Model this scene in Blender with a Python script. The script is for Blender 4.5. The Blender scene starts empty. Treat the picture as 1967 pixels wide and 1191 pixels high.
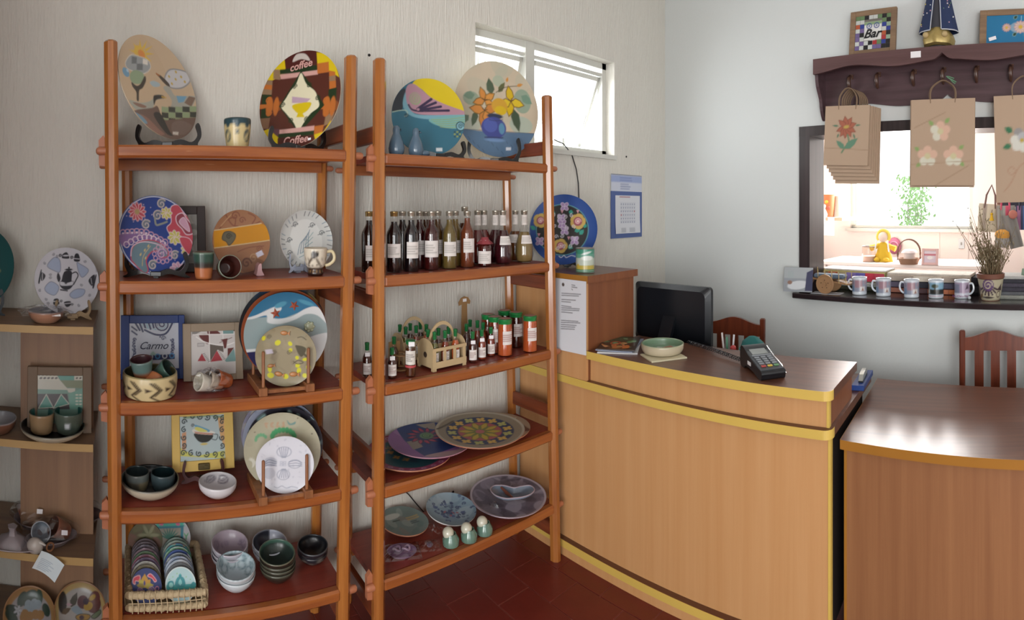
import bpy, bmesh, math, random
import numpy as np
from mathutils import Vector, Matrix, Euler
from math import sin, cos, tan, pi, sqrt, atan2, radians as R_

random.seed(7)
SC = bpy.context.scene
COL = SC.collection
# ------------------------------------------------------------------ camera
# hand-held sweep panorama: a cylindrical lens, eye 1.54 m above the floor, level
F, X0, H0, HC = 1050.0, 245.0, 400.0, 1.54      # pixels per radian, column facing +Y, horizon row, eye height
IMW, IMH = 1967.0, 1191.0
cam = bpy.data.cameras.new('camera')
cam.type = 'PANO'
cam.panorama_type = 'CENTRAL_CYLINDRICAL'
half = IMW / 2 / F
cam.central_cylindrical_range_u_min = -half
cam.central_cylindrical_range_u_max = half
cam.central_cylindrical_range_v_min = -(IMH - H0) / F
cam.central_cylindrical_range_v_max = H0 / F
cam.central_cylindrical_radius = 1.0
cam.clip_start = 0.01
cam.clip_end = 100
co = bpy.data.objects.new('camera', cam)
COL.objects.link(co)
yaw = (IMW / 2 - X0) / F
co.location = (0, 0, HC)
co.rotation_euler = (pi / 2, 0, -yaw)
SC.camera = co
# ------------------------------------------------------------------ light
SC.view_settings.view_transform = 'Standard'
SC.view_settings.look = 'None'
SC.view_settings.gamma = 1.0
SC.view_settings.exposure = 0.12
SC.view_settings.use_curve_mapping = False
w = bpy.data.worlds.new('overcast_sky')
SC.world = w
w.use_nodes = True
bg = w.node_tree.nodes['Background']
bg.inputs[0].default_value = (0.93, 0.97, 1.0, 1)
bg.inputs[1].default_value = 3.0

def area(name, loc, rot, sx, sy, power, col=(1, 1, 1), spread=None):
    l = bpy.data.lights.new(name, 'AREA')
    l.shape = 'RECTANGLE'; l.size = sx; l.size_y = sy; l.energy = power; l.color = col
    if spread: l.spread = spread
    o = bpy.data.objects.new(name, l); COL.objects.link(o)
    o.location = loc; o.rotation_euler = rot
    return o
# daylight coming in through the shop's two wide doors behind the camera and the small high window
area('door_daylight', (-1.35, -2.95, 1.30), (R_(90), 0, 0), 2.0, 2.2, 26, (1.0, 0.99, 0.965))
area('side_door_daylight', (-2.55, -1.30, 1.25), (R_(90), 0, R_(-90)), 2.0, 2.2, 98, (1.0, 0.99, 0.965))
area('small_window_daylight', (2.0, 2.35, 2.12), (R_(-90), 0, 0), 0.95, 0.5, 14, (0.95, 0.98, 1.0))

# ------------------------------------------------------------------ measuring helpers
DW = 2.03                        # left wall plane Y
TR, DR = 1.723, 2.706            # right wall: bearing of its normal, distance
WN = Vector((sin(TR), cos(TR), 0))
WT = Vector((cos(TR), -sin(TR), 0))
def th(px): return (px - X0) / F
def onY(px, py, Y):
    r = Y / cos(th(px)); return Vector((Y * tan(th(px)), Y, HC + (H0 - py) / F * r))
def onR(px, py, r):
    return Vector((r * sin(th(px)), r * cos(th(px)), HC + (H0 - py) / F * r))
def onX(px, py, X): return onR(px, py, X / sin(th(px)))
def onZ(px, py, z): return onR(px, py, (HC - z) * F / (py - H0))
def wall_r(px, off=0.0): return (DR - off) / cos(th(px) - TR)
def onW(px, py, off=0.0): return onR(px, py, wall_r(px, off))
def xat(px, Y): return Y * tan(th(px))
def sat(px, off=0.0): return (DR - off) * tan(th(px) - TR)
def WP(s, off, z): return WN * (DR - off) + WT * s + Vector((0, 0, z))
def WM(p): return Matrix(((WT.x, WN.x, 0, p[0]), (WT.y, WN.y, 0, p[1]), (0, 0, 1, p[2]), (0, 0, 0, 1)))
def T(x, y=None, z=None):
    return Matrix.Translation(x if y is None else (x, y, z))
def RX(a): return Matrix.Rotation(R_(a), 4, 'X')
def RY(a): return Matrix.Rotation(R_(a), 4, 'Y')
def RZ(a): return Matrix.Rotation(R_(a), 4, 'Z')
def frame(c, zax, up=(0, 0, 1)):
    z = Vector(zax).normalized(); u = Vector(up); y = (u - z * u.dot(z)).normalized(); x = y.cross(z)
    return Matrix(((x.x, y.x, z.x, c[0]), (x.y, y.y, z.y, c[1]), (x.z, y.z, z.z, c[2]), (0, 0, 0, 1)))
def face_cam(p):   # yaw so that local -y faces the eye
    return RZ(-math.degrees(atan2(p[0], p[1])))

# ------------------------------------------------------------------ mesh helpers
class MB:
    def __init__(s): s.v = []; s.f = []; s.sm = []
    def add(s, vs, fs, smooth=False, M=None):
        o = len(s.v)
        s.v += [tuple(M @ Vector(p)) for p in vs] if M else [tuple(p) for p in vs]
        s.f += [tuple(i + o for i in f) for f in fs]; s.sm += [smooth] * len(fs)
        return s
    def box(s, x0, x1, y0, y1, z0, z1, M=None, b=0.0):
        if b:
            cx, cy, cz = (x0 + x1) / 2, (y0 + y1) / 2, (z0 + z1) / 2
            h = ((x1 - x0) / 2, (y1 - y0) / 2, (z1 - z0) / 2); b = min(b, min(h) * .95)
            vs = []; idx = {}
            for sx in (-1, 1):
                for sy in (-1, 1):
                    for sz in (-1, 1):
                        for a in range(3):
                            q = [sx * (h[0] - b), sy * (h[1] - b), sz * (h[2] - b)]; q[a] = (sx, sy, sz)[a] * h[a]
                            idx[(sx, sy, sz, a)] = len(vs); vs.append((q[0] + cx, q[1] + cy, q[2] + cz))
            fs = []
            S = (-1, 1)
            for a in range(3):
                o = [k for k in range(3) if k != a]
                for sg in S:
                    ring = []
                    for p, q in ((-1, -1), (1, -1), (1, 1), (-1, 1)):
                        t = [0, 0, 0]; t[a] = sg; t[o[0]] = p; t[o[1]] = q; ring.append(idx[(*t, a)])
                    fs.append(ring)
            for a in range(3):
                o = [k for k in range(3) if k != a]
                for p in S:
                    for q in S:
                        t0 = [0, 0, 0]; t0[a] = -1; t0[o[0]] = p; t0[o[1]] = q; t1 = t0[:]; t1[a] = 1
                        fs.append([idx[(*t0, o[0])], idx[(*t0, o[1])], idx[(*t1, o[1])], idx[(*t1, o[0])]])
            for sx in S:
                for sy in S:
                    for sz in S: fs.append([idx[(sx, sy, sz, k)] for k in range(3)])
            C = Vector((cx, cy, cz)); out = []
            for f in fs:
                P = [Vector(vs[i]) for i in f]; n = (P[1] - P[0]).cross(P[2] - P[0])
                out.append(f if n.dot(sum(P, Vector()) / len(P) - C) > 0 else f[::-1])
            return s.add(vs, out, False, M)
        vs = [(x, y, z) for x in (x0, x1) for y in (y0, y1) for z in (z0, z1)]
        return s.add(vs, [(0, 1, 3, 2), (4, 6, 7, 5), (0, 4, 5, 1), (2, 3, 7, 6), (0, 2, 6, 4), (1, 5, 7, 3)], False, M)
    def lathe(s, prof, n=32, M=None, smooth=True, wob=None):
        vs = []; fs = []; rows = []
        for r, z in prof:
            if r < 1e-6: rows.append([len(vs)]); vs.append((0, 0, z))
            else:
                rows.append(list(range(len(vs), len(vs) + n)))
                for k in range(n):
                    a = 2 * pi * k / n; q = r * (wob(a) if wob else 1); vs.append((q * cos(a), q * sin(a), z))
        for A, B in zip(rows, rows[1:]):
            for k in range(n):
                k2 = (k + 1) % n
                if len(A) == 1 and len(B) == 1: continue
                if len(A) == 1: fs.append((A[0], B[k2], B[k]))
                elif len(B) == 1: fs.append((A[k], A[k2], B[0]))
                else: fs.append((A[k], A[k2], B[k2], B[k]))
        return s.add(vs, fs, smooth, M)
    def tube(s, pts, r, n=8, closed=False, M=None, cap=True):
        P = [Vector(p) for p in pts]; m = len(P); rr = r if isinstance(r, (list, tuple)) else [r] * m
        vs = []; fs = []; up = None
        for i, p in enumerate(P):
            if closed: t = P[(i + 1) % m] - P[i - 1]
            else: t = P[min(i + 1, m - 1)] - P[max(i - 1, 0)]
            t = t.normalized() if t.length > 1e-9 else Vector((0, 0, 1))
            if up is None: up = Vector((0, 0, 1)) if abs(t.z) < .9 else Vector((1, 0, 0))
            x = (up - t * up.dot(t)); x = x.normalized() if x.length > 1e-6 else t.orthogonal().normalized()
            up = x; y = t.cross(x)
            for k in range(n):
                a = 2 * pi * k / n; vs.append(p + (x * cos(a) + y * sin(a)) * rr[i])
        for i in range(m if closed else m - 1):
            j = (i + 1) % m
            for k in range(n):
                k2 = (k + 1) % n; fs.append((i * n + k, i * n + k2, j * n + k2, j * n + k))
        if cap and not closed: fs += [tuple(range(n))[::-1], tuple((m - 1) * n + k for k in range(n))]
        return s.add(vs, fs, True, M)
    def prism(s, poly, t0, t1, M=None, smooth=False):
        n = len(poly)
        vs = [(x, y, t0) for x, y in poly] + [(x, y, t1) for x, y in poly]
        fs = [tuple(range(n))[::-1], tuple(range(n, 2 * n))]
        fs += [(k, (k + 1) % n, n + (k + 1) % n, n + k) for k in range(n)]
        ar = sum(poly[k][0] * poly[(k + 1) % n][1] - poly[(k + 1) % n][0] * poly[k][1] for k in range(n))
        if ar < 0: fs = [f[::-1] for f in fs]
        return s.add(vs, fs, smooth, M)
    def ball(s, c, rx, ry=None, rz=None, n=16, M=None):
        ry = ry or rx; rz = rz or rx
        prof = [(sin(pi * k / (n // 2)), -cos(pi * k / (n // 2))) for k in range(n // 2 + 1)]
        prof[0] = (0, -1); prof[-1] = (0, 1)
        MM = T(c) @ Matrix.Diagonal((rx, ry, rz, 1))
        return s.lathe(prof, n, (M @ MM) if M else MM)

def props(o, label=None, cat=None, group=None, kind=None):
    if label: o['label'] = label
    if cat: o['category'] = cat
    if group: o['group'] = group
    if kind: o['kind'] = kind
    return o
def link(name, me, mat, parent=None, M=None, **kw):
    if mat is not None: me.materials.append(mat)
    o = bpy.data.objects.new(name, me); COL.objects.link(o)
    if parent is not None: o.parent = parent
    if M is not None: o.matrix_basis = M
    return props(o, **kw)
def mesh(name, mb, sharp=40):
    me = bpy.data.meshes.new(name); me.from_pydata(mb.v, [], mb.f)
    me.polygons.foreach_set('use_smooth', mb.sm)
    if any(mb.sm): me.set_sharp_from_angle(angle=R_(sharp))
    me.update(); return me
def mk(name, mb, mat, parent=None, M=None, **kw):
    return link(name, mesh(name, mb), mat, parent, M, **kw)
def thing(name, label, cat, M=None, group=None):
    o = bpy.data.objects.new(name, None); COL.objects.link(o); o.empty_display_size = .05
    if M is not None: o.matrix_basis = M
    return props(o, label, cat, group)
def B(*a, **k): return MB().box(*a, **k)

# ------------------------------------------------------------------ materials
def L(h):
    h = h.lstrip('#'); c = [int(h[i:i + 2], 16) / 255 for i in (0, 2, 4)]
    return tuple(x / 12.92 if x <= .04045 else ((x + .055) / 1.055) ** 2.4 for x in c)
MATS = {}
def pm(name, col, rough=.5, metal=0, coat=0, spec=.5, trans=0, alpha=1, bump=0, bscale=60, var=0, vscale=8, stretch=(1, 1, 1), emit=0, ior=1.5):
    if name in MATS: return MATS[name]
    m = bpy.data.materials.new(name); m.use_nodes = True; MATS[name] = m
    nt = m.node_tree; p = nt.nodes['Principled BSDF']; c = L(col) if isinstance(col, str) else col
    p.inputs['Base Color'].default_value = (*c, 1); p.inputs['Roughness'].default_value = rough
    p.inputs['Metallic'].default_value = metal; p.inputs['Coat Weight'].default_value = coat
    p.inputs['Coat Roughness'].default_value = .08; p.inputs['Specular IOR Level'].default_value = spec
    p.inputs['Transmission Weight'].default_value = trans; p.inputs['IOR'].default_value = ior; p.inputs['Alpha'].default_value = alpha
    if bump or var:
        tc = nt.nodes.new('ShaderNodeTexCoord'); mp = nt.nodes.new('ShaderNodeMapping')
        mp.inputs['Scale'].default_value = stretch; nt.links.new(tc.outputs['Object'], mp.inputs[0])
    if bump:
        n = nt.nodes.new('ShaderNodeTexNoise'); n.inputs['Scale'].default_value = bscale; n.inputs['Detail'].default_value = 4
        nt.links.new(mp.outputs[0], n.inputs['Vector'])
        b = nt.nodes.new('ShaderNodeBump'); b.inputs['Strength'].default_value = bump; b.inputs['Distance'].default_value = .01
        nt.links.new(n.outputs['Fac'], b.inputs['Height']); nt.links.new(b.outputs[0], p.inputs['Normal'])
    if var:
        n = nt.nodes.new('ShaderNodeTexNoise'); n.inputs['Scale'].default_value = vscale; n.inputs['Detail'].default_value = 5
        nt.links.new(mp.outputs[0], n.inputs['Vector'])
        mx = nt.nodes.new('ShaderNodeMixRGB'); mx.inputs[1].default_value = (*[x * (1 - var) for x in c], 1); mx.inputs[2].default_value = (*[min(1, x * (1 + var)) for x in c], 1)
        nt.links.new(n.outputs['Fac'], mx.inputs[0]); nt.links.new(mx.outputs[0], p.inputs['Base Color'])
    return m
def wood(name, c1, c2, axis='z', rough=.35, coat=.0, scale=14, ratio=22, bump=.05, c3=None, wear=None):
    """grain stretched along one object axis; c3 = pale worn flecks"""
    if name in MATS: return MATS[name]
    m = bpy.data.materials.new(name); m.use_nodes = True; MATS[name] = m
    nt = m.node_tree; p = nt.nodes['Principled BSDF']; lk = nt.links.new
    tc = nt.nodes.new('ShaderNodeTexCoord'); mp = nt.nodes.new('ShaderNodeMapping')
    st = [scale] * 3; st['xyz'.index(axis)] = scale / ratio; mp.inputs['Scale'].default_value = st
    lk(tc.outputs['Object'], mp.inputs[0])
    n = nt.nodes.new('ShaderNodeTexNoise'); n.inputs['Scale'].default_value = 2.2; n.inputs['Detail'].default_value = 8; n.inputs['Roughness'].default_value = .65
    lk(mp.outputs[0], n.inputs['Vector'])
    r = nt.nodes.new('ShaderNodeValToRGB'); r.color_ramp.elements[0].position = .3; r.color_ramp.elements[1].position = .7
    r.color_ramp.elements[0].color = (*L(c1), 1); r.color_ramp.elements[1].color = (*L(c2), 1)
    lk(n.outputs['Fac'], r.inputs[0]); out = r.outputs[0]
    if c3:
        n2 = nt.nodes.new('ShaderNodeTexNoise'); n2.inputs['Scale'].default_value = 5; n2.inputs['Detail'].default_value = 6
        lk(mp.outputs[0], n2.inputs['Vector'])
        r2 = nt.nodes.new('ShaderNodeValToRGB'); r2.color_ramp.elements[0].position = .70; r2.color_ramp.elements[1].position = .76
        lk(n2.outputs['Fac'], r2.inputs[0])
        mx = nt.nodes.new('ShaderNodeMixRGB'); mx.inputs[2].default_value = (*L(c3), 1)
        lk(r2.outputs[0], mx.inputs[0]); lk(out, mx.inputs[1]); out = mx.outputs[0]
    lk(out, p.inputs['Base Color'])
    p.inputs['Roughness'].default_value = rough; p.inputs['Coat Weight'].default_value = coat; p.inputs['Coat Roughness'].default_value = .15
    if bump:
        b = nt.nodes.new('ShaderNodeBump'); b.inputs['Strength'].default_value = bump; b.inputs['Distance'].default_value = .004
        lk(n.outputs['Fac'], b.inputs['Height']); lk(b.outputs[0], p.inputs['Normal'])
    return m
def painted(name, rough=.25, coat=.3, bump=0):
    if name in MATS: return MATS[name]
    m = bpy.data.materials.new(name); m.use_nodes = True; MATS[name] = m
    nt = m.node_tree; p = nt.nodes['Principled BSDF']
    a = nt.nodes.new('ShaderNodeVertexColor'); a.layer_name = 'Col'
    nt.links.new(a.outputs[0], p.inputs['Base Color']); p.inputs['Roughness'].default_value = rough; p.inputs['Coat Weight'].default_value = coat
    p.inputs['Coat Roughness'].default_value = .1
    return m
def glass(name, tint=(1, 1, 1), base=.06, rough=.03):
    """thin clear wall: mostly see-through, mirror-like towards grazing angles"""
    if name in MATS: return MATS[name]
    m = bpy.data.materials.new(name); m.use_nodes = True; MATS[name] = m
    nt = m.node_tree; nt.nodes.clear(); lk = nt.links.new
    o = nt.nodes.new('ShaderNodeOutputMaterial'); mx = nt.nodes.new('ShaderNodeMixShader'); t = nt.nodes.new('ShaderNodeBsdfTransparent')
    g = nt.nodes.new('ShaderNodeBsdfGlossy'); fr = nt.nodes.new('ShaderNodeLayerWeight'); pw = nt.nodes.new('ShaderNodeMath'); pw.operation = 'POWER'; pw.inputs[1].default_value = 4; ad = nt.nodes.new('ShaderNodeMath'); ad.operation = 'ADD'; ad.use_clamp = True
    t.inputs[0].default_value = (*tint, 1); g.inputs['Roughness'].default_value = rough; fr.inputs[0].default_value = .5; lk(fr.outputs['Facing'], pw.inputs[0]); ad.inputs[1].default_value = base
    lk(pw.outputs[0], ad.inputs[0]); lk(ad.outputs[0], mx.inputs[0]); lk(t.outputs[0], mx.inputs[1]); lk(g.outputs[0], mx.inputs[2]); lk(mx.outputs[0], o.inputs[0])
    return m
GLAZE = painted('painted_glaze', .3, .12)
SATIN = painted('painted_satin', .5, .03)
MATTE = painted('printed_matte', .7, 0)
GLASS = glass('clear_glass')
WRAP = glass('clear_plastic_wrap', (.97, .97, .98), .085, .14)

# ------------------------------------------------------------------ painter (colours evaluated on a fine mesh)
class Cv:
    def __init__(s, u, v, bg, aa=.03):
        s.u, s.v, s.aa = u, v, aa
        s.c = np.tile(np.array(L(bg)), (len(u), 1)); s.cv = s
    def put(s, sd, col, k=1.0):
        a = (np.clip(.5 - sd / s.aa, 0, 1) * k)[:, None]
        s.c = s.c * (1 - a) + np.array(L(col)) * a
        return s
    def circ(s, x, y, r, col, w=None, k=1):
        d = np.hypot(s.u - x, s.v - y) - r
        return s.put(np.abs(d) - w / 2 if w else d, col, k)
    def ell(s, x, y, rx, ry, rot, col, w=None, k=1):
        a = R_(rot); p, q = s.u - x, s.v - y
        X, Y = p * cos(a) + q * sin(a), -p * sin(a) + q * cos(a)
        d = (np.hypot(X / rx, Y / ry) - 1) * min(rx, ry)
        return s.put(np.abs(d) - w / 2 if w else d, col, k)
    def rect(s, x0, x1, y0, y1, col, k=1):
        return s.put(np.maximum(np.maximum(x0 - s.u, s.u - x1), np.maximum(y0 - s.v, s.v - y1)), col, k)
    def sdseg(s, pts, closed=False):
        d = np.full(len(s.u), 9.0); P = pts + [pts[0]] if closed else pts
        for (ax, ay), (bx, by) in zip(P, P[1:]):
            ex, ey = bx - ax, by - ay; l2 = ex * ex + ey * ey or 1e-12
            t = np.clip(((s.u - ax) * ex + (s.v - ay) * ey) / l2, 0, 1)
            d = np.minimum(d, np.hypot(s.u - ax - t * ex, s.v - ay - t * ey))
        return d
    def line(s, pts, w, col, k=1): return s.put(s.sdseg(pts) - w / 2, col, k)
    def poly(s, pts, col, edge=None, w=.02, k=1):
        d = s.sdseg(pts, True); ins = np.zeros(len(s.u), bool)
        for (ax, ay), (bx, by) in zip(pts, pts[1:] + [pts[0]]):
            if ay == by: continue
            c = ((ay > s.v) != (by > s.v)) & (s.u < (bx - ax) * (s.v - ay) / (by - ay) + ax); ins ^= c
        s.put(np.where(ins, -d, d), col, k)
        if edge: s.put(d - w / 2, edge)
        return s
    def spiral(s, x, y, r, col, w=.03, turns=1.6, a0=0, cw=1):
        n = int(14 * turns); P = []
        for k in range(n + 1):
            t = k / n; a = R_(a0) + cw * t * turns * 2 * pi; q = r * (1 - .85 * t); P.append((x + q * cos(a), y + q * sin(a)))
        return s.line(P, w, col)
    def petals(s, x, y, r, n, col, edge=None, wid=.5, a0=0, core=None, cr=.3, w=.02):
        for k in range(n):
            a = R_(a0) + 2 * pi * k / n
            if edge: s.ell(x + .55 * r * cos(a), y + .55 * r * sin(a), .48 * r + w, wid * r * .5 + w, math.degrees(a), edge)
            s.ell(x + .55 * r * cos(a), y + .55 * r * sin(a), .48 * r, wid * r * .5, math.degrees(a), col)
        if core: s.circ(x, y, cr * r, core)
        return s
    def leaf(s, x, y, l, wd, rot, col, edge=None):
        a = R_(rot); P = [(0, 0), (.3 * l, wd / 2), (.65 * l, .42 * wd), (l, 0), (.65 * l, -.42 * wd), (.3 * l, -wd / 2)]
        P = [(x + p * cos(a) - q * sin(a), y + p * sin(a) + q * cos(a)) for p, q in P]
        return s.poly(P, col, edge)
    def dots(s, pts, r, col):
        for x, y in pts: s.circ(x, y, r, col)
        return s
    def blobs(s, seed, n, r0, r1, cols, x=1.0, y=1.0, k=1):
        rg = random.Random(seed)
        for i in range(n):
            s.ell(rg.uniform(-x, x), rg.uniform(-y, y), rg.uniform(r0, r1), rg.uniform(r0, r1) * .6, rg.uniform(0, 180), rg.choice(cols), k=k)
        return s
    def squig(s, seed, n, r0, r1, cols, x=1.0, y=1.0, w=.02):
        rg = random.Random(seed)
        for i in range(n): s.spiral(rg.uniform(-x, x), rg.uniform(-y, y), rg.uniform(r0, r1), rg.choice(cols), w, rg.uniform(.5, 1.5), rg.uniform(0, 360), rg.choice((-1, 1)))
        return s
    def text_rows(s, seed, x0, x1, y0, y1, n, col, w=.02):
        rg = random.Random(seed)
        for i in range(n):
            y = y1 + (y0 - y1) * (i + .5) / n
            s.line([(x0, y), (x0 + (x1 - x0) * rg.uniform(.5, 1), y)], w, col)
        return s
def ringpts(n, r, a0=0, x=0, y=0): return [(x + r * cos(R_(a0) + 2 * pi * k / n), y + r * sin(R_(a0) + 2 * pi * k / n)) for k in range(n)]

_dg = {}
def disc_grid(N):
    if N in _dg: return _dg[N]
    g = np.linspace(-1, 1, N + 1); a, b = np.meshgrid(g, g); a = a.ravel(); b = b.ravel()
    r = np.where(np.abs(a) > np.abs(b), a, b)
    with np.errstate(all='ignore'):
        ph = np.where(np.abs(a) > np.abs(b), pi / 4 * b / np.where(a == 0, 1, a), pi / 2 - pi / 4 * a / np.where(b == 0, 1, b))
    u, v = r * np.cos(ph), r * np.sin(ph)
    i = np.arange((N + 1) * (N + 1)).reshape(N + 1, N + 1)
    q = np.stack([i[:-1, :-1], i[:-1, 1:], i[1:, 1:], i[1:, :-1]], -1).reshape(-1, 4)
    _dg[N] = (u, v, q); return _dg[N]
def rect_grid(nx, ny, w, h):
    a, b = np.meshgrid(np.linspace(-w / 2, w / 2, nx + 1), np.linspace(-h / 2, h / 2, ny + 1))
    i = np.arange((nx + 1) * (ny + 1)).reshape(ny + 1, nx + 1)
    q = np.stack([i[:-1, :-1], i[:-1, 1:], i[1:, 1:], i[1:, :-1]], -1).reshape(-1, 4)
    return a.ravel(), b.ravel(), q
def grid_mesh(name, co, q, col, smooth=True):
    me = bpy.data.meshes.new(name); n, m = len(co), len(q)
    me.vertices.add(n); me.vertices.foreach_set('co', np.asarray(co, np.float32).ravel())
    me.loops.add(m * 4); me.polygons.add(m)
    me.loops.foreach_set('vertex_index', q.astype(np.int32).ravel())
    me.polygons.foreach_set('loop_start', np.arange(0, m * 4, 4, dtype=np.int32))
    me.update(calc_edges=True)
    me.polygons.foreach_set('use_smooth', np.full(m, smooth))
    at = me.color_attributes.new('Col', 'FLOAT_COLOR', 'POINT')
    at.data.foreach_set('color', np.concatenate([np.clip(col, 0, 1), np.ones((n, 1))], 1).astype(np.float32).ravel())
    me.update(); return me
def pdisc(name, N, rad, prof, fn, bg, mat=None, parent=None, M=None, sx=1, **kw):
    """round painted face; fn(canvas) paints in unit-disc coordinates, prof(rho) gives height"""
    u, v, q = disc_grid(N); cv = Cv(u, v, bg, 2.2 / N)
    if fn: fn(cv)
    z = prof(np.hypot(u, v))
    return link(name, grid_mesh(name, np.stack([u * rad * sx, v * rad, z], 1), q, cv.c), mat or GLAZE, parent, M, **kw)
def prect(name, nx, ny, wd, ht, fn, bg, mat=None, parent=None, M=None, zf=None, **kw):
    """flat painted sheet in the local xz plane facing -y; canvas v in -1..1 over the height"""
    x, z, q = rect_grid(nx, ny, wd, ht); cv = Cv(x / (ht / 2), z / (ht / 2), bg, 2.2 / ny)
    if fn: fn(cv)
    y = zf(x, z) if zf else np.zeros_like(x)
    return link(name, grid_mesh(name, np.stack([x, y, z], 1), q, cv.c), mat or MATTE, parent, M, **kw)
def plathe(name, prof, na, nz, fn, bg, mat=None, parent=None, M=None, a0=-180, a1=180, rim=None, bot=0, wob=None, **kw):
    """painted wall of a turned pot; canvas u = angle/90deg (0 faces -y), v = 0..1 up the profile"""
    P = np.array(prof); d = np.r_[0, np.cumsum(np.hypot(*np.diff(P, axis=0).T))]; d /= d[-1]
    t = np.linspace(0, 1, nz + 1); rr = np.interp(t, d, P[:, 0]); zz = np.interp(t, d, P[:, 1])
    A = np.radians(np.linspace(a0, a1, na + 1))
    aa, tt = np.meshgrid(A, t); r2 = np.repeat(rr[:, None], na + 1, 1); z2 = np.repeat(zz[:, None], na + 1, 1)
    i = np.arange((na + 1) * (nz + 1)).reshape(nz + 1, na + 1)
    q = np.stack([i[:-1, :-1], i[:-1, 1:], i[1:, 1:], i[1:, :-1]], -1).reshape(-1, 4)
    b_, k_ = (d[bot], d[rim] - d[bot]) if rim is not None else (0, 1)      # v: 0..1 on the outer wall, above 1 inside
    cv = Cv(np.degrees(aa.ravel()) / 90, (tt.ravel() - b_) / k_, bg, 1.3 / nz / k_)
    if fn: fn(cv)
    if wob: r2 = r2 * wob(aa, tt)
    co = np.stack([(r2 * np.sin(aa)).ravel(), (-r2 * np.cos(aa)).ravel(), z2.ravel()], 1)
    return link(name, grid_mesh(name, co, q, cv.c), mat or GLAZE, parent, M, **kw)
_fonts = {}
def lettering(name, txt, size, mat, parent, M, shear=0.0, ext=.0004, bold=0.0):
    cu = bpy.data.curves.new(name, 'FONT'); cu.body = txt; cu.size = size; cu.shear = shear; cu.extrude = ext; cu.offset = bold
    cu.align_x = 'CENTER'; cu.align_y = 'CENTER'; cu.resolution_u = 3
    o = bpy.data.objects.new(name, cu); dg = bpy.context.evaluated_depsgraph_get()
    COL.objects.link(o); dg.update(); me = bpy.data.meshes.new_from_object(o.evaluated_get(dg)); bpy.data.objects.remove(o)
    me.materials.clear()
    return link(name, me, mat, parent, M)
ORD = ['first', 'second', 'third', 'fourth', 'fifth', 'sixth', 'seventh', 'eighth', 'ninth', 'tenth', 'eleventh', 'twelfth']

def crs(pts, n=5, closed=True):
    """smooth closed (or open) curve through points"""
    m = len(pts); out = []
    for i in range(m if closed else m - 1):
        g = lambda k: pts[k % m] if closed else pts[min(max(k, 0), m - 1)]
        p0, p1, p2, p3 = g(i - 1), g(i), g(i + 1), g(i + 2)
        for j in range(n):
            t = j / n
            out.append(tuple(.5 * (2 * p1[a] + (p2[a] - p0[a]) * t + (2 * p0[a] - 5 * p1[a] + 4 * p2[a] - p3[a]) * t * t + (3 * p1[a] - p0[a] - 3 * p2[a] + p3[a]) * t ** 3) for a in (0, 1)))
    if not closed: out.append(pts[-1])
    return out
class Art:
    """paints on a face already standing in the room, in the measured coordinates of a study crop (x0, y0, scale)"""
    def __init__(s, M, unit, rect=False, crop=(0, 0, 1)):
        s.Mi = M.inverted(); s.c = M.translation; s.n = (M.to_3x3() @ Vector((0, -1, 0) if rect else (0, 0, 1))); s.unit = unit; s.rect = rect
        s.ox, s.oy, s.k = crop; p = s.c; s.s = math.hypot(p.x, p.y) / F / unit / s.k; s.cv = None
    def K(s, x, y):
        a = th(s.ox + x / s.k); d = Vector((sin(a), cos(a), (H0 - (s.oy + y / s.k)) / F)); o = Vector((0, 0, HC))
        q = s.Mi @ (o + d * ((s.c - o).dot(s.n) / d.dot(s.n)))
        return (q.x / s.unit, (q.z if s.rect else q.y) / s.unit)
    def on(s, cv): s.cv = cv; return s
    def circ(s, x, y, r, col, w=None, k=1): s.cv.circ(*s.K(x, y), r * s.s, col, w and w * s.s, k); return s
    def ell(s, x, y, rx, ry, rot, col, w=None, k=1): s.cv.ell(*s.K(x, y), rx * s.s, ry * s.s, rot, col, w and w * s.s, k); return s
    def poly(s, pts, col, edge=None, w=6, k=1): s.cv.poly([s.K(*p) for p in pts], col, edge, w * s.s, k); return s
    def blob(s, pts, col, edge=None, w=6, k=1): s.cv.poly(crs([s.K(*p) for p in pts]), col, edge, w * s.s, k); return s
    def line(s, pts, w, col, k=1): s.cv.line([s.K(*p) for p in pts], w * s.s, col, k); return s
    def curve(s, pts, w, col): s.cv.line(crs([s.K(*p) for p in pts], 5, False), w * s.s, col); return s
    def spiral(s, x, y, r, col, w=6, turns=1.6, a0=0, cw=1): s.cv.spiral(*s.K(x, y), r * s.s, col, w * s.s, turns, a0, cw); return s
    def petals(s, x, y, r, n, col, edge=None, wid=.5, a0=0, core=None, cr=.3, w=4): s.cv.petals(*s.K(x, y), r * s.s, n, col, edge, wid, a0, core, cr, w * s.s); return s
    def leaf(s, x, y, l, wd, rot, col, edge=None): s.cv.leaf(*s.K(x, y), l * s.s, wd * s.s, rot, col, edge); return s
    def dots(s, pts, r, col):
        for p in pts: s.circ(*p, r, col)
        return s
# ================================================================== the room
PLASTER = pm('white_plaster_ribbed', '#d5d2c9', .85, bump=.55, bscale=14, stretch=(9, 9, .8), var=.03, vscale=1.2)
PAINTW = pm('white_wall_paint', '#cdd1d0', .8, bump=.08, bscale=60, var=.015, vscale=1.5)
CEILM = pm('ceiling_white', '#e4e2de', .9)
FRAMEW = pm('window_white_metal', '#c9c9c2', .45)
DARKW = wood('dark_frame_wood', '#1d1718', '#3a2f31', 'z', .35, .2)
CZ = 3.05
WX0, WX1, WZ0, WZ1 = 1.50, 2.51, 1.85, 2.40
m = MB()
m.box(-2.76, WX0, DW, DW + .16, 0, CZ); m.box(WX1, 3.22, DW, DW + .16, 0, CZ)
m.box(WX0, WX1, DW, DW + .16, 0, WZ0); m.box(WX0, WX1, DW, DW + .16, WZ1, CZ)
wall_left = mk('wall_left', m, PLASTER, kind='structure')
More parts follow.
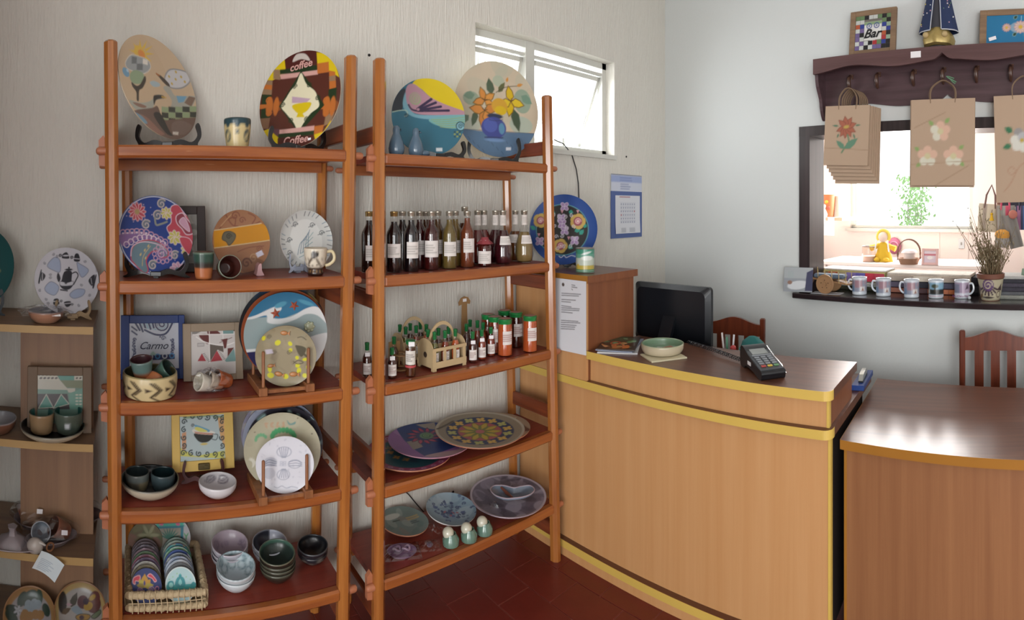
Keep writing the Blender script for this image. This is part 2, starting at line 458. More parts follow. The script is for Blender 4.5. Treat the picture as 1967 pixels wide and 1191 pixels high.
for hx, hy in ((709, 106), (1203, 301), (870, 945)):
    p = onY(hx, hy, DW); mk('nail_hole', MB().lathe([(.006, 0), (.006, .002), (0, .002)], 10), pm('hole_dark', '#1a1614', .9), wall_left, T(p) @ RX(90))
sL, sR = -2.47, 2.9
OS0, OS1, OZ0, OZ1 = sat(1537), .32, 1.045, 1.995
m = MB(); MWR = WM(WN * DR)
m.box(sL - .16, OS0, 0, .16, 0, CZ); m.box(OS1, sR, 0, .16, 0, CZ); m.box(OS0, OS1, 0, .16, 0, OZ0); m.box(OS0, OS1, 0, .16, OZ1, CZ)
wall_right = mk('wall_right', m, PAINTW, None, MWR, kind='structure')
pc = onW(1500, 20)
m = MB().box(-2.76, -2.6, -3.2, -2.35, 0, CZ).box(-2.76, -2.6, -.25, DW + .16, 0, CZ).box(-2.76, -2.6, -2.35, -.25, 2.4, CZ)
mk('wall_far_left', m, PAINTW, kind='structure')
mk('light_blocking_wall', B(-.70, -.62, .95, DW, 0, CZ), pm('light_blocker_brown', '#7a6454', .8), kind='structure')  # unseen wall added to keep door light off the left shelf unit
# wall behind the camera, with the wide shop door left open to daylight
m = MB()
m.box(-2.76, -2.4, -3.16, -3, 0, CZ); m.box(-.3, 2.6, -3.16, -3, 0, CZ); m.box(-2.4, -.3, -3.16, -3, 2.45, CZ)
mk('wall_behind', m, PAINTW, kind='structure')
mk('ceiling', B(-2.76, 3.3, -3.16, DW + .16, CZ, CZ + .1), CEILM, kind='structure')
# ---- floor of small red clay tiles
GROUT = pm('floor_grout', '#a06c5e', .9)
TILE = pm('red_clay_tile', '#6a261e', .42, var=.22, vscale=9, bump=.05, bscale=40)
floor = mk('floor', B(-2.76, 3.4, -3.2, DW, -.06, -.0035), GROUT, kind='structure')
tw, tl = .16, .24
tm = mesh('tile', B(-tw / 2 + .0016, tw / 2 - .0016, -tl / 2 + .0016, tl / 2 - .0016, -.012, 0, b=.0012)); tm.materials.append(TILE)
rest = MB()
for i in range(-16, 21):
    for j in range(-14, 9):
        x = .05 + tw * (i + .5); y = 1.65 + tl * (j - .5) + (tl / 2 if i % 2 else 0)
        if y - tl / 2 > DW - .02 or x - tw / 2 < -2.6 or y - tl / 2 < -3: continue
        y1 = min(y + tl / 2, DW)
        near = -1.0 < x < 1.9 and y > .8 and math.hypot(x, y) > 1.85
        if near:
            cut = y1 < y + tl / 2 - 1e-6      # tiles cut along the wall
            o = bpy.data.objects.new('tile', mesh('tile', B(-tw / 2 + .0016, tw / 2 - .0016, -tl / 2 + .0016, y1 - y - .0016, -.012, 0, b=.0012)) if cut else tm); COL.objects.link(o); o.parent = floor; o.location = (x, y, random.uniform(-.0006, 0))
            if cut: o.data.materials.append(TILE)
        elif x < 2.35: rest.box(x - tw / 2 + .0016, x + tw / 2 - .0016, y - tl / 2 + .0016, y1 - .0016, -.012, 0)
mk('tile_field', rest, TILE, floor, kind='stuff')
# ---- small high window in the left wall
win = mk('window_1', MB(), FRAMEW, kind='structure')
def wpart(n, mb, mat=FRAMEW, M=None): return mk(n, mb, mat, win, M)
yF = DW + .085
m = MB()
for a in ((WX0, WX0 + .035, WZ0, WZ1), (WX1 - .035, WX1, WZ0, WZ1), (WX0, WX1, WZ1 - .035, WZ1), (WX0, WX1, WZ0, WZ0 + .03)):
    m.box(a[0], a[1], yF - .02, yF + .02, a[2], a[3])
wpart('window_frame', m)
wpart('mullion', B(1.865, 1.925, yF - .025, yF + .025, WZ0, WZ1))
wpart('transom', B(WX0 + .03, WX1 - .03, yF - .015, yF + .015, 2.325, 2.34))
wpart('sill', B(WX0 - .01, WX1 + .01, DW - .015, yF, WZ0 - .025, WZ0 - .0005))
def sash(x0, x1, tilt):
    m = MB(); h = .43
    for a in ((x0, x0 + .02, -h, 0), (x1 - .02, x1, -h, 0), (x0, x1, -.025, 0), (x0, x1, -h, -h + .02)): m.box(a[0], a[1], -.01, .01, a[2], a[3])
    M = T(0, yF, 2.318) @ RX(tilt)
    s = mk('sash', m, FRAMEW, win, M); mk('pane', B(x0 + .02, x1 - .02, -.002, .002, -h + .02, -.025), GLASS, s)
sash(WX0 + .04, 1.86, 14); sash(1.93, WX1 - .04, 22)
for k, x in enumerate((1.585, 1.70, 1.81)):     # white wrought-iron guard of forked bars
    m = MB()
    y = yF + .06
    m.tube([(x, y, WZ0), (x, y, 2.18), (x - .035, y, 2.235), (x - .035, y, WZ1)], .007, 6)
    m.tube([(x, y, 2.18), (x + .035, y, 2.235), (x + .035, y, WZ1)], .007, 6)
    wpart('guard_bar', m)
for k, x in enumerate((2.05, 2.17, 2.29, 2.40)): wpart('guard_rod', MB().tube([(x, yF + .02, 2.34), (x, yF + .02, WZ1)], .004, 5))
wpart('stay_arm', MB().tube([(WX1 - .05, yF + .01, 2.30), (WX1 - .06, yF + .10, 2.08), (WX1 - .055, yF + .16, 1.93)], .008, 6))
wpart('latch', MB().box(2.22, 2.235, yF + .06, yF + .075, 1.885, 1.94))
# ---- serving opening in the right wall: dark frame and deep counter board
door = mk('trim_1', MB(), DARKW, None, MWR, kind='structure')
fw = sat(1557) - sat(1537)
mk('jamb', B(OS0, OS0 + fw, -.012, .17, 1.072, OZ1), DARKW, door)
mk('jamb', B(OS1 - fw, OS1, -.012, .17, 1.072, OZ1), DARKW, door)
mk('head', B(OS0, OS1, -.013, .171, OZ1 - .055, OZ1), DARKW, door)
SZ = 1.072
sill = mk('trim_2', B(sat(1521, .06), OS1 + .1, -.06, .48, SZ - .03, SZ, b=.004), wood('dark_counter_wood', '#1e1719', '#33282b', 'x', .16, .5), None, MWR, kind='structure')
# ---- the room beyond the opening
PINK = pm('pale_pink_paint', '#e2d6d0', .8)
D2 = 2.6
w2 = mk('wall_beyond', MB(), PINK, None, MWR, kind='structure')
f0, f1, g0, g1 = -2.25, -.949, 1.332, 2.5
m = MB()
m.box(-2.75, f0, D2, D2 + .15, 0, CZ); m.box(f1, 1.8, D2, D2 + .15, 0, CZ); m.box(f0, f1, D2, D2 + .15, 0, g0); m.box(f0, f1, D2, D2 + .15, g1, CZ)
mk('wall_shell', m, PINK, w2)
mk('wall_beyond_side', B(-2.74, -2.59, .17, D2, 0, CZ), PINK, None, MWR, kind='structure')
mk('wall_beyond_end', B(1.8, 1.95, .17, D2, 0, CZ), PINK, None, MWR, kind='structure')
mk('floor_beyond', B(-2.74, 1.95, .16, D2, -.06, 0), TILE, None, MWR, kind='structure')
mk('ceiling_beyond', B(-2.74, 1.95, .16, D2 + .15, CZ, CZ + .1), CEILM, None, MWR, kind='structure')
wi2 = mk('window_2', MB(), FRAMEW, None, MWR, kind='structure')
m = MB()
for a in ((f0, f0 + .04, g0, g1), (f1 - .04, f1, g0, g1), (f0, f1, g1 - .04, g1), (f0, f1, g0, g0 + .03)):
    m.box(a[0], a[1], D2 + .04, D2 + .09, a[2], a[3])
mk('window_frame', m, FRAMEW, wi2)
mk('window_sill', B(f0 - .04, f1 + .04, D2 - .04, D2 + .04, g0 - .03, g0), FRAMEW, wi2)
mk('pane', B(f0 + .04, f1 - .04, D2 + .062, D2 + .066, g0 + .03, g1 - .04), GLASS, wi2)
for px in (1803, 1858): 
    s = sat(px, -D2); mk('panel_strip', B(s - .01, s + .01, D2 - .006, D2, 1.0, g0 - .03), PINK, w2)
lamp = area('far_window_daylight', WP(-1.6, -D2 + .02, 1.9), (R_(90), 0, -(TR) + pi), 1.2, 1.05, 150, (1, .98, .96))
lamp.rotation_euler = (R_(90), 0, -TR + pi)
# foliage outside that window
LEAF = pm('sunlit_leaf', '#5f9a3c', .6)
m = MB(); rg = random.Random(5)
cpt = WP(sat(1756, -3.5), -3.5, 1.62)
for k in range(1000):
    a, b, c = rg.gauss(0, .22), rg.gauss(0, .085), rg.uniform(-.6, .30)
    M = T(a, b, c) @ Euler((rg.uniform(0, 6), rg.uniform(0, 6), rg.uniform(0, 6))).to_matrix().to_4x4()
    s = rg.uniform(.018, .035); m.add([(-s, 0, 0), (0, -s * .5, 0), (s, 0, 0), (0, s * .5, .004)], [(0, 1, 2, 3)], False, M)
bush = thing('garden_shrub', 'green leafy shrub growing outside the bright window of the room beyond', 'shrub', T(cpt.x, cpt.y, 0))
mk('foliage', m, LEAF, bush, T(0, 0, cpt.z), kind='stuff')
m = MB()
for k in range(5): 
    a = k * 1.26; m.tube([(.03 * cos(a), .03 * sin(a), 0), (.08 * cos(a), .06 * sin(a), .7), (.12 * cos(a), .09 * sin(a), 1.6)], [.012, .009, .004], 6)
mk('stem', m, pm('bark', '#5b4634', .8), bush)
mk('ground_outside', B(-4, 3, D2 + .15, D2 + 4, -.08, -.02), pm('garden_soil', '#8c8a70', .9), None, MWR, kind='structure')

# ================================================================== the two ladder bookcases
POSTW = wood('bookcase_post_wood', '#854a22', '#b27236', 'z', .22, .5, 16, 18, .06, '#c98d58')
RAILW = wood('bookcase_rail_wood', '#7c3f22', '#a8632f', 'x', .28, .3, 16, 18, .06, '#c08a60')
SIDEW = wood('bookcase_side_wood', '#5c2a1a', '#8a4526', 'y', .35, .15, 16, 18, .05)
SHELFW = wood('bookcase_shelf_red', '#702c25', '#92402f', 'x', .42, .06, 12, 14, .03)
PEGW = pm('peg_wood_worn', '#a8694a', .45, var=.2, vscale=30)
YF, YB = 1.70, 1.975
def octa(w, d): 
    c = .3
    return [(-w, -d * (1 - 2 * c)), (-w * (1 - 2 * c), -d), (w * (1 - 2 * c), -d), (w, -d * (1 - 2 * c)), (w, d * (1 - 2 * c)), (w * (1 - 2 * c), d), (-w * (1 - 2 * c), d), (-w, d * (1 - 2 * c))]
def post_mb(top, bot, w=.021, d=.024):
    m = MB(); P = octa(w, d); t = Vector(top); b = Vector(bot)
    vs = [(b.x + x, b.y + y, b.z) for x, y in P] + [(t.x + x, t.y + y, t.z - .006) for x, y in P] + [(t.x + x * .75, t.y + y * .75, t.z) for x, y in P]
    fs = [tuple(range(8))[::-1], tuple(range(16, 24))]
    for k in range(8):
        k2 = (k + 1) % 8; fs += [(k, k2, 8 + k2, 8 + k), (8 + k, 8 + k2, 16 + k2, 16 + k)]
    return m.add(vs, fs, False)
def bookcase(label, xl, xr, ztop, zs, side_z, dxb=0):
    """xl, xr = (x at the top, x at the floor) of the posts; zs = shelf heights"""
    root = thing('ladder_bookcase', label, 'bookcase', T(0, 0, 0), 'pair of ladder bookcases')
    lx = lambda z: xl[1] + (xl[0] - xl[1]) * z / 2.06
    rx = lambda z: xr[1] + (xr[0] - xr[1]) * z / 2.06
    for (x, zt) in ((xl, ztop[0]), (xr, ztop[1])):
        mk('front_post', post_mb((x[0], YF, zt), (x[1], YF, 0)), POSTW, root)
        bx = dxb if x is xl else 0
        mk('back_post', post_mb((x[0] + bx, YB, 1.70 if bx else 1.835), (x[1] + bx, YB, 0), .019, .02), POSTW, root)
    for z in zs:
        a, b = lx(z), rx(z)
        m = MB().box(a + .015, b - .015, YF - .018, YF + .018, z - .04, z, b=.007)
        rail = mk('front_rail', m, RAILW, root)
        for sx, x in ((-1, a), (1, b)):
            m = MB(); x1 = x + sx * .018; x2 = x + sx * .049
            prof = [(x1, .013), (x2 - sx * .01, .013), (x2 - sx * .003, .010), (x2, .004)]
            m.lathe([(r, abs(q - x1)) for q, r in prof] + [(0, abs(x2 - x1))], 12, T(x1, YF - .002, z - .018) @ RY(90 * sx))
            mk('tenon', m, PEGW, rail)
        # wedge that locks the tenon on its outer side
        x = a - .030
        P = [(-.010, -.048), (.010, -.052), (.013, .028), (.004, .046), (-.011, .03)]
        mk('wedge', MB().prism(P, -.009, .009, T(x, YF + .012, z - .014) @ RX(90)), PEGW, rail)
        mk('shelf_board', B(a - .005, b + .005, YF + .018, YB + .012, z - .024, z - .001), SHELFW, root)
        br = mk('back_rail', B(a + .01, b - .01, YB - .03, YB - .015, z - .062, z - .0245), RAILW, root)
        for q0, q1 in ((a - .052, a + dxb), (b, b + .048)): mk('tenon', MB().tube([(q0, YB, z - .043), (q0 + .006, YB, z - .043), (q1 - .006, YB, z - .043), (q1, YB, z - .043)], [.007, .011, .011, .007], 10), PEGW, br)
    for z in side_z:
        for x in (lx(z), rx(z)):
            mk('side_rail', B(x - .011, x + .011, YF + .005, YB, z - .03, z + .03, b=.004), SIDEW, root)
    return root
ZL = [1.736, 1.314, .938, .603, .268]
ZR = [1.730, 1.306, .928, .573, .252]
bookcase('tall ladder bookcase of orange-brown wood holding the coffee plate and the basket of coasters', (xat(212.7, YF), xat(224, YF) + .0), (xat(674, YF), xat(657, YF)), (2.06, 2.055), ZL, (1.80, 1.235, .68, .17), .05)
bookcase('tall ladder bookcase of orange-brown wood holding the bottles, beside the reception desk', (xat(729, YF), xat(726, YF)), (xat(1050, YF), xat(1067, YF)), (2.058, 2.025), ZR, (1.80, 1.215, .65, .13))

# ================================================================== desk, tall cabinet, counter
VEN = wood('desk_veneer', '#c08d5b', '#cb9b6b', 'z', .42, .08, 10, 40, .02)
VENR = wood('counter_veneer', '#85583a', '#9c6d49', 'z', .42, .08, 10, 40, .02)
TOPM = wood('desk_top_laminate', '#543224', '#6e4632', 'y', .34, .12, 14, 20, .02)
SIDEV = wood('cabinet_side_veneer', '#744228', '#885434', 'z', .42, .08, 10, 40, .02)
BAND = pm('ochre_edge_band', '#d0b058', .4, var=.08, vscale=6)
BAND2 = pm('honey_edge_band', '#a06d2c', .35, var=.08, vscale=6)
GAPSHADE = pm('gap_shade_dark', '#21120c', .8)  # shade of the desk-counter gap put into the facing panels' colour
def rounded_slab(x0, x1, y0, y1, z0, z1, r):
    """slab whose front corner at (x0, y0) is rounded"""
    P = [(x1, y0)] + [(x0 + r - r * sin(a), y0 + r - r * cos(a)) for a in [k * pi / 2 / 8 for k in range(9)]] + [(x0, y1), (x1, y1)]
    return MB().prism(P, z0, z1)
def band_front(x0, y0, y1, z0, z1, r, xe=None):
    """thin edging strip following the front and the rounded corner"""
    xe = xe if xe is not None else x0 + r
    t = .0016
    P = [(xe, y0)] + [(x0 + r - r * sin(a), y0 + r - r * cos(a)) for a in [k * pi / 2 / 8 for k in range(9)]] + [(x0, y1)]
    Q = [(xe, y0 - t)] + [(x0 + r - (r + t) * sin(a), y0 + r - (r + t) * cos(a)) for a in [k * pi / 2 / 8 for k in range(9)]] + [(x0 - t, y1)]
    m = MB(); n = len(P)
    vs = [(x, y, z) for z in (z0, z1) for x, y in P] + [(x, y, z) for z in (z0, z1) for x, y in Q]
    fs = []
    for k in range(n - 1):
        fs += [(2 * n + k, 2 * n + k + 1, 3 * n + k + 1, 3 * n + k), (n + k, n + k + 1, 3 * n + k + 1, 3 * n + k), (k, 2 * n + k, 2 * n + k + 1, k + 1)]
    return m.add(vs, fs)
desk = thing('reception_desk', 'two-tier wooden reception desk with ochre edge bands behind the ladder bookcase', 'desk', T(0, 0, 0))
mk('front_panel', B(1.765, 1.785, .525, 2.02, .066, .766), VEN, desk)
mk('panel_edge', B(1.7635, 1.785, .515, .525, .066, .766), BAND, desk)
mk('plinth', rounded_slab(1.738, 1.80, .515, 2.02, 0, .066, .02), TOPM, desk)
mk('plinth_face', band_front(1.738, .515, 2.02, 0, .034, .02), VEN, desk)
mk('plinth_band', band_front(1.738, .515, 2.02, .034, .066, .02), BAND, desk)
mk('ledge', rounded_slab(1.738, 2.38, .508, 2.02, .768, .80, .03), TOPM, desk)
mk('ledge_band', band_front(1.738, .508, 2.02, .768, .80, .03, 1.78), BAND, desk)
mk('upper_panel', B(1.765, 1.783, .530, 1.56, .80, .896), VEN, desk)
mk('upper_panel_edge', B(1.7635, 1.783, .520, .530, .80, .896), BAND, desk)
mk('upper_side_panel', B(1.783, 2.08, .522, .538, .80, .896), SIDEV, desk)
mk('top', rounded_slab(1.738, 2.11, .508, 1.558, .897, .93, .03), TOPM, desk)
mk('top_band', band_front(1.738, .508, 1.558, .897, .93, .03, 1.77), BAND, desk)
mk('side_panel', B(1.79, 2.3, .530, .550, .066, .766), GAPSHADE, desk)
cab = thing('tall_cabinet', 'tall brown cabinet box at the wall end of the reception desk, tin can on top', 'cabinet', T(0, 0, 0))
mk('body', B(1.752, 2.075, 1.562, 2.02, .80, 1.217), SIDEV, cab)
mk('front_panel', B(1.740, 1.752, 1.562, 2.02, .80, 1.217), VEN, cab)
mk('top', B(1.738, 2.095, 1.553, 2.025, 1.218, 1.25), TOPM, cab)
mk('front_band', B(1.7364, 1.738, 1.553, 2.025, 1.218, 1.25), BAND2, cab)
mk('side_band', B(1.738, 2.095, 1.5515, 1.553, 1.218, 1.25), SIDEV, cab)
ctr = thing('shop_counter', 'lower brown counter with a broad glossy top beside the reception desk', 'counter', T(0, 0, 0))
CT = [(1.80, .492), (2.49, .500), (2.25, -1.2), (1.553, -1.2)]       # slightly skewed top, front edge first
def cpt_(t, inn): return (1.80 + inn - (.492 - t) * .146, t)
mk('front_panel', MB().prism([cpt_(.475, .025), cpt_(.475, .043), cpt_(-1.18, .043), cpt_(-1.18, .025)], 0, .717), VENR, ctr)
mk('panel_edge', MB().prism([cpt_(.485, .0235), cpt_(.485, .043), cpt_(.475, .043), cpt_(.475, .0235)], 0, .717), BAND2, ctr)
mk('side_panel', B(1.846, 2.45, .467, .485, 0, .717), GAPSHADE, ctr)
mk('end_panel', B(1.63, 2.2, -1.18, -1.162, 0, .717), VENR, ctr)
mk('top', MB().prism(CT, .718, .75), TOPM, ctr)
mk('front_band', MB().prism([(1.80, .4925), (1.5530, -1.2), (1.5514, -1.2), (1.7984, .4925)], .718, .75), BAND2, ctr)
mk('side_band', MB().prism([(1.80, .492), (2.49, .500), (2.49, .5015), (1.80, .4935)], .718, .75), BAND2, ctr)

# ================================================================== light shelf unit at the left edge
PINE = wood('light_board_wood', '#7d5f49', '#947357', 'z', .5, 0, 10, 25, .03)
PINET = wood('light_board_top', '#6c5445', '#83684f', 'x', .5, 0, 10, 25, .03)
PEDGE = pm('board_edge_tan', '#a98a58', .5)
unit = thing('shelf_unit', 'pale board shelf unit at the left wall holding the teapot plate', 'shelf', T(0, 0, 0))
ZU = [1.163, .790, .428, .112]
xr_ = xat(179, 1.73)
for z in ZU:
    b = mk('shelf_board', B(-.61, xr_, 1.732, 2.02, z - .024, z), PINET, unit)
    mk('edge_band', B(-.61, xr_, 1.730, 1.732, z - .024, z), PEDGE, b)
for z0, z1 in zip([0] + ZU[:0:-1], [z - .024 for z in ZU[::-1]]):
    for x0 in (xr_ - .26,): mk('upright', B(x0, x0 + .252, 1.86, 1.88, z0, z1), PINE, unit)
# ================================================================== builders for the wares
WHITEG = pm('white_glaze', '#dcdad6', .2, coat=.4)
TERRA = pm('terracotta_clay', '#a8653f', .7, var=.12, vscale=25)
CREAMG = pm('cream_glaze', '#cdbf9a', .3, coat=.3)
BLACKW = pm('black_lacquer_wood', '#14100f', .3, coat=.2)
TAGW = pm('price_tag_paper', '#e4e2e4', .7)
def ppose(x0, x1, y0, y1, Y, tilt=0, sx=1, sg=1):
    """centre, tilt and radius of a round plate from its outline in the picture"""
    cx, cy = (x0 + x1) / 2, (y0 + y1) / 2; c = onY(cx, cy, Y); r = math.hypot(c.x, c.y); t = (c.z - HC) / r; g = 1 + t * t
    hw, hh = (x1 - x0) / 2, (y1 - y0) / 2
    D = (hh * hh - hw * hw) / cos(2 * R_(tilt)); a = sqrt(max((hw * hw + hh * hh + abs(D)) / 2, 1))
    rad = max(a, hw, hh / sqrt(g)) * r / F * 1.0005
    rn = sx * sqrt(max(0, 1 - (hw * r / F / rad) ** 2)); gn = sg * sqrt(max(0, g - (hh * r / F / rad) ** 2))
    q = max(0, gn * gn * t * t - g * (gn * gn - 1 + rn * rn)); ga = (-gn * t - sqrt(q)) / g; be = gn + t * ga
    a_ = th(cx); er = Vector((sin(a_), cos(a_), 0)); ri = Vector((cos(a_), -sin(a_), 0))
    n = ri * rn + Vector((0, 0, be)) + er * ga
    return frame(c, n), rad
def plate(label, M, rad, art, bg, N=90, body=None, rimh=.010, p=4, group=None, name='decorated_plate', cat='plate', mat=None, thick=.008, crop=None, parent=None):
    bm_ = body or TERRA
    m = MB().lathe([(0, -thick), (rad * .55, -thick), (rad * .6, -thick + .002), (rad * .985, rimh - .006), (rad, rimh - .002), (rad * .997, rimh - .0004)], 56)
    o = mk(name, m, bm_, parent, M)
    if parent is None: props(o, label, cat, group)
    if art is not None and crop is not None:
        A = Art(M, rad, False, crop); fn = lambda cv: art(A.on(cv))
    else: fn = art
    pdisc('painted_face', N, rad * .997, lambda q: rimh * q ** p, fn, bg, mat, o)
    return o
def tag_on(o, x, y, z, w=.02, h=.012, rot=0):
    return mk('price_tag', B(-w / 2, w / 2, -h / 2, h / 2, 0, .0008), TAGW, o, T(x, y, z) @ RZ(rot))
def easel(label, p, yaw, w=.14, h=.10, mat=None, lean=18, group='small plate stands'):
    """folding plate stand: two curved side pieces with hooked feet and a cross bar; origin on the shelf under the plate's lower edge"""
    root = thing('plate_stand', label, 'stand', T(p) @ RZ(yaw), group)
    k = h / .09; wd = w / 2
    for sx in (-1, 1):   # scrolled arm: foot, belly curling outwards, hooked tip
        S = crs([(.010, .020), (wd * .45, .030), (wd * .80, .022), (wd * 1.0, .045 * k), (wd * .93, .075 * k), (wd * 1.02, .085 * k), (wd * 1.10, .070 * k), (wd * 1.12, .040 * k), (wd * 1.0, .014), (wd * 1.16, .004), (wd * 1.12, 0), (wd * .85, .004), (wd * .45, .014), (.010, .006)], 4)
        P = [(sx * x, y) for x, y in S]
        mk('side_arm', MB().prism(P, -.006, .006, T(0, -.008, 0) @ RZ(sx * 12) @ RX(90)), mat or BLACKW, root)
    mk('back_leg', MB().prism([(-.008, .006), (.008, .006), (.05, .004), (.06, .0), (.045, 0), (-.008, 0)], -.008, .008, RZ(90) @ RX(90)), mat or BLACKW, root)
    mk('cross_bar', B(-.018, .018, -.014, .0, .006, .022, b=.002), mat or BLACKW, root)
    return root
def pprof(rb, rt, h, wall=.004, bulge=0.0, base=None, n=8):
    """outer wall bottom to rim, then inside; returns profile, index of the wall's start and of the rim"""
    P = [(0, 0), (rb * .92, 0)]
    for k in range(n + 1):
        t = k / n; P.append((rb + (rt - rb) * t + bulge * sin(pi * t), h * (.03 + .97 * t)))
    ri = len(P) - 1
    P += [(rt - wall * .5, h + wall * .4), (rt - wall, h)]
    for k in range(1, n): 
        t = 1 - k / n; P.append((rb + (rt - rb) * t + bulge * sin(pi * t) - wall, h * t + wall * (1 - t)))
    P += [(rb * .6, wall), (0, wall)]
    return P, 2, ri
def pot(name, label, cat, M, prof, fn, bg, na=56, nz=44, mat=None, parent=None, group=None, wob=None):
    P, b, ri = prof
    return plathe(name, P, na, nz, fn, bg, mat, parent, M, rim=ri, bot=b, wob=wob, **({} if parent is not None else dict(label=label, cat=cat, group=group)))
def handle(parent, mat, x, z0, z1, out, r=.005, side=1, yaw=0):
    P = [(side * x, 0, z1), (side * (x + out * .7), 0, z1 + .002), (side * (x + out), 0, z1 - (z1 - z0) * .3), (side * (x + out * .9), 0, z1 - (z1 - z0) * .65), (side * (x + out * .4), 0, z0 + .004), (side * (x - .003), 0, z0)]
    Q = [Vector((a, 0, c)) for a, c in crs([(q[0], q[2]) for q in P], 4, False)]
    return mk('handle', MB().tube(Q, r, 8), mat, parent, RZ(yaw))
def picture(label, cat, M, w, h, fw, fmat, art, bg, crop=None, depth=.018, nx=70, inset=.004, name='picture_frame', pmat=None, group=None, bars=4):
    """framed tile standing in local xz, facing -y, origin at the bottom middle: four frame bars, backing, painted panel"""
    root = thing(name, label, cat, M, group)
    fl, fr, fb, ft = fw if isinstance(fw, tuple) else (fw, fw, fw, fw)
    d = depth
    mk('frame_bar', B(-w / 2, -w / 2 + fl, -d / 2, d / 2, 0, h, b=.0015), fmat, root); mk('frame_bar', B(w / 2 - fr, w / 2, -d / 2, d / 2, 0, h, b=.0015), fmat, root)
    mk('frame_bar', B(-w / 2 + fl, w / 2 - fr, -d / 2, d / 2, 0, fb, b=.0015), fmat, root); mk('frame_bar', B(-w / 2 + fl, w / 2 - fr, -d / 2, d / 2, h - ft, h, b=.0015), fmat, root)
    mk('backing', B(-w / 2 + fl, w / 2 - fr, d / 2 - .006, d / 2 - .001, fb, h - ft), fmat, root)
    pw, ph = w - fl - fr, h - fb - ft; lx = (fl - fr) / 2; lz = fb + ph / 2
    PM = T(lx, -d / 2 + inset, lz)
    if crop is not None: A = Art(M @ PM, ph / 2, True, crop); fn = lambda cv: art(A.on(cv))
    else: fn = art
    prect('painted_panel', nx, int(nx * ph / pw), pw, ph, fn, bg, pmat or GLAZE, root, PM)
    return root
def lean_at(px, Y, z, lean=8, yaw=None):
    p = Vector((xat(px, Y), Y, z)); return T(p) @ (RZ(yaw) if yaw is not None else face_cam(p)) @ RX(-lean)
def at(px, Y, z): return Vector((xat(px, Y), Y, z))
def sit(px, Y, z, spin=0): p = at(px, Y, z); return T(p) @ face_cam(p) @ RZ(spin)
def pxm(px, Y, n): return n * Y / cos(th(px)) / F          # n picture pixels at that place, in metres
# ================================================================== left bookcase, top shelf
z = ZL[0]; C1 = (160, 40, 3.643)
M, rad = ppose(229, 379, 68, 268, 1.84, 26, 1)
def a_bird(A):
    A.ell(420, 460, 300, 420, 0, '#c5ad8e').circ(395, 230, 60, '#d8b04a')
    for k in range(11):
        a = k * .571; A.poly([(400 + 38 * cos(a - .25), 232 + 42 * sin(a - .25)), (400 + 92 * cos(a), 232 + 98 * sin(a)), (400 + 38 * cos(a + .25), 232 + 42 * sin(a + .25))], '#d9b640')
    A.circ(405, 235, 34, '#d98a3c')
    A.blob([(290, 290), (330, 240), (390, 250), (450, 275), (470, 330), (420, 370), (340, 350), (300, 330)], '#9aa0a2', '#d9d5ca', 5)
    A.poly([(335, 250), (372, 255), (372, 300), (335, 300)], '#6c7274').poly([(372, 300), (415, 300), (415, 345), (372, 345)], '#6c7274').poly([(415, 265), (450, 275), (450, 310), (415, 300)], '#e0dcd2')
    A.circ(292, 362, 34, '#6f9bb8').circ(305, 350, 12, '#a9c6d8')
    A.blob([(325, 370), (360, 345), (415, 365), (425, 410), (400, 440), (350, 440), (325, 410)], '#8fa383')
    A.blob([(335, 430), (370, 455), (400, 440), (430, 385), (438, 420), (415, 470), (390, 490), (385, 560), (370, 556), (368, 500), (340, 460)], '#3a3026')
    A.blob([(570, 400), (600, 345), (660, 345), (720, 375), (735, 430), (690, 470), (620, 470), (590, 440)], '#c9c9cc', '#8b8d90', 10).dots([(600, 390), (645, 360), (645, 410), (680, 395), (705, 430), (620, 440)], 11, '#c2a64c')
    A.blob([(510, 370), (545, 385), (600, 440), (600, 465), (560, 430), (535, 400)], '#41352a').line([(512, 370), (530, 382)], 14, '#a8662e')
    A.blob([(465, 430), (495, 420), (535, 440), (530, 460), (490, 460)], '#a5b7be')
    A.blob([(560, 470), (600, 460), (650, 530), (770, 535), (745, 620), (690, 650), (600, 650), (620, 560)], '#a7a79c').poly([(650, 525), (720, 530), (700, 570), (665, 575)], '#6fa0bd').poly([(735, 530), (775, 545), (750, 605), (705, 575)], '#7d6656')
    A.blob([(310, 560), (400, 575), (470, 560), (510, 520), (550, 520), (545, 545), (505, 560), (480, 620), (420, 650), (350, 620)], '#a5a79b').blob([(340, 575), (390, 580), (440, 600), (420, 612), (370, 600)], '#8a6a58')
    A.blob([(490, 540), (500, 520), (550, 520), (575, 540), (545, 545), (510, 555), (495, 590)], '#2c2622').line([(550, 532), (578, 538)], 10, '#c9a23c')
    for i in range(5):
        for j in range(3): A.poly([(548 + i * 48, 600 + j * 40), (596 + i * 48, 605 + j * 40), (596 + i * 48, 645 + j * 40), (548 + i * 48, 640 + j * 40)], '#33362c' if (i + j) % 2 else '#8fa07a')
    A.blob([(330, 650), (480, 610), (520, 600), (560, 690), (640, 690), (790, 690), (740, 800), (600, 840), (450, 790)], '#6b5348')
    A.blob([(380, 660), (440, 680), (520, 760), (560, 800), (500, 800), (430, 740)], '#8a6455').blob([(490, 660), (540, 650), (600, 780), (620, 810), (570, 790)], '#2b2622').blob([(345, 650), (400, 670), (440, 720), (400, 720)], '#6f90a3')
    A.blob([(620, 720), (680, 700), (750, 740), (700, 800), (620, 790)], '#7c6a62', k=.6).poly([(620, 780), (660, 782), (655, 805), (618, 800)], '#cfc6bb')
plate('large beige oval-looking plate painted with birds, a tree and a sun, on the top shelf', M, rad, a_bird, '#c8b193', 120, pm('cream_rim', '#c9bda2', .4), .008, 4, crop=C1)
easel('black wooden stand under the beige bird plate on the top shelf', at(322, 1.80, z), -12, .20, .09)
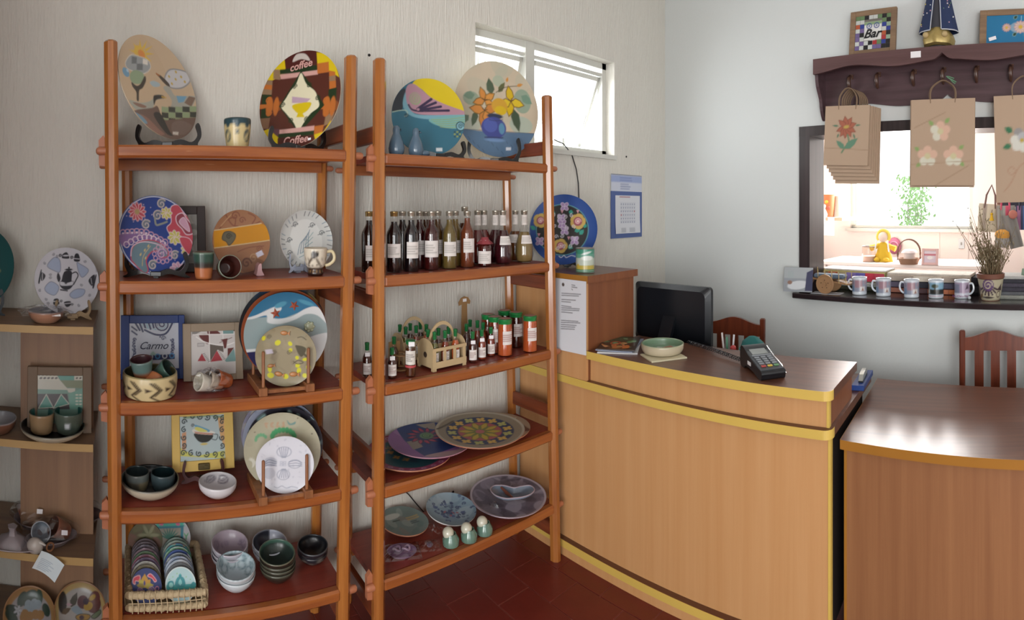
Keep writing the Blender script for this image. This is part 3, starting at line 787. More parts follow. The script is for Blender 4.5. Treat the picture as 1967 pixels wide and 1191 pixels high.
def a_owl(c):
    c.rect(-3, 3, -1, 1.02, '#cdbb88').rect(-3, 3, .80, 1.06, '#25424a')
    for k in range(9): c.circ(-2 + k * .5, .80, .12, '#25424a')
    for x in (-.55, .55, 1.6, -1.6): c.circ(x, .42, .21, '#25424a').circ(x, .40, .12, '#cdbb88').spiral(x, .40, .10, '#25424a', .05, 1.3).ell(x, .42, .16, .05, 45, '#cdbb88')
    c.rect(-.07, .07, .48, .60, '#25424a').rect(-3, 3, 1.06, 4, '#2b3d3c')
pot('decorated_cup', 'small cream ceramic cup with dark teal wavy rim and eye swirls, on the top shelf', 'cup', sit(456, 1.80, z), pprof(.036, .046, .102, .004, .002), a_owl, '#cdbb88')
M, rad = ppose(497, 653, 98, 285, 1.83, 22, -1)
def a_coffee(A):
    Y, BR, MA, PK, GR, TN, OR = '#cdb414', '#51281f', '#4b1f1b', '#c79a92', '#1f331b', '#8a6f55', '#b2662c'
    A.poly([(1200, 420), (1420, 200), (1800, 240), (1800, 760), (1600, 900), (1250, 900)], BR)
    A.poly([(1240, 430), (1290, 330), (1420, 240), (1420, 370), (1330, 420)], Y).poly([(1640, 225), (1760, 240), (1800, 400), (1720, 350), (1640, 300)], Y)
    A.poly([(1415, 200), (1640, 210), (1640, 300), (1420, 340)], MA).blob([(1470, 290), (1500, 240), (1560, 235), (1590, 280), (1530, 270)], '#bdb5ae')
    A.poly([(1380, 345), (1640, 310), (1640, 345), (1380, 378)], GR).poly([(1340, 345), (1380, 345), (1380, 415), (1335, 410)], TN).poly([(1380, 378), (1640, 345), (1645, 375), (1385, 410)], PK).poly([(1640, 300), (1725, 290), (1725, 360), (1640, 370)], OR)
    A.poly([(1260, 420), (1330, 420), (1320, 520), (1250, 520)], TN).poly([(1258, 450), (1325, 452), (1322, 485), (1252, 480)], OR).poly([(1260, 520), (1320, 520), (1310, 680), (1250, 690)], GR).poly([(1240, 690), (1310, 680), (1300, 760), (1250, 760)], '#7a5a44')
    A.poly([(1725, 350), (1770, 360), (1775, 470), (1725, 480)], OR).poly([(1725, 390), (1772, 385), (1772, 420), (1725, 425)], TN).poly([(1720, 480), (1780, 470), (1770, 640), (1710, 660)], GR).poly([(1700, 660), (1770, 640), (1740, 720), (1690, 740)], TN)
    for x in (1305, 1705):
        A.ell(x - 50, 605, 55, 17, 0, OR).ell(x + 50, 600, 50, 40, 0, OR, None, .4)
        A.ell(x, 600, 30, 70, 0, OR).ell(x + 45, 600, 25, 70, 0, OR).spiral(x - 5, 560, 26, OR, 10).spiral(x - 5, 645, 26, OR, 10, cw=-1)
    A.poly([(1525, 350), (1690, 590), (1510, 790), (1370, 600)], GR)
    A.blob([(1525, 365), (1560, 440), (1620, 490), (1640, 540), (1650, 600), (1590, 650), (1540, 720), (1505, 770), (1470, 710), (1420, 650), (1385, 600), (1420, 540), (1450, 490), (1490, 440)], '#d9d3b4')
    for x, y in ((1480, 460), (1580, 450), (1640, 540), (1395, 590), (1450, 700), (1560, 690)): A.spiral(x, y, 20, GR, 7)
    A.poly([(1460, 530), (1590, 545), (1560, 575), (1460, 575)], '#b59aac').blob([(1465, 590), (1590, 570), (1575, 620), (1530, 650), (1490, 640)], Y).poly([(1505, 640), (1530, 640), (1550, 675), (1490, 675)], Y).circ(1450, 545, 14, '#d9d3b4')
    A.poly([(1290, 760), (1375, 760), (1370, 880), (1280, 860)], '#5b3a44').poly([(1375, 765), (1620, 735), (1620, 770), (1375, 795)], PK).poly([(1370, 795), (1620, 770), (1620, 800), (1365, 825)], GR).poly([(1620, 740), (1690, 730), (1680, 790), (1620, 800)], OR)
    A.poly([(1260, 780), (1300, 760), (1370, 820), (1370, 900), (1300, 870)], Y).poly([(1620, 800), (1690, 780), (1740, 700), (1760, 760), (1640, 860)], Y).poly([(1365, 825), (1620, 800), (1600, 890), (1370, 890)], MA)
pc_ = plate('coffee plate painted maroon and yellow with a cup in a diamond, on the top shelf', M, rad, a_coffee, '#51281f', 130, pm('cream_rim', '#c9bda2'), .008, 4, crop=C1)
PKL = pm('pink_lettering', '#c79a92', .3)
A_ = Art(M, 1, False, C1)
for (x, y, sz, rot) in ((1528, 315, .040, 5), (1492, 838, .040, 3)):
    u, v = A_.K(x, y); q = math.hypot(u, v) / rad
    lettering('lettering', 'coffee' if y < 500 else 'Coffee', sz, PKL, pc_, T(u, v, .008 * q ** 4 + .0016) @ RZ(rot), .1, .0005, .0008)
tag_on(pc_, *(lambda k: (k[0], k[1]))(A_.K(1590, 830)), .006, .012, .008, 8)
easel('black wooden stand under the coffee plate on the top shelf', at(575, 1.80, z), 8, .20, .09)

# ---- second shelf
z = ZL[1]; C2 = (160, 330, 3.643)
M, rad = ppose(228, 371, 375, 528, 1.80, 20, 1)
def a_paisley(A):
    W, PK, RD, TE, PU, YE, GY = '#cdb8c4', '#b58ba0', '#a83a4a', '#5c7480', '#7a5a8c', '#b0aa52', '#7c8078'
    A.cv.circ(0, 0, 1.2, '#12327a').cv.circ(0, 0, .97, '#c9ccd2', .02)
    A.petals(375, 280, 62, 12, RD, '#d8b8b8', .36, 0, '#a08a5a', .3)
    A.blob([(585, 390), (615, 350), (610, 250), (660, 235), (700, 290), (740, 330), (770, 420), (765, 520), (700, 520), (660, 470), (610, 440)], RD, W, 5)
    A.blob([(655, 360), (650, 310), (690, 290), (720, 330), (760, 380), (765, 430), (720, 440), (690, 400)], '#7c2c3c', W, 6).blob([(670, 350), (700, 320), (730, 370), (740, 420), (700, 390)], PK, W, 4)
    A.petals(640, 460, 50, 8, YE, W, .5).petals(580, 290, 42, 8, YE, W, .5).petals(720, 550, 40, 7, YE, W, .5)
    A.blob([(675, 460), (740, 470), (765, 540), (735, 580), (690, 520)], RD, W, 4)
    for x, y, r in ((545, 225, 34), (520, 305, 36), (440, 370, 34), (640, 585, 32), (485, 655, 34)): A.spiral(x, y, r, GY, 15, 1.5, 40).spiral(x, y, r + 5, W, 3, 1.4, 40)
    A.curve([(500, 320), (510, 370), (545, 365), (585, 350)], 14, GY)
    for k in range(10): A.circ(275 + k * 33, 420 + abs(k - 3) * 3 + max(0, k - 5) * 14, 22, PK, 7).circ(275 + k * 33, 425 + abs(k - 3) * 3 + max(0, k - 5) * 14, 8, W)
    A.blob([(255, 440), (420, 440), (540, 480), (600, 560), (580, 610), (530, 610), (490, 500), (400, 470), (290, 520), (255, 500)], PU)
    for k in range(9): A.circ(300 + k * 32, 510 - 52 * sin(k * .38), 20, W, 6)
    A.blob([(330, 600), (350, 520), (430, 480), (520, 490), (585, 540), (590, 590), (540, 600), (530, 560), (480, 560), (440, 620), (450, 690), (420, 710), (350, 640)], TE, RD, 8)
    A.curve([(330, 590), (345, 520), (430, 490), (550, 520), (560, 570), (530, 570)], 6, W)
    A.curve([(410, 660), (420, 590), (470, 520)], 4, '#b9a26a')
    for x, y in ((395, 590), (425, 560), (450, 530), (430, 615)): A.leaf(x, y, 26, 12, 60, '#b9a26a')
    for k in range(12): A.circ(555 + 58 * cos(k * .52), 575 + 56 * sin(k * .52), 14, PK, 6)
    A.spiral(548, 575, 36, PU, 14, 1.4).spiral(548, 575, 40, W, 4, 1.5)
    A.petals(655, 690, 54, 9, PK, W, .5, 0, TE, .35)
    for x, y in ((300, 310), (350, 350), (420, 230), (470, 250), (480, 300), (430, 330), (610, 200), (640, 620), (690, 640)): A.circ(x, y, 3, W)
plate('royal blue plate with pink paisley and red flowers, on the second shelf', M, rad, a_paisley, '#12327a', 120, pm('blue_rim', '#1b3a80', .3), .006, 4, crop=C2)
easel('black stand holding the blue paisley plate on the second shelf', at(300, 1.77, z), -8, .19, .09)
DKF = pm('dark_brown_frame', '#2c1c19', .45)
picture('dark brown frame half hidden behind the blue paisley plate', 'picture', lean_at(362, 1.92, z, 7, 0), .125, .235, .03, DKF, lambda c: c.blobs(3, 30, .1, .4, ['#8f8c86', '#6a6862', '#a8a49c'], 1, 1), '#7c7872', nx=24)
def terra_cup(label, M, inner='#5b2a22', glaze='#2d4a40', group=None, r=.041, h=.098):
    def f(c):
        c.rect(-3, 3, -1, 1.1, '#a8643c').rect(-3, 3, .40, 1.05, '#2a2622').rect(-3, 3, .62, 1.05, glaze).rect(-3, 3, 1.02, 9, inner).blobs(4, 20, .02, .08, ['#1d2a26', '#47695c'], 2, 1, .5).rect(-3, 3, .97, 1.03, '#7f8f7c')
        c.rect(-3, 3, -1, .40, '#a8643c')
    return pot('clay_cup', label, 'cup', M, pprof(r * .76, r, h, .004), f, '#a8643c', group=group)
terra_cup('upright terracotta cup glazed green at the rim, beside the blue paisley plate', sit(391, 1.735, z), r=.035, h=.086)
p = at(437, 1.745, z + .034)
terra_cup('terracotta cup with pale green rim lying on its side on the second shelf', T(p) @ RZ(2) @ RX(80) @ RZ(180) @ T(0, 0, -.045), '#4a221c', '#7d9283', r=.038, h=.086)
M, rad = ppose(408, 518, 403, 524, 1.85, 10, 1)
def a_orange(A):
    A.cv.circ(0, 0, 1.2, '#96694a'); D, Lt = '#7d4c38', '#b08a66'
    A.curve([(950, 400), (1000, 340), (1060, 320), (1060, 380)], 9, D).spiral(1060, 310, 34, D, 9, 1.3).spiral(1110, 340, 26, D, 8, 1.2).curve([(990, 300), (1040, 370), (1080, 380)], 9, D).curve([(1150, 290), (1200, 320), (1180, 370), (1230, 350)], 9, D).line([(960, 380), (1030, 300)], 8, Lt)
    A.poly([(905, 415), (1240, 360), (1300, 400), (1300, 480), (910, 535)], '#c08312').line([(905, 412), (1240, 362)], 6, '#c9b48c').line([(910, 535), (1300, 480)], 6, '#c9b48c')
    A.blob([(970, 470), (985, 425), (1030, 418), (1065, 440), (1055, 480), (1020, 515), (1000, 490)], '#5c5644', '#3b372c', 6).spiral(1018, 452, 22, '#2f2b22', 6, 1.5)
    A.spiral(1190, 605, 34, Lt, 9, 1.4).spiral(1140, 640, 40, '#5a3326', 10, 1.3).spiral(1230, 540, 24, D, 6).curve([(1080, 560), (1160, 530), (1260, 520)], 6, D)
    A.ell(1180, 660, 100, 60, 0, '#5f3a2c', None, .5).poly([(1205, 570), (1245, 548), (1260, 580), (1218, 602)], '#c9c6d6')
plate('brown relief plate with an ochre band and a small grey rose, on the second shelf', M, rad, a_orange, '#96694a', 96, rimh=.008, crop=C2)
mk('plate_stand', MB().prism(crs([(-.010, 0), (-.008, .012), (-.004, .034), (.006, .040), (.008, .018), (.014, .006), (.014, 0)], 4), -.02, .02, RX(90)), pm('pink_painted_wood', '#b08a8c', .5), None, T(at(496, 1.79, z + .001)), label='small pink painted wooden stand propping the ochre banded plate', cat='stand')
M, rad = ppose(537, 637, 404, 519, 1.87, 8, 1)
def a_white(A):
    A.cv.circ(0, 0, 1.2, '#c9cbc8'); G, Bl = '#4d545a', '#6f8696'
    A.ell(1560, 480, 130, 150, 0, '#d9dbd8')
    for k in range(34):
        a = k * .185
        if k % 5 != 4: A.line([(1555 + 150 * cos(a), 478 + 170 * sin(a)), (1555 + 178 * cos(a + .03), 478 + 198 * sin(a + .03))], 5, G if k % 3 else Bl)
    for k in range(5): A.curve([(1500 + k * 18, 580 - k * 8), (1520 + k * 14, 500 - k * 14), (1560 + k * 6, 470 - k * 16)], 5, Bl).line([(1510 + k * 14, 600 - k * 30), (1600 + k * 2, 560 - k * 34)], 4, '#6f9aa0')
    for x, y in ((1480, 370), (1600, 375), (1440, 480), (1665, 430), (1440, 570)): A.spiral(x, y, 22, G, 5, 1.3).line([(x - 24, y + 12), (x + 22, y - 8)], 4, G)
plate('small white plate with blue-grey brush strokes, behind the footed mug', M, rad, a_white, '#c9cbc8', 96, WHITEG, .012, 5, crop=C2)
easel('pale grey painted stand under the small white plate on the second shelf', at(572, 1.83, z), 4, .06, .07, pm('pale_grey_paint', '#8d93a2', .5))
def a_fm(c):
    c.rect(-3, 3, .30, 9, '#cfc6b4').rect(-3, 3, -1, .30, '#32211a').circ(-.1, .78, .14, '#2a211c').circ(.08, .80, .1, '#2a211c').ell(-.35, .55, .25, .05, 40, '#4a3d33').ell(.2, .5, .22, .05, -40, '#4a3d33')
    for x in (-.7, -.45, -.2, .1, .4, .7, 1): c.ell(x, .40 + .03 * cos(9 * x), .05, .03, 0, '#3b3029').circ(x, .16, .05, '#8a6a40').ell(x, .62, .03, .05, 20, '#4a3d33')
mg = pot('footed_mug', 'cream footed mug with black sprigs and a dark base beside the white plate', 'mug', sit(606, 1.745, z), ([(0, 0), (.026, 0), (.028, .006), (.024, .022), (.033, .034), (.038, .06), (.040, .092), (.038, .093), (.036, .09), (.033, .04), (0, .034)], 1, 6), a_fm, '#cfc6b4')
handle(mg, CREAMG, .036, .032, .078, .028, .0055, 1, 0)

# ---- third shelf
z = ZL[2]; C3 = (160, 540, 3.643)
BLUEF = pm('royal_blue_paint', '#0f2f6e', .45, var=.06, vscale=4)
MF = lean_at(294, 1.925, z, 7, 0); wF, hF = pxm(294, 1.92, 124), pxm(294, 1.92, 121)
def a_carmo(A):
    N, W, TE = '#141d4c', '#b9bcc4', '#5f93a6'
    A.cv.rect(-3, 3, -3, 3, '#b4b7c2'); A.poly([(330, 235), (640, 235), (640, 300), (560, 350), (430, 330), (330, 250)], '#7f9fb0')
    for k in range(7): A.line([(350 + k * 32, 268 - k * 3), (395 + k * 22 + (k > 2) * 10, 352 - abs(k - 1) * 9)], 22, W).line([(350 + k * 32, 268 - k * 3), (395 + k * 22 + (k > 2) * 10, 352 - abs(k - 1) * 9)], 14, N)
    A.spiral(555, 300, 58, W, 20, 1.8, 100).spiral(555, 300, 58, N, 10, 1.8, 100)
    A.curve([(430, 340), (510, 375), (580, 365), (625, 290)], 22, W).curve([(430, 342), (510, 375), (580, 365), (625, 290)], 13, N)
    for y in (320, 350): A.line([(340, y), (375, y + 25)], 11, N)
    A.spiral(560, 400, 17, N, 6, 1.2).circ(538, 390, 6, N)
    for k in range(6): A.spiral(357, 410 + k * 22, 13, N, 8, 1.0, k * 60).spiral(624, 410 + k * 22, 13, N, 8, 1.0, 180 + k * 60)
    A.poly([(340, 522), (640, 510), (640, 545), (345, 560)], N)
    for k in range(6): A.circ(370 + k * 50, 532 - k * 2, 15, '#3f83b8' if k % 2 else W, 7)
    A.circ(488, 505, 12, '#8fa8a0').circ(478, 512, 8, '#8fa8a0').circ(500, 512, 8, '#8fa8a0')
fb = picture('blue framed name tile reading Carmo with a navy scroll, on the third shelf', 'picture', MF, wF, hF, (.030, .022, .036, .028), BLUEF, a_carmo, '#b4b7c2', C3, nx=90)
A_ = Art(MF, 1, True, C3); u, v = A_.K(488, 452)
lettering('lettering', 'Carmo', .036, pm('navy_lettering', '#1a1c38', .4), fb, T(u, -.007, v) @ RX(90), .45, .0006, .0002)
TAUP = pm('taupe_frame', '#93826d', .55, var=.06, vscale=10)
MF = lean_at(410, 1.89, z, 8, 0)
def a_mosaic(A):
    W, BR, TE, DK = '#c5c0bd', '#5c211d', '#6f9290', '#5a5048'
    A.cv.rect(-3, 3, -3, 3, W); A.poly([(760, 280), (870, 280), (870, 330), (790, 370), (760, 380)], '#7b7772').poly([(870, 280), (970, 275), (970, 320), (870, 310)], '#86979a').poly([(960, 270), (1050, 270), (1050, 360), (980, 330)], W)
    for i in range(5):
        for j in range(4): A.ell(975 + i * 18 + (j % 2) * 8, 285 + j * 20, 8, 5, 0, '#3b332e')
    A.poly([(970, 310), (1050, 330), (1050, 370), (975, 372)], TE).poly([(790, 330), (810, 305), (870, 305), (870, 322), (800, 350)], BR).blob([(870, 318), (910, 330), (960, 368), (900, 372), (870, 368)], BR).blob([(810, 378), (875, 375), (875, 440), (840, 420)], BR)
    A.poly([(880, 440), (990, 450), (985, 500), (940, 480), (890, 560)], DK).line([(880, 280), (885, 570)], 5, '#e2ddda').line([(765, 375), (1055, 370)], 5, '#e2ddda').line([(970, 280), (985, 500)], 4, '#e2ddda').curve([(790, 390), (860, 430), (980, 450), (1055, 430)], 6, '#e6e2df')
    A.poly([(960, 410), (1010, 400), (1000, 470), (985, 470), (975, 420)], BR).line([(955, 430), (1040, 395)], 4, BR)
    A.poly([(800, 560), (830, 505), (860, 560)], '#a0303a').poly([(890, 565), (935, 485), (975, 555)], '#a0303a')
    for k in range(7): A.line([(838 + k * 6, 510 + k * 9), (850 + k * 6, 506 + k * 9)], 3, '#201a18').line([(945 + k * 6, 492 + k * 9), (957 + k * 6, 488 + k * 9)], 3, '#201a18')
    A.poly([(990, 555), (1055, 470), (1070, 560), (1000, 565)], TE).poly([(1010, 470), (1055, 465), (1010, 530)], BR).poly([(800, 435), (845, 433), (845, 455), (800, 458)], '#b3aead', '#8f8a88', 4)
picture('taupe framed square tile with abstract maroon fish mosaic, on the third shelf', 'picture', MF, pxm(410, 1.89, 116), pxm(410, 1.89, 108), (.028, .026, .020, .028), TAUP, a_mosaic, '#c5c0bd', C3, nx=90)
def a_zig(c):
    c.rect(-3, 3, -2, 1.05, '#c9b88c')
    for k in range(9):
        x = -1.9 + k * .48
        c.line([(x, .82), (x + .2, .5), (x, .2), (x + .2, .0)], .06, '#2c211a').line([(x + .08, .82), (x + .26, .5), (x + .1, .25)], .04, '#2c211a').poly([(x - .14, .6), (x + .04, .5), (x - .12, .4)], '#3a2c20')
    c.rect(-3, -1.1, -2, 1.05, '#2a150f').rect(-3, 3, 1.05, 9, '#57543a').rect(-3, 3, .97, 1.08, '#8f8258')
    c.line([(-1.1, 0), (-1.1, 1)], .03, '#2a150f')
bz = sit(288, 1.775, z)
pot('deep_bowl', 'cream bowl with dark zigzag pattern holding three small cups, on the third shelf', 'bowl', bz, pprof(.082, .088, .072, .006, .004), a_zig, '#c9b88c', 120, 110)
def cupp(label, M, rb, rt, h, cols, group=None, name='small_cup', letters=None):
    def f(c):
        c.rect(-3, 3, -2, 9, cols[0]).rect(-3, 3, cols[3], 1.05, cols[1]).rect(-3, 3, 1.02, 9, cols[2])
        if letters: c.squig(letters, 12, .05, .12, ['#15191a'], 1.2, 0.01, .05)
    return pot(name, label, 'cup', M, pprof(rb, rt, h, .0035), f, cols[0], group=group, nz=30)
b0 = at(288, 1.775, z)
c_ = cupp('grey-green cup with a dark lower half tilted in the zigzag bowl', T(b0 + Vector((-.022, -.012, .048))) @ RY(-6) @ RX(8), .026, .038, .072, ('#9a5d3c', '#5d7672', '#42262b', .42))
cupp('green glazed cup lying behind the others in the zigzag bowl', T(b0 + Vector((.022, .035, .038))) @ RY(48) @ RX(20), .024, .036, .062, ('#4d6b5f', '#4d6b5f', '#2b3a36', .3))
cupp('plain terracotta cup lying upside down at the front of the zigzag bowl', T(b0 + Vector((.022, -.018, .066))) @ RY(35) @ RX(150), .024, .034, .062, ('#ad6a42', '#ad6a42', '#8a5238', 2))
# three cups wrapped in clear film
GW = 'film-wrapped cups on the third shelf'
for k, (px, dz, c0, lab) in enumerate(((394, .030, ('#c7c2b6', '#c7c2b6', '#b9b2a0', .3), 'pale inside of a film-wrapped cup lying sideways, first of three on the third shelf'), (412, .034, ('#b0826a', '#b5aa9a', '#9a8a78', .5), 'middle film-wrapped cup lying sideways on the third shelf'), (428, .032, ('#a5562e', '#a5562e', '#7c4028', .5), 'orange clay cup in clear film beside the wooden plate rack'))):
    cupp(lab, T(at(px, 1.765 + k * .012, z + .032)) @ RZ(20) @ RY(-72) @ T(0, 0, -.028), .022, .031, .055, c0, GW)
def wrap_mesh(w, d, h, seed, n=14, k=.25):
    rg = random.Random(seed); m = MB(); vs = []; fs = []
    for i in range(n):
        for j in range(2 * n):
            a = pi * i / (n - 1) - pi / 2; b = pi * j / n; r = 1 + rg.uniform(-k, k)
            vs.append((w * r * cos(a) * cos(b), d * r * cos(a) * sin(b), max(-h * .98, h * r * sin(a))))
    for i in range(n - 1):
        for j in range(2 * n): fs.append((i * 2 * n + j, i * 2 * n + (j + 1) % (2 * n), (i + 1) * 2 * n + (j + 1) % (2 * n), (i + 1) * 2 * n + j))
    return m.add(vs, fs, False)
mk('plastic_wrap', wrap_mesh(.062, .038, .036, 3), WRAP, None, T(at(405, 1.775, z + .036)), label='crumpled clear film around the three cups on the third shelf', cat='wrap')
# stack of big plates leaning right, in a wooden rack
G = 'plates leaning in the third-shelf rack'
Mb, rb_ = ppose(466, 632, 558, 727, 1.812, 0, 1, -1)
def a_sea(A):
    W, SA, BL, NV = '#d0d2d2', '#8f9fa0', '#2f6f92', '#2b2850'
    A.cv.circ(0, 0, 1.2, SA)
    A.poly([(1100, 60), (1700, 60), (1720, 180), (1600, 190), (1480, 230), (1380, 270), (1300, 250), (1150, 260)], BL)
    A.blob([(1100, 265), (1200, 240), (1310, 190), (1370, 170), (1385, 200), (1330, 260), (1450, 250), (1560, 190), (1640, 180), (1720, 260), (1720, 310), (1640, 240), (1560, 230), (1480, 270), (1380, 300), (1290, 290), (1280, 240), (1180, 265)], W)
    A.ell(1380, 165, 45, 18, 20, '#4f93ad').ell(1560, 150, 60, 14, -20, '#4f93ad')
    A.blob([(1110, 480), (1230, 470), (1330, 440), (1500, 420), (1650, 370), (1720, 370), (1720, 480), (1650, 540), (1560, 600), (1400, 480), (1250, 500), (1115, 500)], W)
    A.poly([(1105, 500), (1230, 490), (1300, 500), (1500, 640), (1660, 540), (1700, 560), (1500, 760), (1200, 700)], NV)
b1 = plate('dark-rimmed plate at the very back of the rack behind the seascape plate', frame(Mb.translation + Vector((.0, .040, .012)), Mb.to_3x3() @ Vector((0, 0, 1))), rb_ * 1.03, lambda c: c.blobs(8, 40, .1, .3, ['#2d3238', '#46525a', '#8a7a4a', '#2b4668'], 1, 1), '#2c2a2c', 40, pm('dark_rim', '#1d1a1c', .3), group=G)
b2 = plate('bare terracotta plate rim showing behind the seascape plate', frame(Mb.translation + Vector((.0, .020, .004)), Mb.to_3x3() @ Vector((0, 0, 1))), rb_ * 1.005, None, '#8c4a2e', 16, group=G)
sea = plate('large round seascape plate with two clay starfish and a shell, in the third-shelf rack', Mb, rb_ * .97, a_sea, '#8f9fa0', 110, TERRA, .004, 6, crop=C3, group=G)
A_ = Art(Mb, 1, False, C3)
def star(o, x, y, r, mat, rot=0):
    P = []
    for k in range(10): q = r if k % 2 == 0 else r * .42; P.append((q * cos(k * pi / 5 + rot), q * sin(k * pi / 5 + rot)))
    m = MB(); vs = [(0, 0, r * .35)] + [(a, b, .001) for a, b in P] + [(a, b, 0) for a, b in P]
    fs = [(0, 1 + k, 1 + (k + 1) % 10) for k in range(10)]
    m.add(vs, fs); mk('clay_starfish', m, mat, o, T(*A_.K(x, y), .001))
STARC = pm('starfish_clay', '#a0503a', .55)
star(sea, 1345, 225, .019, STARC, .5); star(sea, 1475, 170, .019, STARC, 1.0)
def shell(o, x, y, r, mat):
    m = MB(); m.ball((0, 0, .002), r, r, r * .4, 14)
    for k in range(7): m.ball((r * .8 * cos(k * .9), r * .8 * sin(k * .9), .003), r * .35, None, r * .3, 8)
    mk('clay_shell', m, mat, o, T(*A_.K(x, y), .001))
shell(sea, 1580, 318, .018, pm('shell_glaze', '#a3a88c', .25, coat=.4))
Mf, rf = ppose(490, 608, 625, 742, 1.74, 0, 1, -1)
def a_fish(A):
    A.cv.circ(0, 0, 1.2, '#8c8268'); rg = random.Random(2)
    A.cv.blobs(6, 60, .05, .2, ['#958b70', '#7e745c', '#8a8470'], 1, 1, .5)
    for k in range(16): A.ell(1250 + rg.uniform(0, 340), 390 + rg.uniform(0, 300), rg.uniform(10, 26), rg.uniform(8, 22), rg.uniform(0, 180), '#c4c01e')
    A.blob([(1490, 450), (1560, 470), (1530, 530), (1500, 500)], '#4a4632').line([(1490, 455), (1560, 525)], 14, '#4a4632')
    for x, y in ((1300, 390), (1440, 500), (1335, 500)): A.spiral(x, y, 17, '#5a523e', 5)
    A.curve([(1500, 395), (1530, 390), (1560, 410)], 5, '#3b3628').curve([(1470, 575), (1505, 555), (1540, 570), (1500, 580), (1470, 560)], 5, '#3b3628')
    A.poly([(1270, 480), (1320, 475), (1330, 505), (1280, 512)], '#bcb6c2')
fi = plate('small round grey-yellow plate with clay fish in relief, front of the third-shelf rack', Mf, rf, a_fish, '#8c8268', 84, pm('tan_rim', '#8a7355', .5), .003, 6, crop=C3, group=G)
A_ = Art(Mf, 1, False, C3); FISHC = pm('fish_clay', '#b07a4c', .35, coat=.3)
for x, y, w in ((1405, 362, .026), (1310, 592, .022), (1365, 648, .027), (1470, 650, .028)):
    m = MB(); m.ball((0, 0, .002), w * .5, w * .3, w * .18, 12).prism([(w * .4, 0), (w * .75, w * .3), (w * .68, 0), (w * .75, -w * .3)], .001, .005)
    mk('clay_fish', m, FISHC, fi, T(*A_.K(x, y), .001) @ RZ(random.uniform(-20, 20)))
RACKW = wood('rack_wood', '#6e4024', '#94603a', 'z', .5, 0, 14, 12, .04)
def rack(label, px0, px1, Y, z, hh, depth=.16):
    x0, x1 = xat(px0, Y), xat(px1, Y); root = thing('plate_rack', label, 'rack', T((x0 + x1) / 2, Y, z), 'wooden plate racks'); w = (x1 - x0) / 2
    for sx in (-1, 1):
        b = mk('foot_beam', B(sx * w - .0145, sx * w + .0145, -.016, depth, 0, .026, b=.002), RACKW, root)
        for y, h in ((0, hh), (depth - .02, hh * .6)): mk('dowel', MB().lathe([(0, .0), (.0055, .0), (.0055, h), (.003, h + .003), (0, h + .003)], 10), RACKW, b, T(sx * (w - .003), y, .026))
    mk('cross_bar', B(-w + .014, w - .014, -.006, .006, .006, .017), RACKW, root)
    mk('cross_bar', B(-w + .014, w - .014, depth - .03, depth - .018, .006, .017), RACKW, root)
rack('wooden dowel rack holding the fish plate and seascape plate', 504, 594, 1.706, z, .112)

# ---- fourth shelf
z = ZL[3]; C4 = (160, 750, 3.643)
YELF = pm('butter_yellow_frame', '#c9a95c', .55)
MF = lean_at(391, 1.865, z + .035, 9, 2)
def a_cup(A):
    DK, LB = '#2e3c40', '#a9b8ba'
    A.cv.rect(-3, 3, -3, 3, LB); A.poly([(690, 150), (990, 180), (985, 230), (900, 180), (700, 200)], '#7f977a').poly([(940, 190), (1000, 190), (990, 400), (960, 330)], '#c29a6a').poly([(680, 400), (780, 460), (990, 420), (985, 475), (680, 460)], '#bfbe62').poly([(690, 300), (720, 290), (720, 410), (690, 420)], '#c0906c')
    for k in range(6):
        for (x, y) in ((715 + k * 52, 178 + k * 3), (700 + k * 55, 438 + k * 2)): A.spiral(x, y, 21, DK, 8, 1.2, k * 70)
    for k in range(4):
        for x in (705, 972): A.spiral(x, 220 + k * 55, 20, DK, 8, 1.2, k * 80)
    A.blob([(780, 300), (905, 310), (880, 355), (830, 365), (795, 345)], '#262a28').blob([(775, 270), (905, 285), (910, 310), (780, 300)], '#d0cfc6').blob([(785, 240), (880, 275), (870, 290), (790, 260)], '#5f97b4').poly([(775, 288), (910, 300), (905, 312), (785, 302)], '#b98a78')
    A.blob([(780, 270), (800, 255), (870, 285), (820, 290)], '#c7c56a').curve([(905, 305), (940, 310), (930, 345), (900, 340)], 5, DK).spiral(765, 245, 12, DK, 4).ell(845, 375, 26, 8, 0, '#bfae6a')
yf = picture('pale yellow framed tile of a stacked teacup and bowl, on the fourth shelf', 'picture', MF, pxm(391, 1.865, 121), pxm(391, 1.865, 113), (.028, .032, .034, .022), YELF, a_cup, '#a9b8ba', C4, nx=84)
m = MB().box(-.02, .02, -.015, -.0095, .004, .026, b=.002); m.lathe([(.006, 0), (.006, .004), (0, .004)], 10, T(.006, -.015, .015) @ RX(90))
mk('brass_clasp', m, pm('old_brass', '#6f6244', .35, metal=.8), yf)
easel('brown wooden stand under the yellow framed cup tile', at(391, 1.845, z), 0, .13, .08, pm('plum_brown_wood', '#4a2a2a', .4))
DKG = ('#1c2628')
def a_dk(c): c.rect(-3, 3, -2, .98, '#b9b09c').rect(-3, 3, .93, 9, '#141c20').blobs(9, 14, .1, .4, ['#1d2a30', '#10161a'], 2, 3, .4).rect(-3, 3, -2, .93, '#b9b09c')
pot('wide_bowl', 'wide cream bowl with a near-black inside holding two grey cups, on the fourth shelf', 'bowl', sit(288, 1.80, z), pprof(.055, .096, .05, .005, .012), a_dk, '#b9b09c', 72, 36)
b0 = at(288, 1.80, z)
def two(c): c.rect(-3, 3, -2, 1.03, '#6f6a5e').rect(-3, 0.1, -2, .62, '#5b564c').rect(.1, 3, -2, .62, '#7a7058').rect(-3, 3, .62, 1.03, '#5c6260').rect(-3, 3, 1.03, 9, '#2c3638')
pot('small_cup', 'taupe and grey two-tone cup standing in the wide dark bowl', 'cup', T(b0 + Vector((-.042, .003, .012))), pprof(.032, .040, .058, .0035, .003), two, '#6f6a5e')
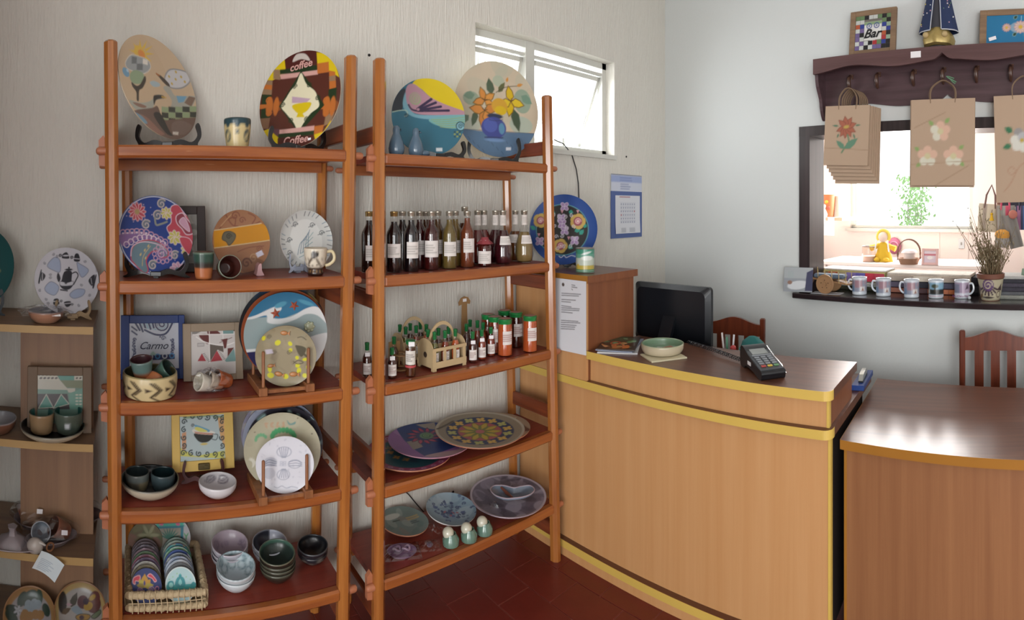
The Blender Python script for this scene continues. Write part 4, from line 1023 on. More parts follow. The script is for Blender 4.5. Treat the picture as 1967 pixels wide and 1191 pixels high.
def two2(c): c.rect(-3, 3, -2, 1.03, '#39464a').blobs(5, 26, .1, .3, ['#46565a', '#2b363a'], 2, 1, .5).rect(-3, 3, 1.03, 9, '#15262a')
pot('small_cup', 'dark slate blue cup standing in the wide dark bowl', 'cup', T(b0 + Vector((.043, -.003, .012))), pprof(.032, .040, .057, .0035, .003), two2, '#39464a')
def a_lit(c): c.rect(-3, 3, .25, 9, '#c9c6ca').rect(-3, 3, -2, .25, '#b58a70').squig(3, 4, .15, .3, ['#5b5560'], 1.6, .01, .08).spiral(1.8, 1.45, .3, '#5a5260', .07).spiral(-1.7, 1.4, .25, '#5a5260', .06).squig(7, 10, .1, .16, ['#8a8690'], 2, 2.0, .04)
pot('small_bowl', 'small white bowl with grey scribbles alone in the middle of the fourth shelf', 'bowl', sit(418, 1.765, z), pprof(.034, .062, .045, .004, .010), a_lit, '#c9c6ca')
G = 'plates leaning in the fourth-shelf rack'
Mb, rb_ = ppose(467, 617, 790, 940, 1.765, 0, 1, -1)
nb = Mb.to_3x3() @ Vector((0, 0, 1))
def a_gp(cols, seed, bg): return lambda c: c.blobs(seed, 40, .06, .22, cols, 1, 1).circ(0, 0, .98, cols[0], .05).squig(seed, 26, .06, .14, [cols[-1]], .95, .95, .03)
for k, (cols, lab, dy, dz, s_) in enumerate(((['#7d7a8c', '#a8a39a', '#4c4858'], 'greyish marbled plate furthest back in the fourth-shelf rack', .060, .030, 1.0), (['#8a8fa0', '#c0bcb4', '#5a6478'], 'blue-grey patterned plate second from the back of the fourth-shelf rack', .042, .020, 1.02), (['#2a2730', '#1e1c24', '#8faaa8'], 'black plate edged with pale scrolls in the fourth-shelf rack', .022, .010, 1.0))):
    plate(lab, frame(Mb.translation + Vector((.004 * k + .006, dy, dz)), nb), rb_ * s_, a_gp(cols, k + 11, cols[0]), cols[0], 56, pm('plum_rim', '#4a4048', .4), .006, 4, group=G)
def a_snail(A):
    A.cv.circ(0, 0, 1.2, '#a9a48e'); g = '#4f9a6a'; A.cv.blobs(3, 20, .1, .4, ['#b0ab96', '#a09b86'], 1, 1, .5)
    for k in range(9): a = .2 + k * .34; A.ell(1400 + 80 * cos(pi + a), 330 - 55 * sin(a), 15, 22, 0, g)
    for k in range(6): a = k * .5; A.ell(1245 + 38 * cos(pi + a), 345 - 35 * sin(a), 10, 14, 0, '#6aa07a')
    A.blob([(1425, 205), (1450, 230), (1485, 215), (1480, 235), (1440, 240)], '#6f8f8a'); 
    for k in range(8): A.ell(1280 + (k % 4) * 40, 230 + (k // 4) * 20, 14, 8, k * 30, '#b98a6c', None, .6)
    for k in range(6): A.leaf(1180 + k * 6, 540 - k * 8, 60, 14, 60 + k * 20, '#c8c6b8')
    A.circ(1600, 300, 5, '#5a5548').circ(1500, 190, 4, '#5a5548').circ(1200, 290, 4, '#5a5548')
plate('round sage beige plate with green arcs in the middle of the fourth-shelf rack', Mb, rb_ * .985, a_snail, '#a9a48e', 96, pm('sage_rim', '#9a957e', .4), .006, 5, crop=C4, group=G)
Mf, rf = ppose(491, 603, 837, 947, 1.71, 0, 1, -1)
def a_fl(A):
    W, G1, G2 = '#cfd0d8', '#8d93a4', '#a9adba'
    A.cv.circ(0, 0, 1.2, W).cv.blobs(2, 40, .02, .06, ['#b6b8c4'], .9, .9, .6)
    A.ell(1405, 430, 36, 50, 90, G2, 6).ell(1400, 590, 36, 44, 90, G2, 6).ell(1310, 500, 46, 34, 0, G2, None, .8).ell(1480, 515, 44, 30, 0, G2, 6).ell(1300, 580, 44, 40, 0, G2, None, .6)
    for k in range(5): A.curve([(1370 + k * 16, 400), (1380 + k * 12, 440), (1390 + k * 6, 470)], 5, G1).curve([(1370 + k * 16, 610), (1380 + k * 12, 580), (1390 + k * 6, 550)], 5, G1)
    for k in range(3): A.curve([(1440, 500 + k * 14), (1490, 490 + k * 18), (1530, 505 + k * 12)], 5, G1).curve([(1350, 500 + k * 14), (1300, 485 + k * 18), (1270, 505 + k * 12)], 6, '#7c8294')
    A.poly([(1375, 495), (1420, 495), (1420, 530), (1375, 530)], '#b7bac6').dots([(1385, 505), (1410, 505), (1385, 522), (1410, 522)], 4, W)
    A.curve([(1335, 672), (1360, 680), (1390, 668), (1420, 682), (1460, 672), (1500, 680)], 4, G1)
plate('small white plate with a faint grey floral cross, front of the fourth-shelf rack', Mf, rf, a_fl, '#cfd0d8', 84, WHITEG, .004, 6, crop=C4, group=G)
rack('lighter wooden dowel rack holding the white floral plate on the fourth shelf', 504, 591, 1.681, z, .108)

# ---- bottom shelf: coaster tray and bowl stacks
z = ZL[4]; C5 = (230, 990, 6.268)
WICK = pm('wicker_straw', '#b9a583', .75, var=.25, vscale=50, bump=.4, bscale=120, stretch=(1, 1, 1))
WICKD = pm('wicker_wrapped', '#9c8666', .8, var=.3, vscale=40, bump=.5, bscale=90)
xa, xb = xat(247, 1.722), xat(394, 1.722); ya, yb = 1.722, 1.955
tray = thing('wicker_tray', 'straw wicker tray with open woven front holding two rows of coasters', 'basket', T((xa + xb) / 2, (ya + yb) / 2, z))
hx, hy = (xb - xa) / 2, (yb - ya) / 2
def lumpy(pts, r, seed, n=9):
    rg = random.Random(seed); P = []; Rr = []
    for (a, b) in zip(pts, pts[1:]):
        a, b = Vector(a), Vector(b); k = max(2, int((b - a).length / .006))
        for i in range(k): P.append(a.lerp(b, i / k)); Rr.append(r * rg.uniform(.82, 1.12))
    P.append(Vector(pts[-1])); Rr.append(r)
    return MB().tube(P, Rr, n)
for nm, zz, r in (('bottom_rim', .012, .011), ('top_rim', .052, .012)):
    mk(nm, lumpy([(-hx, -hy, zz), (hx, -hy, zz)], r, 1), WICK, tray); mk(nm, lumpy([(-hx, -hy, zz), (-hx, hy, zz + .01)], r, 2), WICKD, tray)
    mk(nm, lumpy([(hx, -hy, zz), (hx, hy, zz + .01)], r, 3), WICK, tray); mk(nm, lumpy([(-hx, hy, zz + .01), (hx, hy, zz + .01)], r, 4), WICKD, tray)
mk('tray_bottom', B(-hx, hx, -hy, hy, .002, .007), WICKD, tray)
for k in range(13):
    x = -hx + .012 + k * (2 * hx - .024) / 12
    mk('strand', MB().tube([(x, -hy - .013, .004), (x + .002, -hy - .013, .025), (x - .002, -hy - .014, .05), (x, -hy - .005, .066), (x, -hy + .01, .06)], .0017, 6), WICK, tray)
mk('strand', MB().tube([(-hx, -hy - .012, .034), (0, -hy - .0135, .036), (hx, -hy - .012, .038)], .0015, 6), WICK, tray)
for sx in (-1, 1):
    for k in range(9):
        y = -hy + .02 + k * (2 * hy - .03) / 8
        mk('strand', MB().tube([(sx * (hx + .011), y, .004), (sx * (hx + .012), y, .03), (sx * (hx + .011), y + .004, .058), (sx * (hx - .004), y + .004, .068)], .0017, 6), WICK, tray)
GC = 'round coasters standing in the wicker tray'
CR = .050
def coaster(label, px, Y, bg, fn, lean, edge='#3a3036', crop=None, N=34, rad=CR, zz=None, sxx=1.0):
    x = xat(px, Y); zc = (z + .008 + rad * cos(R_(lean)) + .003) if zz is None else zz
    M = T(x, Y, zc) @ face_cam((x, Y)) @ RX(90 - lean)
    m = MB().lathe([(0, -.006), (rad, -.006), (rad, 0), (rad * .99, .0004)], 36)
    o = mk('coaster', m, pm('coaster_edge_' + edge[1:], edge, .5), None, M, label=label, cat='coaster', group=GC)
    if fn is not None and crop is not None: A = Art(M, rad * .99, False, crop); f2 = lambda cv: fn(A.on(cv))
    else: f2 = fn
    pdisc('painted_face', N, rad * .99, lambda q: .0005 + 0 * q, f2, bg, SATIN, o)
def a_c1(A):
    A.cv.circ(0, 0, 1.2, '#1b2d6a'); A.blob([(160, 810), (170, 750), (240, 725), (240, 790), (190, 790), (185, 830)], '#c2324a', '#d8a8a8', 8).blob([(335, 730), (375, 705), (440, 780), (420, 800), (390, 760)], '#c2324a', '#d8a8a8', 8)
    A.leaf(300, 870, 140, 90, 90, '#b98a2a', '#7a5a20').leaf(300, 870, 110, 70, 130, '#a99a38').leaf(300, 870, 110, 70, 50, '#b98a2a').leaf(300, 860, 100, 60, 170, '#8a7a2c').leaf(300, 860, 110, 60, 10, '#a99a38').leaf(298, 850, 60, 26, 90, '#4a3a72')
    A.spiral(380, 900, 40, '#a088a8', 12).spiral(240, 910, 36, '#8a6a94', 10).circ(450, 880, 20, '#c07a94', 8)
def a_c2(A):
    A.cv.circ(0, 0, 1.2, '#a9c8cc').cv.circ(0, 0, .97, '#d2d8d6', .05); T1, T2 = '#3fa6a8', '#2d8a92'
    A.poly([(560, 840), (930, 820), (930, 910), (560, 910)], T1).blob([(670, 850), (685, 760), (730, 735), (775, 760), (785, 850)], T2).circ(728, 728, 18, T2).circ(728, 710, 8, T1).leaf(728, 850, 80, 50, 90, '#7fc0c0', '#1f6a74')
    A.blob([(575, 860), (585, 800), (640, 790), (655, 850), (630, 880)], T2).circ(618, 840, 26, '#8fd0cc').blob([(850, 850), (870, 810), (895, 800), (925, 830)], T2).dots([(640, 740), (690, 700), (800, 740), (850, 770), (600, 770)], 7, '#8fbf8a')
NEUT = ['#3b2f36', '#4a3c46', '#6a5a68', '#8a7f8c', '#2c2428', '#7a6a62']
def a_rand(seed, cols):
    return lambda c: c.blobs(seed, 22, .12, .4, cols, 1, 1).circ(0, 0, .9, cols[-1], .1).squig(seed, 18, .08, .2, [cols[0], cols[-1]], .9, .9, .06)
lc = [('#1b2d6a', None, '#2a2a3a'), ('#3d352c', ['#4d4432', '#2c2620', '#7a7050'], '#5b5238'), ('#a3a49c', ['#c2c2ba', '#3b2a26', '#a08a6a', '#d2d2cc'], '#3a2a28'), ('#6a5a78', ['#8a7a98', '#c5bccb', '#5a4668'], '#6a5a68'), ('#7c6f84', ['#b8a4b0', '#5a4456', '#a05a70'], '#5b4a50'), ('#3a5a48', ['#4d7a5c', '#2d4636', '#7c9a72'], '#3a4a40'), ('#5c4a54', ['#7a6472', '#41343c', '#b59aa8'], '#4a3a44'), ('#57505c', ['#a29aa8', '#3a343e', '#7a7282'], '#4a444c'), ('#4a3e46', ['#5c4c56', '#2c2428', '#92848c'], '#3a3034'), ('#3e3238', ['#54444c', '#241c20', '#8c7c84'], '#3a2c30')]
for k, (bg, cols, ed) in enumerate(lc):
    Y = 1.757 + k * .0175
    lab = 'blue coaster with a gold lotus, frontmost in the tray row by the bookcase post' if k == 0 else f'{ORD[k]} coaster from the front in the tray row by the bookcase post'
    coaster(lab, 281 - k * .2, Y, bg, a_c1 if k == 0 else a_rand(k * 3 + 1, cols), 27 if k == 0 else 24 - k * .4, ed, C5 if k == 0 else None, 56 if k == 0 else 30)
rc = [('#a9c8cc', None, '#8a8e8c'), ('#55585c', ['#5f6266', '#4b4e52'], '#44474a'), ('#7f93ac', ['#3d5878', '#b5c0cc', '#2c3f5c', '#c7ced6'], '#4a5a6c'), ('#5a6f94', ['#8aa0c0', '#3a5080', '#b8c2d4'], '#5a6478'), ('#a8b0b4', ['#cdd2d2', '#6a7a88', '#46525c'], '#6a7076'), ('#2a4a8a', ['#1f3a7a', '#d2d8e2', '#2a4a92'], '#2c3c68'), ('#b9c6c4', ['#2f8a7a', '#c7d0ce', '#4a9a5a'], '#5a6a70'), ('#4a4c8c', ['#c07a2c', '#5a4a98', '#4a8a4a', '#2a9a9a'], '#3a3a60'), ('#8a9a90', ['#6a8a7c', '#a8b4a8'], '#5a6862'), ('#6a7f78', ['#52685f', '#8a9e92'], '#4a5c56')]
for k, (bg, cols, ed) in enumerate(rc):
    Y = 1.757 + k * .0175
    lab = 'pale turquoise coaster with a teapot scene, frontmost in the tray row by the bowls' if k == 0 else f'{ORD[k]} coaster from the front in the tray row by the bowls'
    coaster(lab, 347 - k * .9, Y, bg, a_c2 if k == 0 else a_rand(k * 5 + 40, cols), 27 if k == 0 else 24 - k * .4, ed, C5 if k == 0 else None, 56 if k == 0 else 30)
def a_tl(A):
    A.cv.circ(0, 0, 1.2, '#a9a8ac'); A.poly([(370, 250), (420, 130), (520, 50), (690, 50), (790, 130), (430, 140), (400, 250)], '#3fa08c').ell(600, 90, 180, 45, 0, '#3fa08c')
    A.poly([(440, 135), (770, 120), (760, 380), (440, 380)], '#2a7080').poly([(470, 160), (735, 150), (730, 380), (470, 380)], '#8a8478')
    for k in range(9): A.leaf(600, 290, 140, 18, 20 + k * 17, '#2f6a5c')
    for x, y in ((500, 105), (600, 70), (700, 105)): A.ell(x, y, 16, 26, 0 if x == 600 else 80, '#c05a80')
    for x in (410, 800): A.leaf(x, 260, 60, 16, 60, '#5a9a6a').leaf(x, 260, 60, 16, 120, '#5a9a6a').leaf(x, 300, 60, 16, 90, '#3f8a5a')
coaster('larger round teal trivet with a palm at the back of the coaster tray', 327.5, 1.945, '#a9a8ac', a_tl, 10, '#243034', C5, 64, .072, z + .096)
coaster('larger faded brown trivet at the back of the coaster tray', 279, 1.945, '#6a5f46', lambda c: c.blobs(5, 12, .2, .5, ['#7a5a4c', '#5f6244', '#6d6a4a'], 1, 1).petals(.2, .3, .6, 6, '#8a8a6a', None, .3), 10, '#4a4232', None, 40, .062, z + .088)
def stack(px, Y, n, dz, rb, rt, h, base, ins, labs, group, seed=1, tilt=0, k2=None, name='ceramic_bowl'):
    for i in range(n):
        top = i == n - 1
        p = at(px, Y, z + i * dz); p.x += random.uniform(-.0015, .0015)
        fnn = (lambda c: (c.rect(-3, 3, -2, 9, base), ins(c))) if top else (lambda c: (c.rect(-3, 3, -2, 9, base), k2(c) if k2 else c.squig(seed + i, 12, .08, .14, ['#77788a'], 2, .9, .04)))
        pot(name, labs(i, n), 'bowl', T(p) @ face_cam(p) @ RX(tilt if top else 0), pprof(rb, rt, h, .0035, .008), fnn, base, 56, 34 if top else 20, group=group)
def labels(desc):
    def f(i, n):
        if i == n - 1: return f'{desc}, topmost of its stack on the bottom shelf'
        if i == 0: return f'{desc}, lowest of its stack on the bottom shelf'
        return f'{desc}, {ORD[i]} from the bottom of its stack'
    return f
stack(441, 1.905, 4, .0145, .030, .065, .048, '#c3bfc9', lambda c: c.rect(-3, 3, 1.02, 9, '#a597a2').spiral(0, 1.6, .3, '#786a7c', .08).spiral(1.2, 1.4, .25, '#786a7c', .07).spiral(-1.2, 1.5, .25, '#786a7c', .07).squig(4, 22, .08, .18, ['#76687a', '#8a7c8c'], 2, 2.1, .05), labels('mauve bowl with faded paisley'), 'stack of mauve bowls', 2, 8)
stack(518, 1.905, 3, .014, .030, .063, .046, '#c2c6d0', lambda c: c.rect(-3, 3, 1.03, 9, '#bcc2d2').rect(-2, -.6, 1.05, 9, '#262a34').squig(8, 26, .08, .2, ['#20242e', '#c8ccd8', '#3a4050'], 2, 2.1, .05), labels('white bowl painted half black'), 'stack of black and white bowls', 3, 8, lambda c: c.blobs(6, 26, .05, .12, ['#2c303a'], 2, 1))
def teal_in(c):
    c.rect(-3, 3, 1.02, 9, '#b9c9cf')
    for k in range(26): c.line([(-2 + k * .16, 1.03), (-2 + k * .16, 1.13)], .05, '#3f6f80')
    for k in range(8): c.spiral(-1.8 + k * .5, 1.34, .15, '#2f5a66', .05).circ(-1.8 + k * .5, 1.72, .2, '#2f5a66', .04)
stack(453, 1.80, 3, .0145, .032, .066, .05, '#c6cdd2', teal_in, labels('white bowl with teal scroll lines'), 'stack of teal and white bowls', 5, 8)
stack(533, 1.81, 5, .0125, .032, .062, .046, '#2b2620', lambda c: c.rect(-3, 3, 1.03, 1.3, '#3c5c50').rect(-3, 3, 1.3, 9, '#273430').blobs(3, 20, .1, .3, ['#3c5a4c', '#5a4a34'], 2, 1.5, .4).rect(-3, 3, .96, 1.04, '#7a7460'), labels('dark green glazed bowl'), 'stack of dark green bowls', 4, 8, lambda c: c.rect(-3, 3, .9, 1.04, '#6a6a58').rect(-3, 3, 1.04, 9, '#20302a'))
stack(600, 1.86, 3, .011, .028, .055, .04, '#26242a', lambda c: c.rect(-3, 3, 1.03, 9, '#15171c').rect(-3, 3, .95, 1.04, '#5a5c60'), labels('glossy black bowl'), 'stack of black bowls', 4, 6, lambda c: c.squig(3, 14, .08, .14, ['#8a8478'], 2, .9, .05))
# ================================================================== right bookcase, top shelf
z = ZR[0]; C = (660, 90, 4.574)
M, rad = ppose(753, 894, 151, 299, 1.825, 20, 1)
def a_teal(A):
    A.cv.circ(0, 0, 1.2, '#2c6478'); Y, PK, PU, LB = '#cdb60c', '#a8808e', '#2c2140', '#6f9fae'
    A.blob([(600, 330), (680, 270), (850, 270), (1000, 380), (1080, 560), (1040, 600), (900, 540), (760, 440), (680, 370)], Y)
    A.blob([(540, 420), (560, 340), (620, 330), (700, 390), (760, 440), (880, 500), (1060, 570), (1070, 600), (760, 600), (620, 580), (560, 520)], PK)
    A.blob([(415, 560), (450, 440), (530, 365), (540, 440), (520, 520), (500, 560)], '#272c34').blob([(520, 520), (540, 400), (552, 480), (600, 570), (700, 600), (1070, 600), (1080, 640), (800, 640), (600, 610)], LB)
    A.circ(630, 455, 55, '#8f9a7a').spiral(630, 455, 50, PK, 8, 2.2)
    for k, (x, y) in enumerate(((770, 460), (810, 490), (855, 525), (925, 560))): A.line([(650 + k * 8, 545 + k * 6), (x, y)], 24 - k, PU)
    A.curve([(570, 510), (600, 550), (660, 565)], 16, PU).circ(655, 550, 12, PK)
    A.curve([(425, 575), (490, 560), (550, 560), (560, 600), (535, 610)], 8, '#9fb8a8').spiral(550, 605, 20, '#1f3a44', 7)
    A.blob([(750, 640), (900, 610), (1070, 610), (1080, 700), (960, 720), (820, 690)], '#6fa3a0')
    for k in range(5): A.curve([(770 + k * 20, 640 + k * 16), (880 + k * 10, 640 + k * 18), (1060, 620 + k * 20)], 5, '#8a9a5a')
    A.circ(1025, 700, 44, '#1e4048').circ(1025, 700, 34, '#7fb0bc').spiral(1025, 700, 26, '#1e4048', 8)
    for k in range(9): A.circ(975 + (k % 3) * 22, 750 + (k // 3) * 20, 9, '#8a9448' if k % 2 else '#1f4450')
    A.poly([(810, 890), (865, 890), (865, 920), (810, 920)], '#cfd6d8')
plate('teal plate with a yellow sky and pink wave, behind the two blue birds', M, rad, a_teal, '#2c6478', 110, pm('teal_rim', '#3a6f80', .3), .006, 4, crop=C)
easel('black stand under the teal and yellow wave plate', at(845, 1.79, z), -18, .20, .08)
M, rad = ppose(875, 1036, 118, 302, 1.875, 12, 1)
def a_vase(A):
    A.cv.circ(0, 0, 1.2, '#c3b49c').cv.blobs(4, 30, .15, .5, ['#c9baa2', '#bfb29c', '#a9b09c'], 1, 1, .35)
    A.ell(1360, 300, 60, 50, 0, '#9db09a', None, .7).ell(1570, 480, 90, 110, 0, '#7d9a86', None, .8).ell(1120, 450, 80, 60, 0, '#7d9480', None, .8).ell(1560, 690, 120, 80, 0, '#9fb5a8', None, .7).ell(1120, 680, 90, 60, 0, '#a5b3a6', None, .7)
    A.poly([(1030, 720), (1200, 740), (1700, 765), (1700, 1000), (1030, 1000)], '#54708c').line([(1060, 725), (1680, 765)], 5, '#3a4a5c')
    for k in range(14): A.line([(1090 + k * 42, 790 + (k * 37) % 130), (1105 + k * 42, 815 + (k * 37) % 130)], 6, '#3f5670')
    G, DG = '#4a5a44', '#2f3a30'
    A.leaf(1300, 420, 150, 80, 100, G).leaf(1360, 400, 120, 50, 55, '#5a5c34').leaf(1170, 560, 150, 60, 250, G).leaf(1100, 600, 110, 60, 220, '#5f7460').leaf(1490, 540, 220, 90, 285, '#40523f').leaf(1560, 430, 130, 80, 330, '#6f8f7a').leaf(1150, 420, 110, 70, 190, '#6c8570')
    A.curve([(1340, 400), (1420, 355), (1530, 345)], 6, '#3f3a24').leaf(1520, 345, 70, 30, 20, '#c98a3c').leaf(1430, 310, 50, 26, 70, '#c98a3c')
    O, OY, YY = '#c9843a', '#c99a2c', '#cfae0e'
    def lily(x, y, s, cs, rots):
        for k, r in enumerate(rots): A.leaf(x, y, s, s * .55, r, cs[k % len(cs)], '#7a5a1c')
        for k in range(3): A.line([(x, y), (x + 24 * cos(k + .4), y - 26 * sin(k + .4))], 6, '#4a2c14')
    lily(1240, 470, 120, [O, '#d09040'], (110, 35, 195, 330)); lily(1240, 560, 150, [O, '#c07a34'], (175, 255, 290, 20)); lily(1470, 480, 140, [YY, '#d4b820'], (100, 350, 260, 200))
    A.ell(1370, 520, 80, 70, 0, OY).ell(1380, 560, 60, 40, 0, YY)
    A.ell(1330, 610, 80, 24, 0, '#26304a').ell(1320, 710, 125, 95, 0, '#3c4588').ell(1290, 690, 70, 60, 0, '#4a58a0').ell(1390, 720, 30, 50, 0, '#5f9ab0', None, .7).ell(1320, 800, 75, 16, 0, '#3a4680').ell(1330, 820, 100, 16, 0, '#6f8fb8', None, .8).line([(1240, 795), (1400, 800)], 8, '#2b2f58').curve([(1280, 640), (1340, 650), (1400, 640)], 6, '#2b2f58')
    A.poly([(1425, 885), (1470, 885), (1468, 910), (1425, 912)], '#c9d0d8')
plate('large cream plate painted with a blue vase of yellow lilies, under the window', M, rad, a_vase, '#c3b49c', 120, pm('cream_rim', '#c9bda2'), .005, 5, crop=C)
easel('black scrolled stand under the lily vase plate', at(950, 1.83, z), -34, .21, .12)
BIRDB = pm('slate_blue_glaze', '#4f6577', .22, coat=.5)
for px, Y, h, lab, yaw in ((761.5, 1.755, .112, 'slate blue ceramic bird by the bookcase post, left of its twin', 15), (799, 1.752, .108, 'slate blue ceramic bird with a stubby tail, right of its twin', -10)):
    p = at(px, Y, z); root = thing('ceramic_bird', lab, 'figurine', T(p) @ RZ(yaw), 'pair of blue ceramic birds')
    s = h / .112
    P = [(0, 0), (.022, 0), (.029, .012), (.031, .028), (.027, .05), (.019, .070), (.0135, .082), (.0145, .092), (.0135, .103), (.008, .110), (0, .112)]
    mk('body', MB().lathe([(r * s * .95, q * s) for r, q in P], 24), BIRDB, root)
    mk('beak', MB().lathe([(.004, 0), (.002, .007), (0, .010)], 10, T(.012 * s, -.006, .094 * s) @ RY(95)), BIRDB, root)
    if px > 780: mk('tail', MB().ball((.032, .0, .014), .024, .016, .013), BIRDB, root)
    for sx in (-1, 1): mk('eye', MB().ball((.011 * s, -.011 * sx if sx > 0 else -.003, .098 * s), .0022, n=8), pm('eye_dark', '#15161a', .3), root)
# ================================================================== bottles on the second shelf
z = ZR[1]
SILVER = pm('silver_cap', '#b9b3a4', .3, metal=.8)
GOLDC = pm('gold_cap', '#a98f5c', .3, metal=.8)
def liquid(name, col, tr=.35):
    if name in MATS: return MATS[name]
    m = pm(name, col, .06, coat=.4); nt = m.node_tree; lk = nt.links.new
    p = nt.nodes['Principled BSDF']; o = nt.nodes['Material Output']; t = nt.nodes.new('ShaderNodeBsdfTransparent'); mx = nt.nodes.new('ShaderNodeMixShader')
    c = L(col); t.inputs[0].default_value = (*[min(1, x ** .5) for x in c], 1); mx.inputs[0].default_value = tr
    lk(p.outputs[0], mx.inputs[1]); lk(t.outputs[0], mx.inputs[2]); lk(mx.outputs[0], o.inputs[0])
    return m
def lab_art(seed, ink='#8d8880'):
    def f(c):
        c.text_rows(seed, -.5, .5, .2, .8, 4, ink, .05)
    return f
def bottle(label, px, Y, prof, Rm, liq, fill, cap, caplen, labs, group, name='liqueur_bottle', spin=0, H=None, lmat=None):
    """turned bottle: glass wall, liquid inside it, screw cap, paper labels (z0, z1, half angle, r)"""
    p = at(px, Y, z); root = thing(name, label, 'bottle', T(p) @ face_cam(p) @ RZ(spin), group)
    H = H or prof[-1][1]
    mk('glass', MB().lathe(prof, 24), GLASS, root)
    P = [(max(r - .0016, 0), max(q, .003)) for r, q in prof if q < fill]
    rf = np.interp(fill, [q for r, q in prof], [r for r, q in prof]) - .0016
    mk('liquid', MB().lathe([(0, .003)] + P[1:] + [(rf, fill), (0, fill)], 24), lmat or liq, root)
    rc_ = prof[-1][0] + .0018
    mk('cap', MB().lathe([(rc_ - .001, H - caplen), (rc_, H - caplen + .002), (rc_, H - .006), (rc_ + .0008, H - .005), (rc_ + .0008, H + .001), (rc_ - .002, H + .003), (0, H + .003)], 20), cap, root)
    for k, (z0, z1, ha, col, ink) in enumerate(labs):
        zz = np.linspace(z0, z1, 8); rr = np.interp(zz, [q for r, q in prof], [r for r, q in prof]) + .0006
        plathe('paper_label', list(zip(rr, zz)), 20, 14, lab_art(k + int(px), ink), col, MATTE, root, None, -ha, ha)
    return root
BP = [(0, 0), (.0275, 0), (.029, .006), (.029, .136), (.0265, .148), (.0175, .165), (.0128, .176), (.0122, .22)]
G = 'liqueur bottles on the second shelf'
WL = '#d9d3cf'
tall = [  # px, Y, liquid, colour, fill, transparency, height factor, label band, spin, description
    (709, 1.80, 'wine_dark', '#22100c', .19, .05, 1, (.045, .1, 50), 25, 'dark brown liqueur bottle glimpsed between the two bookcases'),
    (757, 1.765, 'liqueur_black', '#15090a', .185, .02, 1.0, (.055, .105, 52), 0, 'near-black liqueur bottle with a scalloped cream label, nearest the bookcase post'),
    (773, 1.84, 'liqueur_black', '#15090a', .19, .02, 1.0, None, 0, 'near-black liqueur bottle without visible label behind the scalloped label bottle'),
    (790, 1.765, 'liqueur_navy', '#10090c', .19, .02, 1.0, (.05, .11, 48), 14, 'black liqueur bottle with a white label, third in the front row'),
    (806, 1.83, 'liqueur_maroon', '#3a0e10', .19, .12, 1.0, (.055, .11, 40), 30, 'maroon liqueur bottle in the back row between the black and dark red bottles'),
    (818, 1.89, 'liqueur_brown', '#4a2812', .19, .15, .99, None, 0, 'brown liqueur bottle furthest back behind the dark red one'),
    (829, 1.765, 'liqueur_red', '#3c0f0e', .19, .12, 1.0, (.05, .112, 56), 0, 'dark red liqueur bottle with a wide white label in the front row'),
    (841, 1.835, 'liqueur_amber', '#5c3a14', .19, .3, 1.0, (.055, .11, 38), 30, 'amber brown liqueur bottle in the back row with a tan label'),
    (863.5, 1.765, 'liqueur_olive', '#7d6a38', .19, .42, 1.0, (.05, .105, 52), 8, 'pale olive liqueur bottle with a white label in the front row'),
    (875, 1.835, 'liqueur_olive2', '#8a713a', .19, .42, 1.0, (.055, .105, 36), 30, 'pale gold liqueur bottle just behind the olive one'),
    (892.5, 1.86, 'liqueur_tea', '#5c2f16', .16, .25, 1.08, None, 0, 'taller brown bottle whose cap rises behind the pink-brown one'),
    (897.5, 1.765, 'liqueur_copper', '#7a3c20', .195, .35, 1.0, (.06, .115, 50), 20, 'copper coloured liqueur bottle with a white label and clear shoulder'),
]
for px, Y, nm, colr, fill, tr, hf, lb, spin, lab in tall:
    bottle(lab, px, Y, [(r, q * hf) for r, q in BP], .029, liquid(nm, colr, tr), fill * hf, GOLDC if px < 760 else SILVER, .016, [(lb[0], lb[1], lb[2], WL, '#8f8a84')] if lb else [], G, spin=spin)
BUL = [(0, 0), (.028, 0), (.035, .008), (.040, .035), (.0385, .070), (.031, .105), (.021, .135), (.014, .155), (.0125, .222)]
bul = [
    (917.5, 1.85, 'liqueur_rose', '#6a2420', .12, .2, 'slender bottle of rosy liqueur with a paper neck band, behind the short cloth-topped bottle', (.162, .205, 80), None, 0),
    (929.5, 1.87, 'liqueur_rose', '#6a2420', .12, .2, 'second slender rosy bottle with a neck band, close to the wall side', (.162, .205, 80), None, 0),
    (952, 1.83, 'liqueur_wine', '#3a0f16', .12, .1, 'round-bellied wine red bottle in the back row with a paper neck band', (.162, .205, 80), None, 0),
    (966, 1.775, 'liqueur_wine', '#4a0f1a', .12, .1, 'round-bellied wine red bottle with a slanted white label in front', (.162, .205, 80), (.082, .118, 46), 25),
    (990, 1.85, 'liqueur_amber2', '#6a3c1a', .11, .25, 'round-bellied amber bottle in the back row near the far post', (.162, .205, 80), (.082, .118, 46), -25),
    (1007, 1.775, 'liqueur_cloudy', '#8a7448', .11, .3, 'round-bellied cloudy yellow bottle, last in the row beside the far post', (.162, .205, 80), (.082, .118, 46), 25),
]
for px, Y, nm, colr, fill, tr, lab, nb_, bl, spin in bul:
    bottle(lab, px, Y, BUL, .0385, liquid(nm, colr, tr), fill + .022, SILVER, .016, [(*nb_, '#cfc8c2', '#a29c96')] + ([(*bl, WL, '#a8a29c')] if bl else []), G, spin=spin)
SH = [(0, 0), (.026, 0), (.028, .005), (.028, .07), (.024, .088), (.014, .098), (.013, .112)]
b_ = bottle('short red liqueur bottle with a big white label and a red cloth cap', 931, 1.755, SH, .028, liquid('liqueur_cherry', '#4a1512', .12), .092, SILVER, .012, [(.012, .062, 62, WL, '#9a948e')], G)
m = MB(); vs = []; fs = []; n = 24
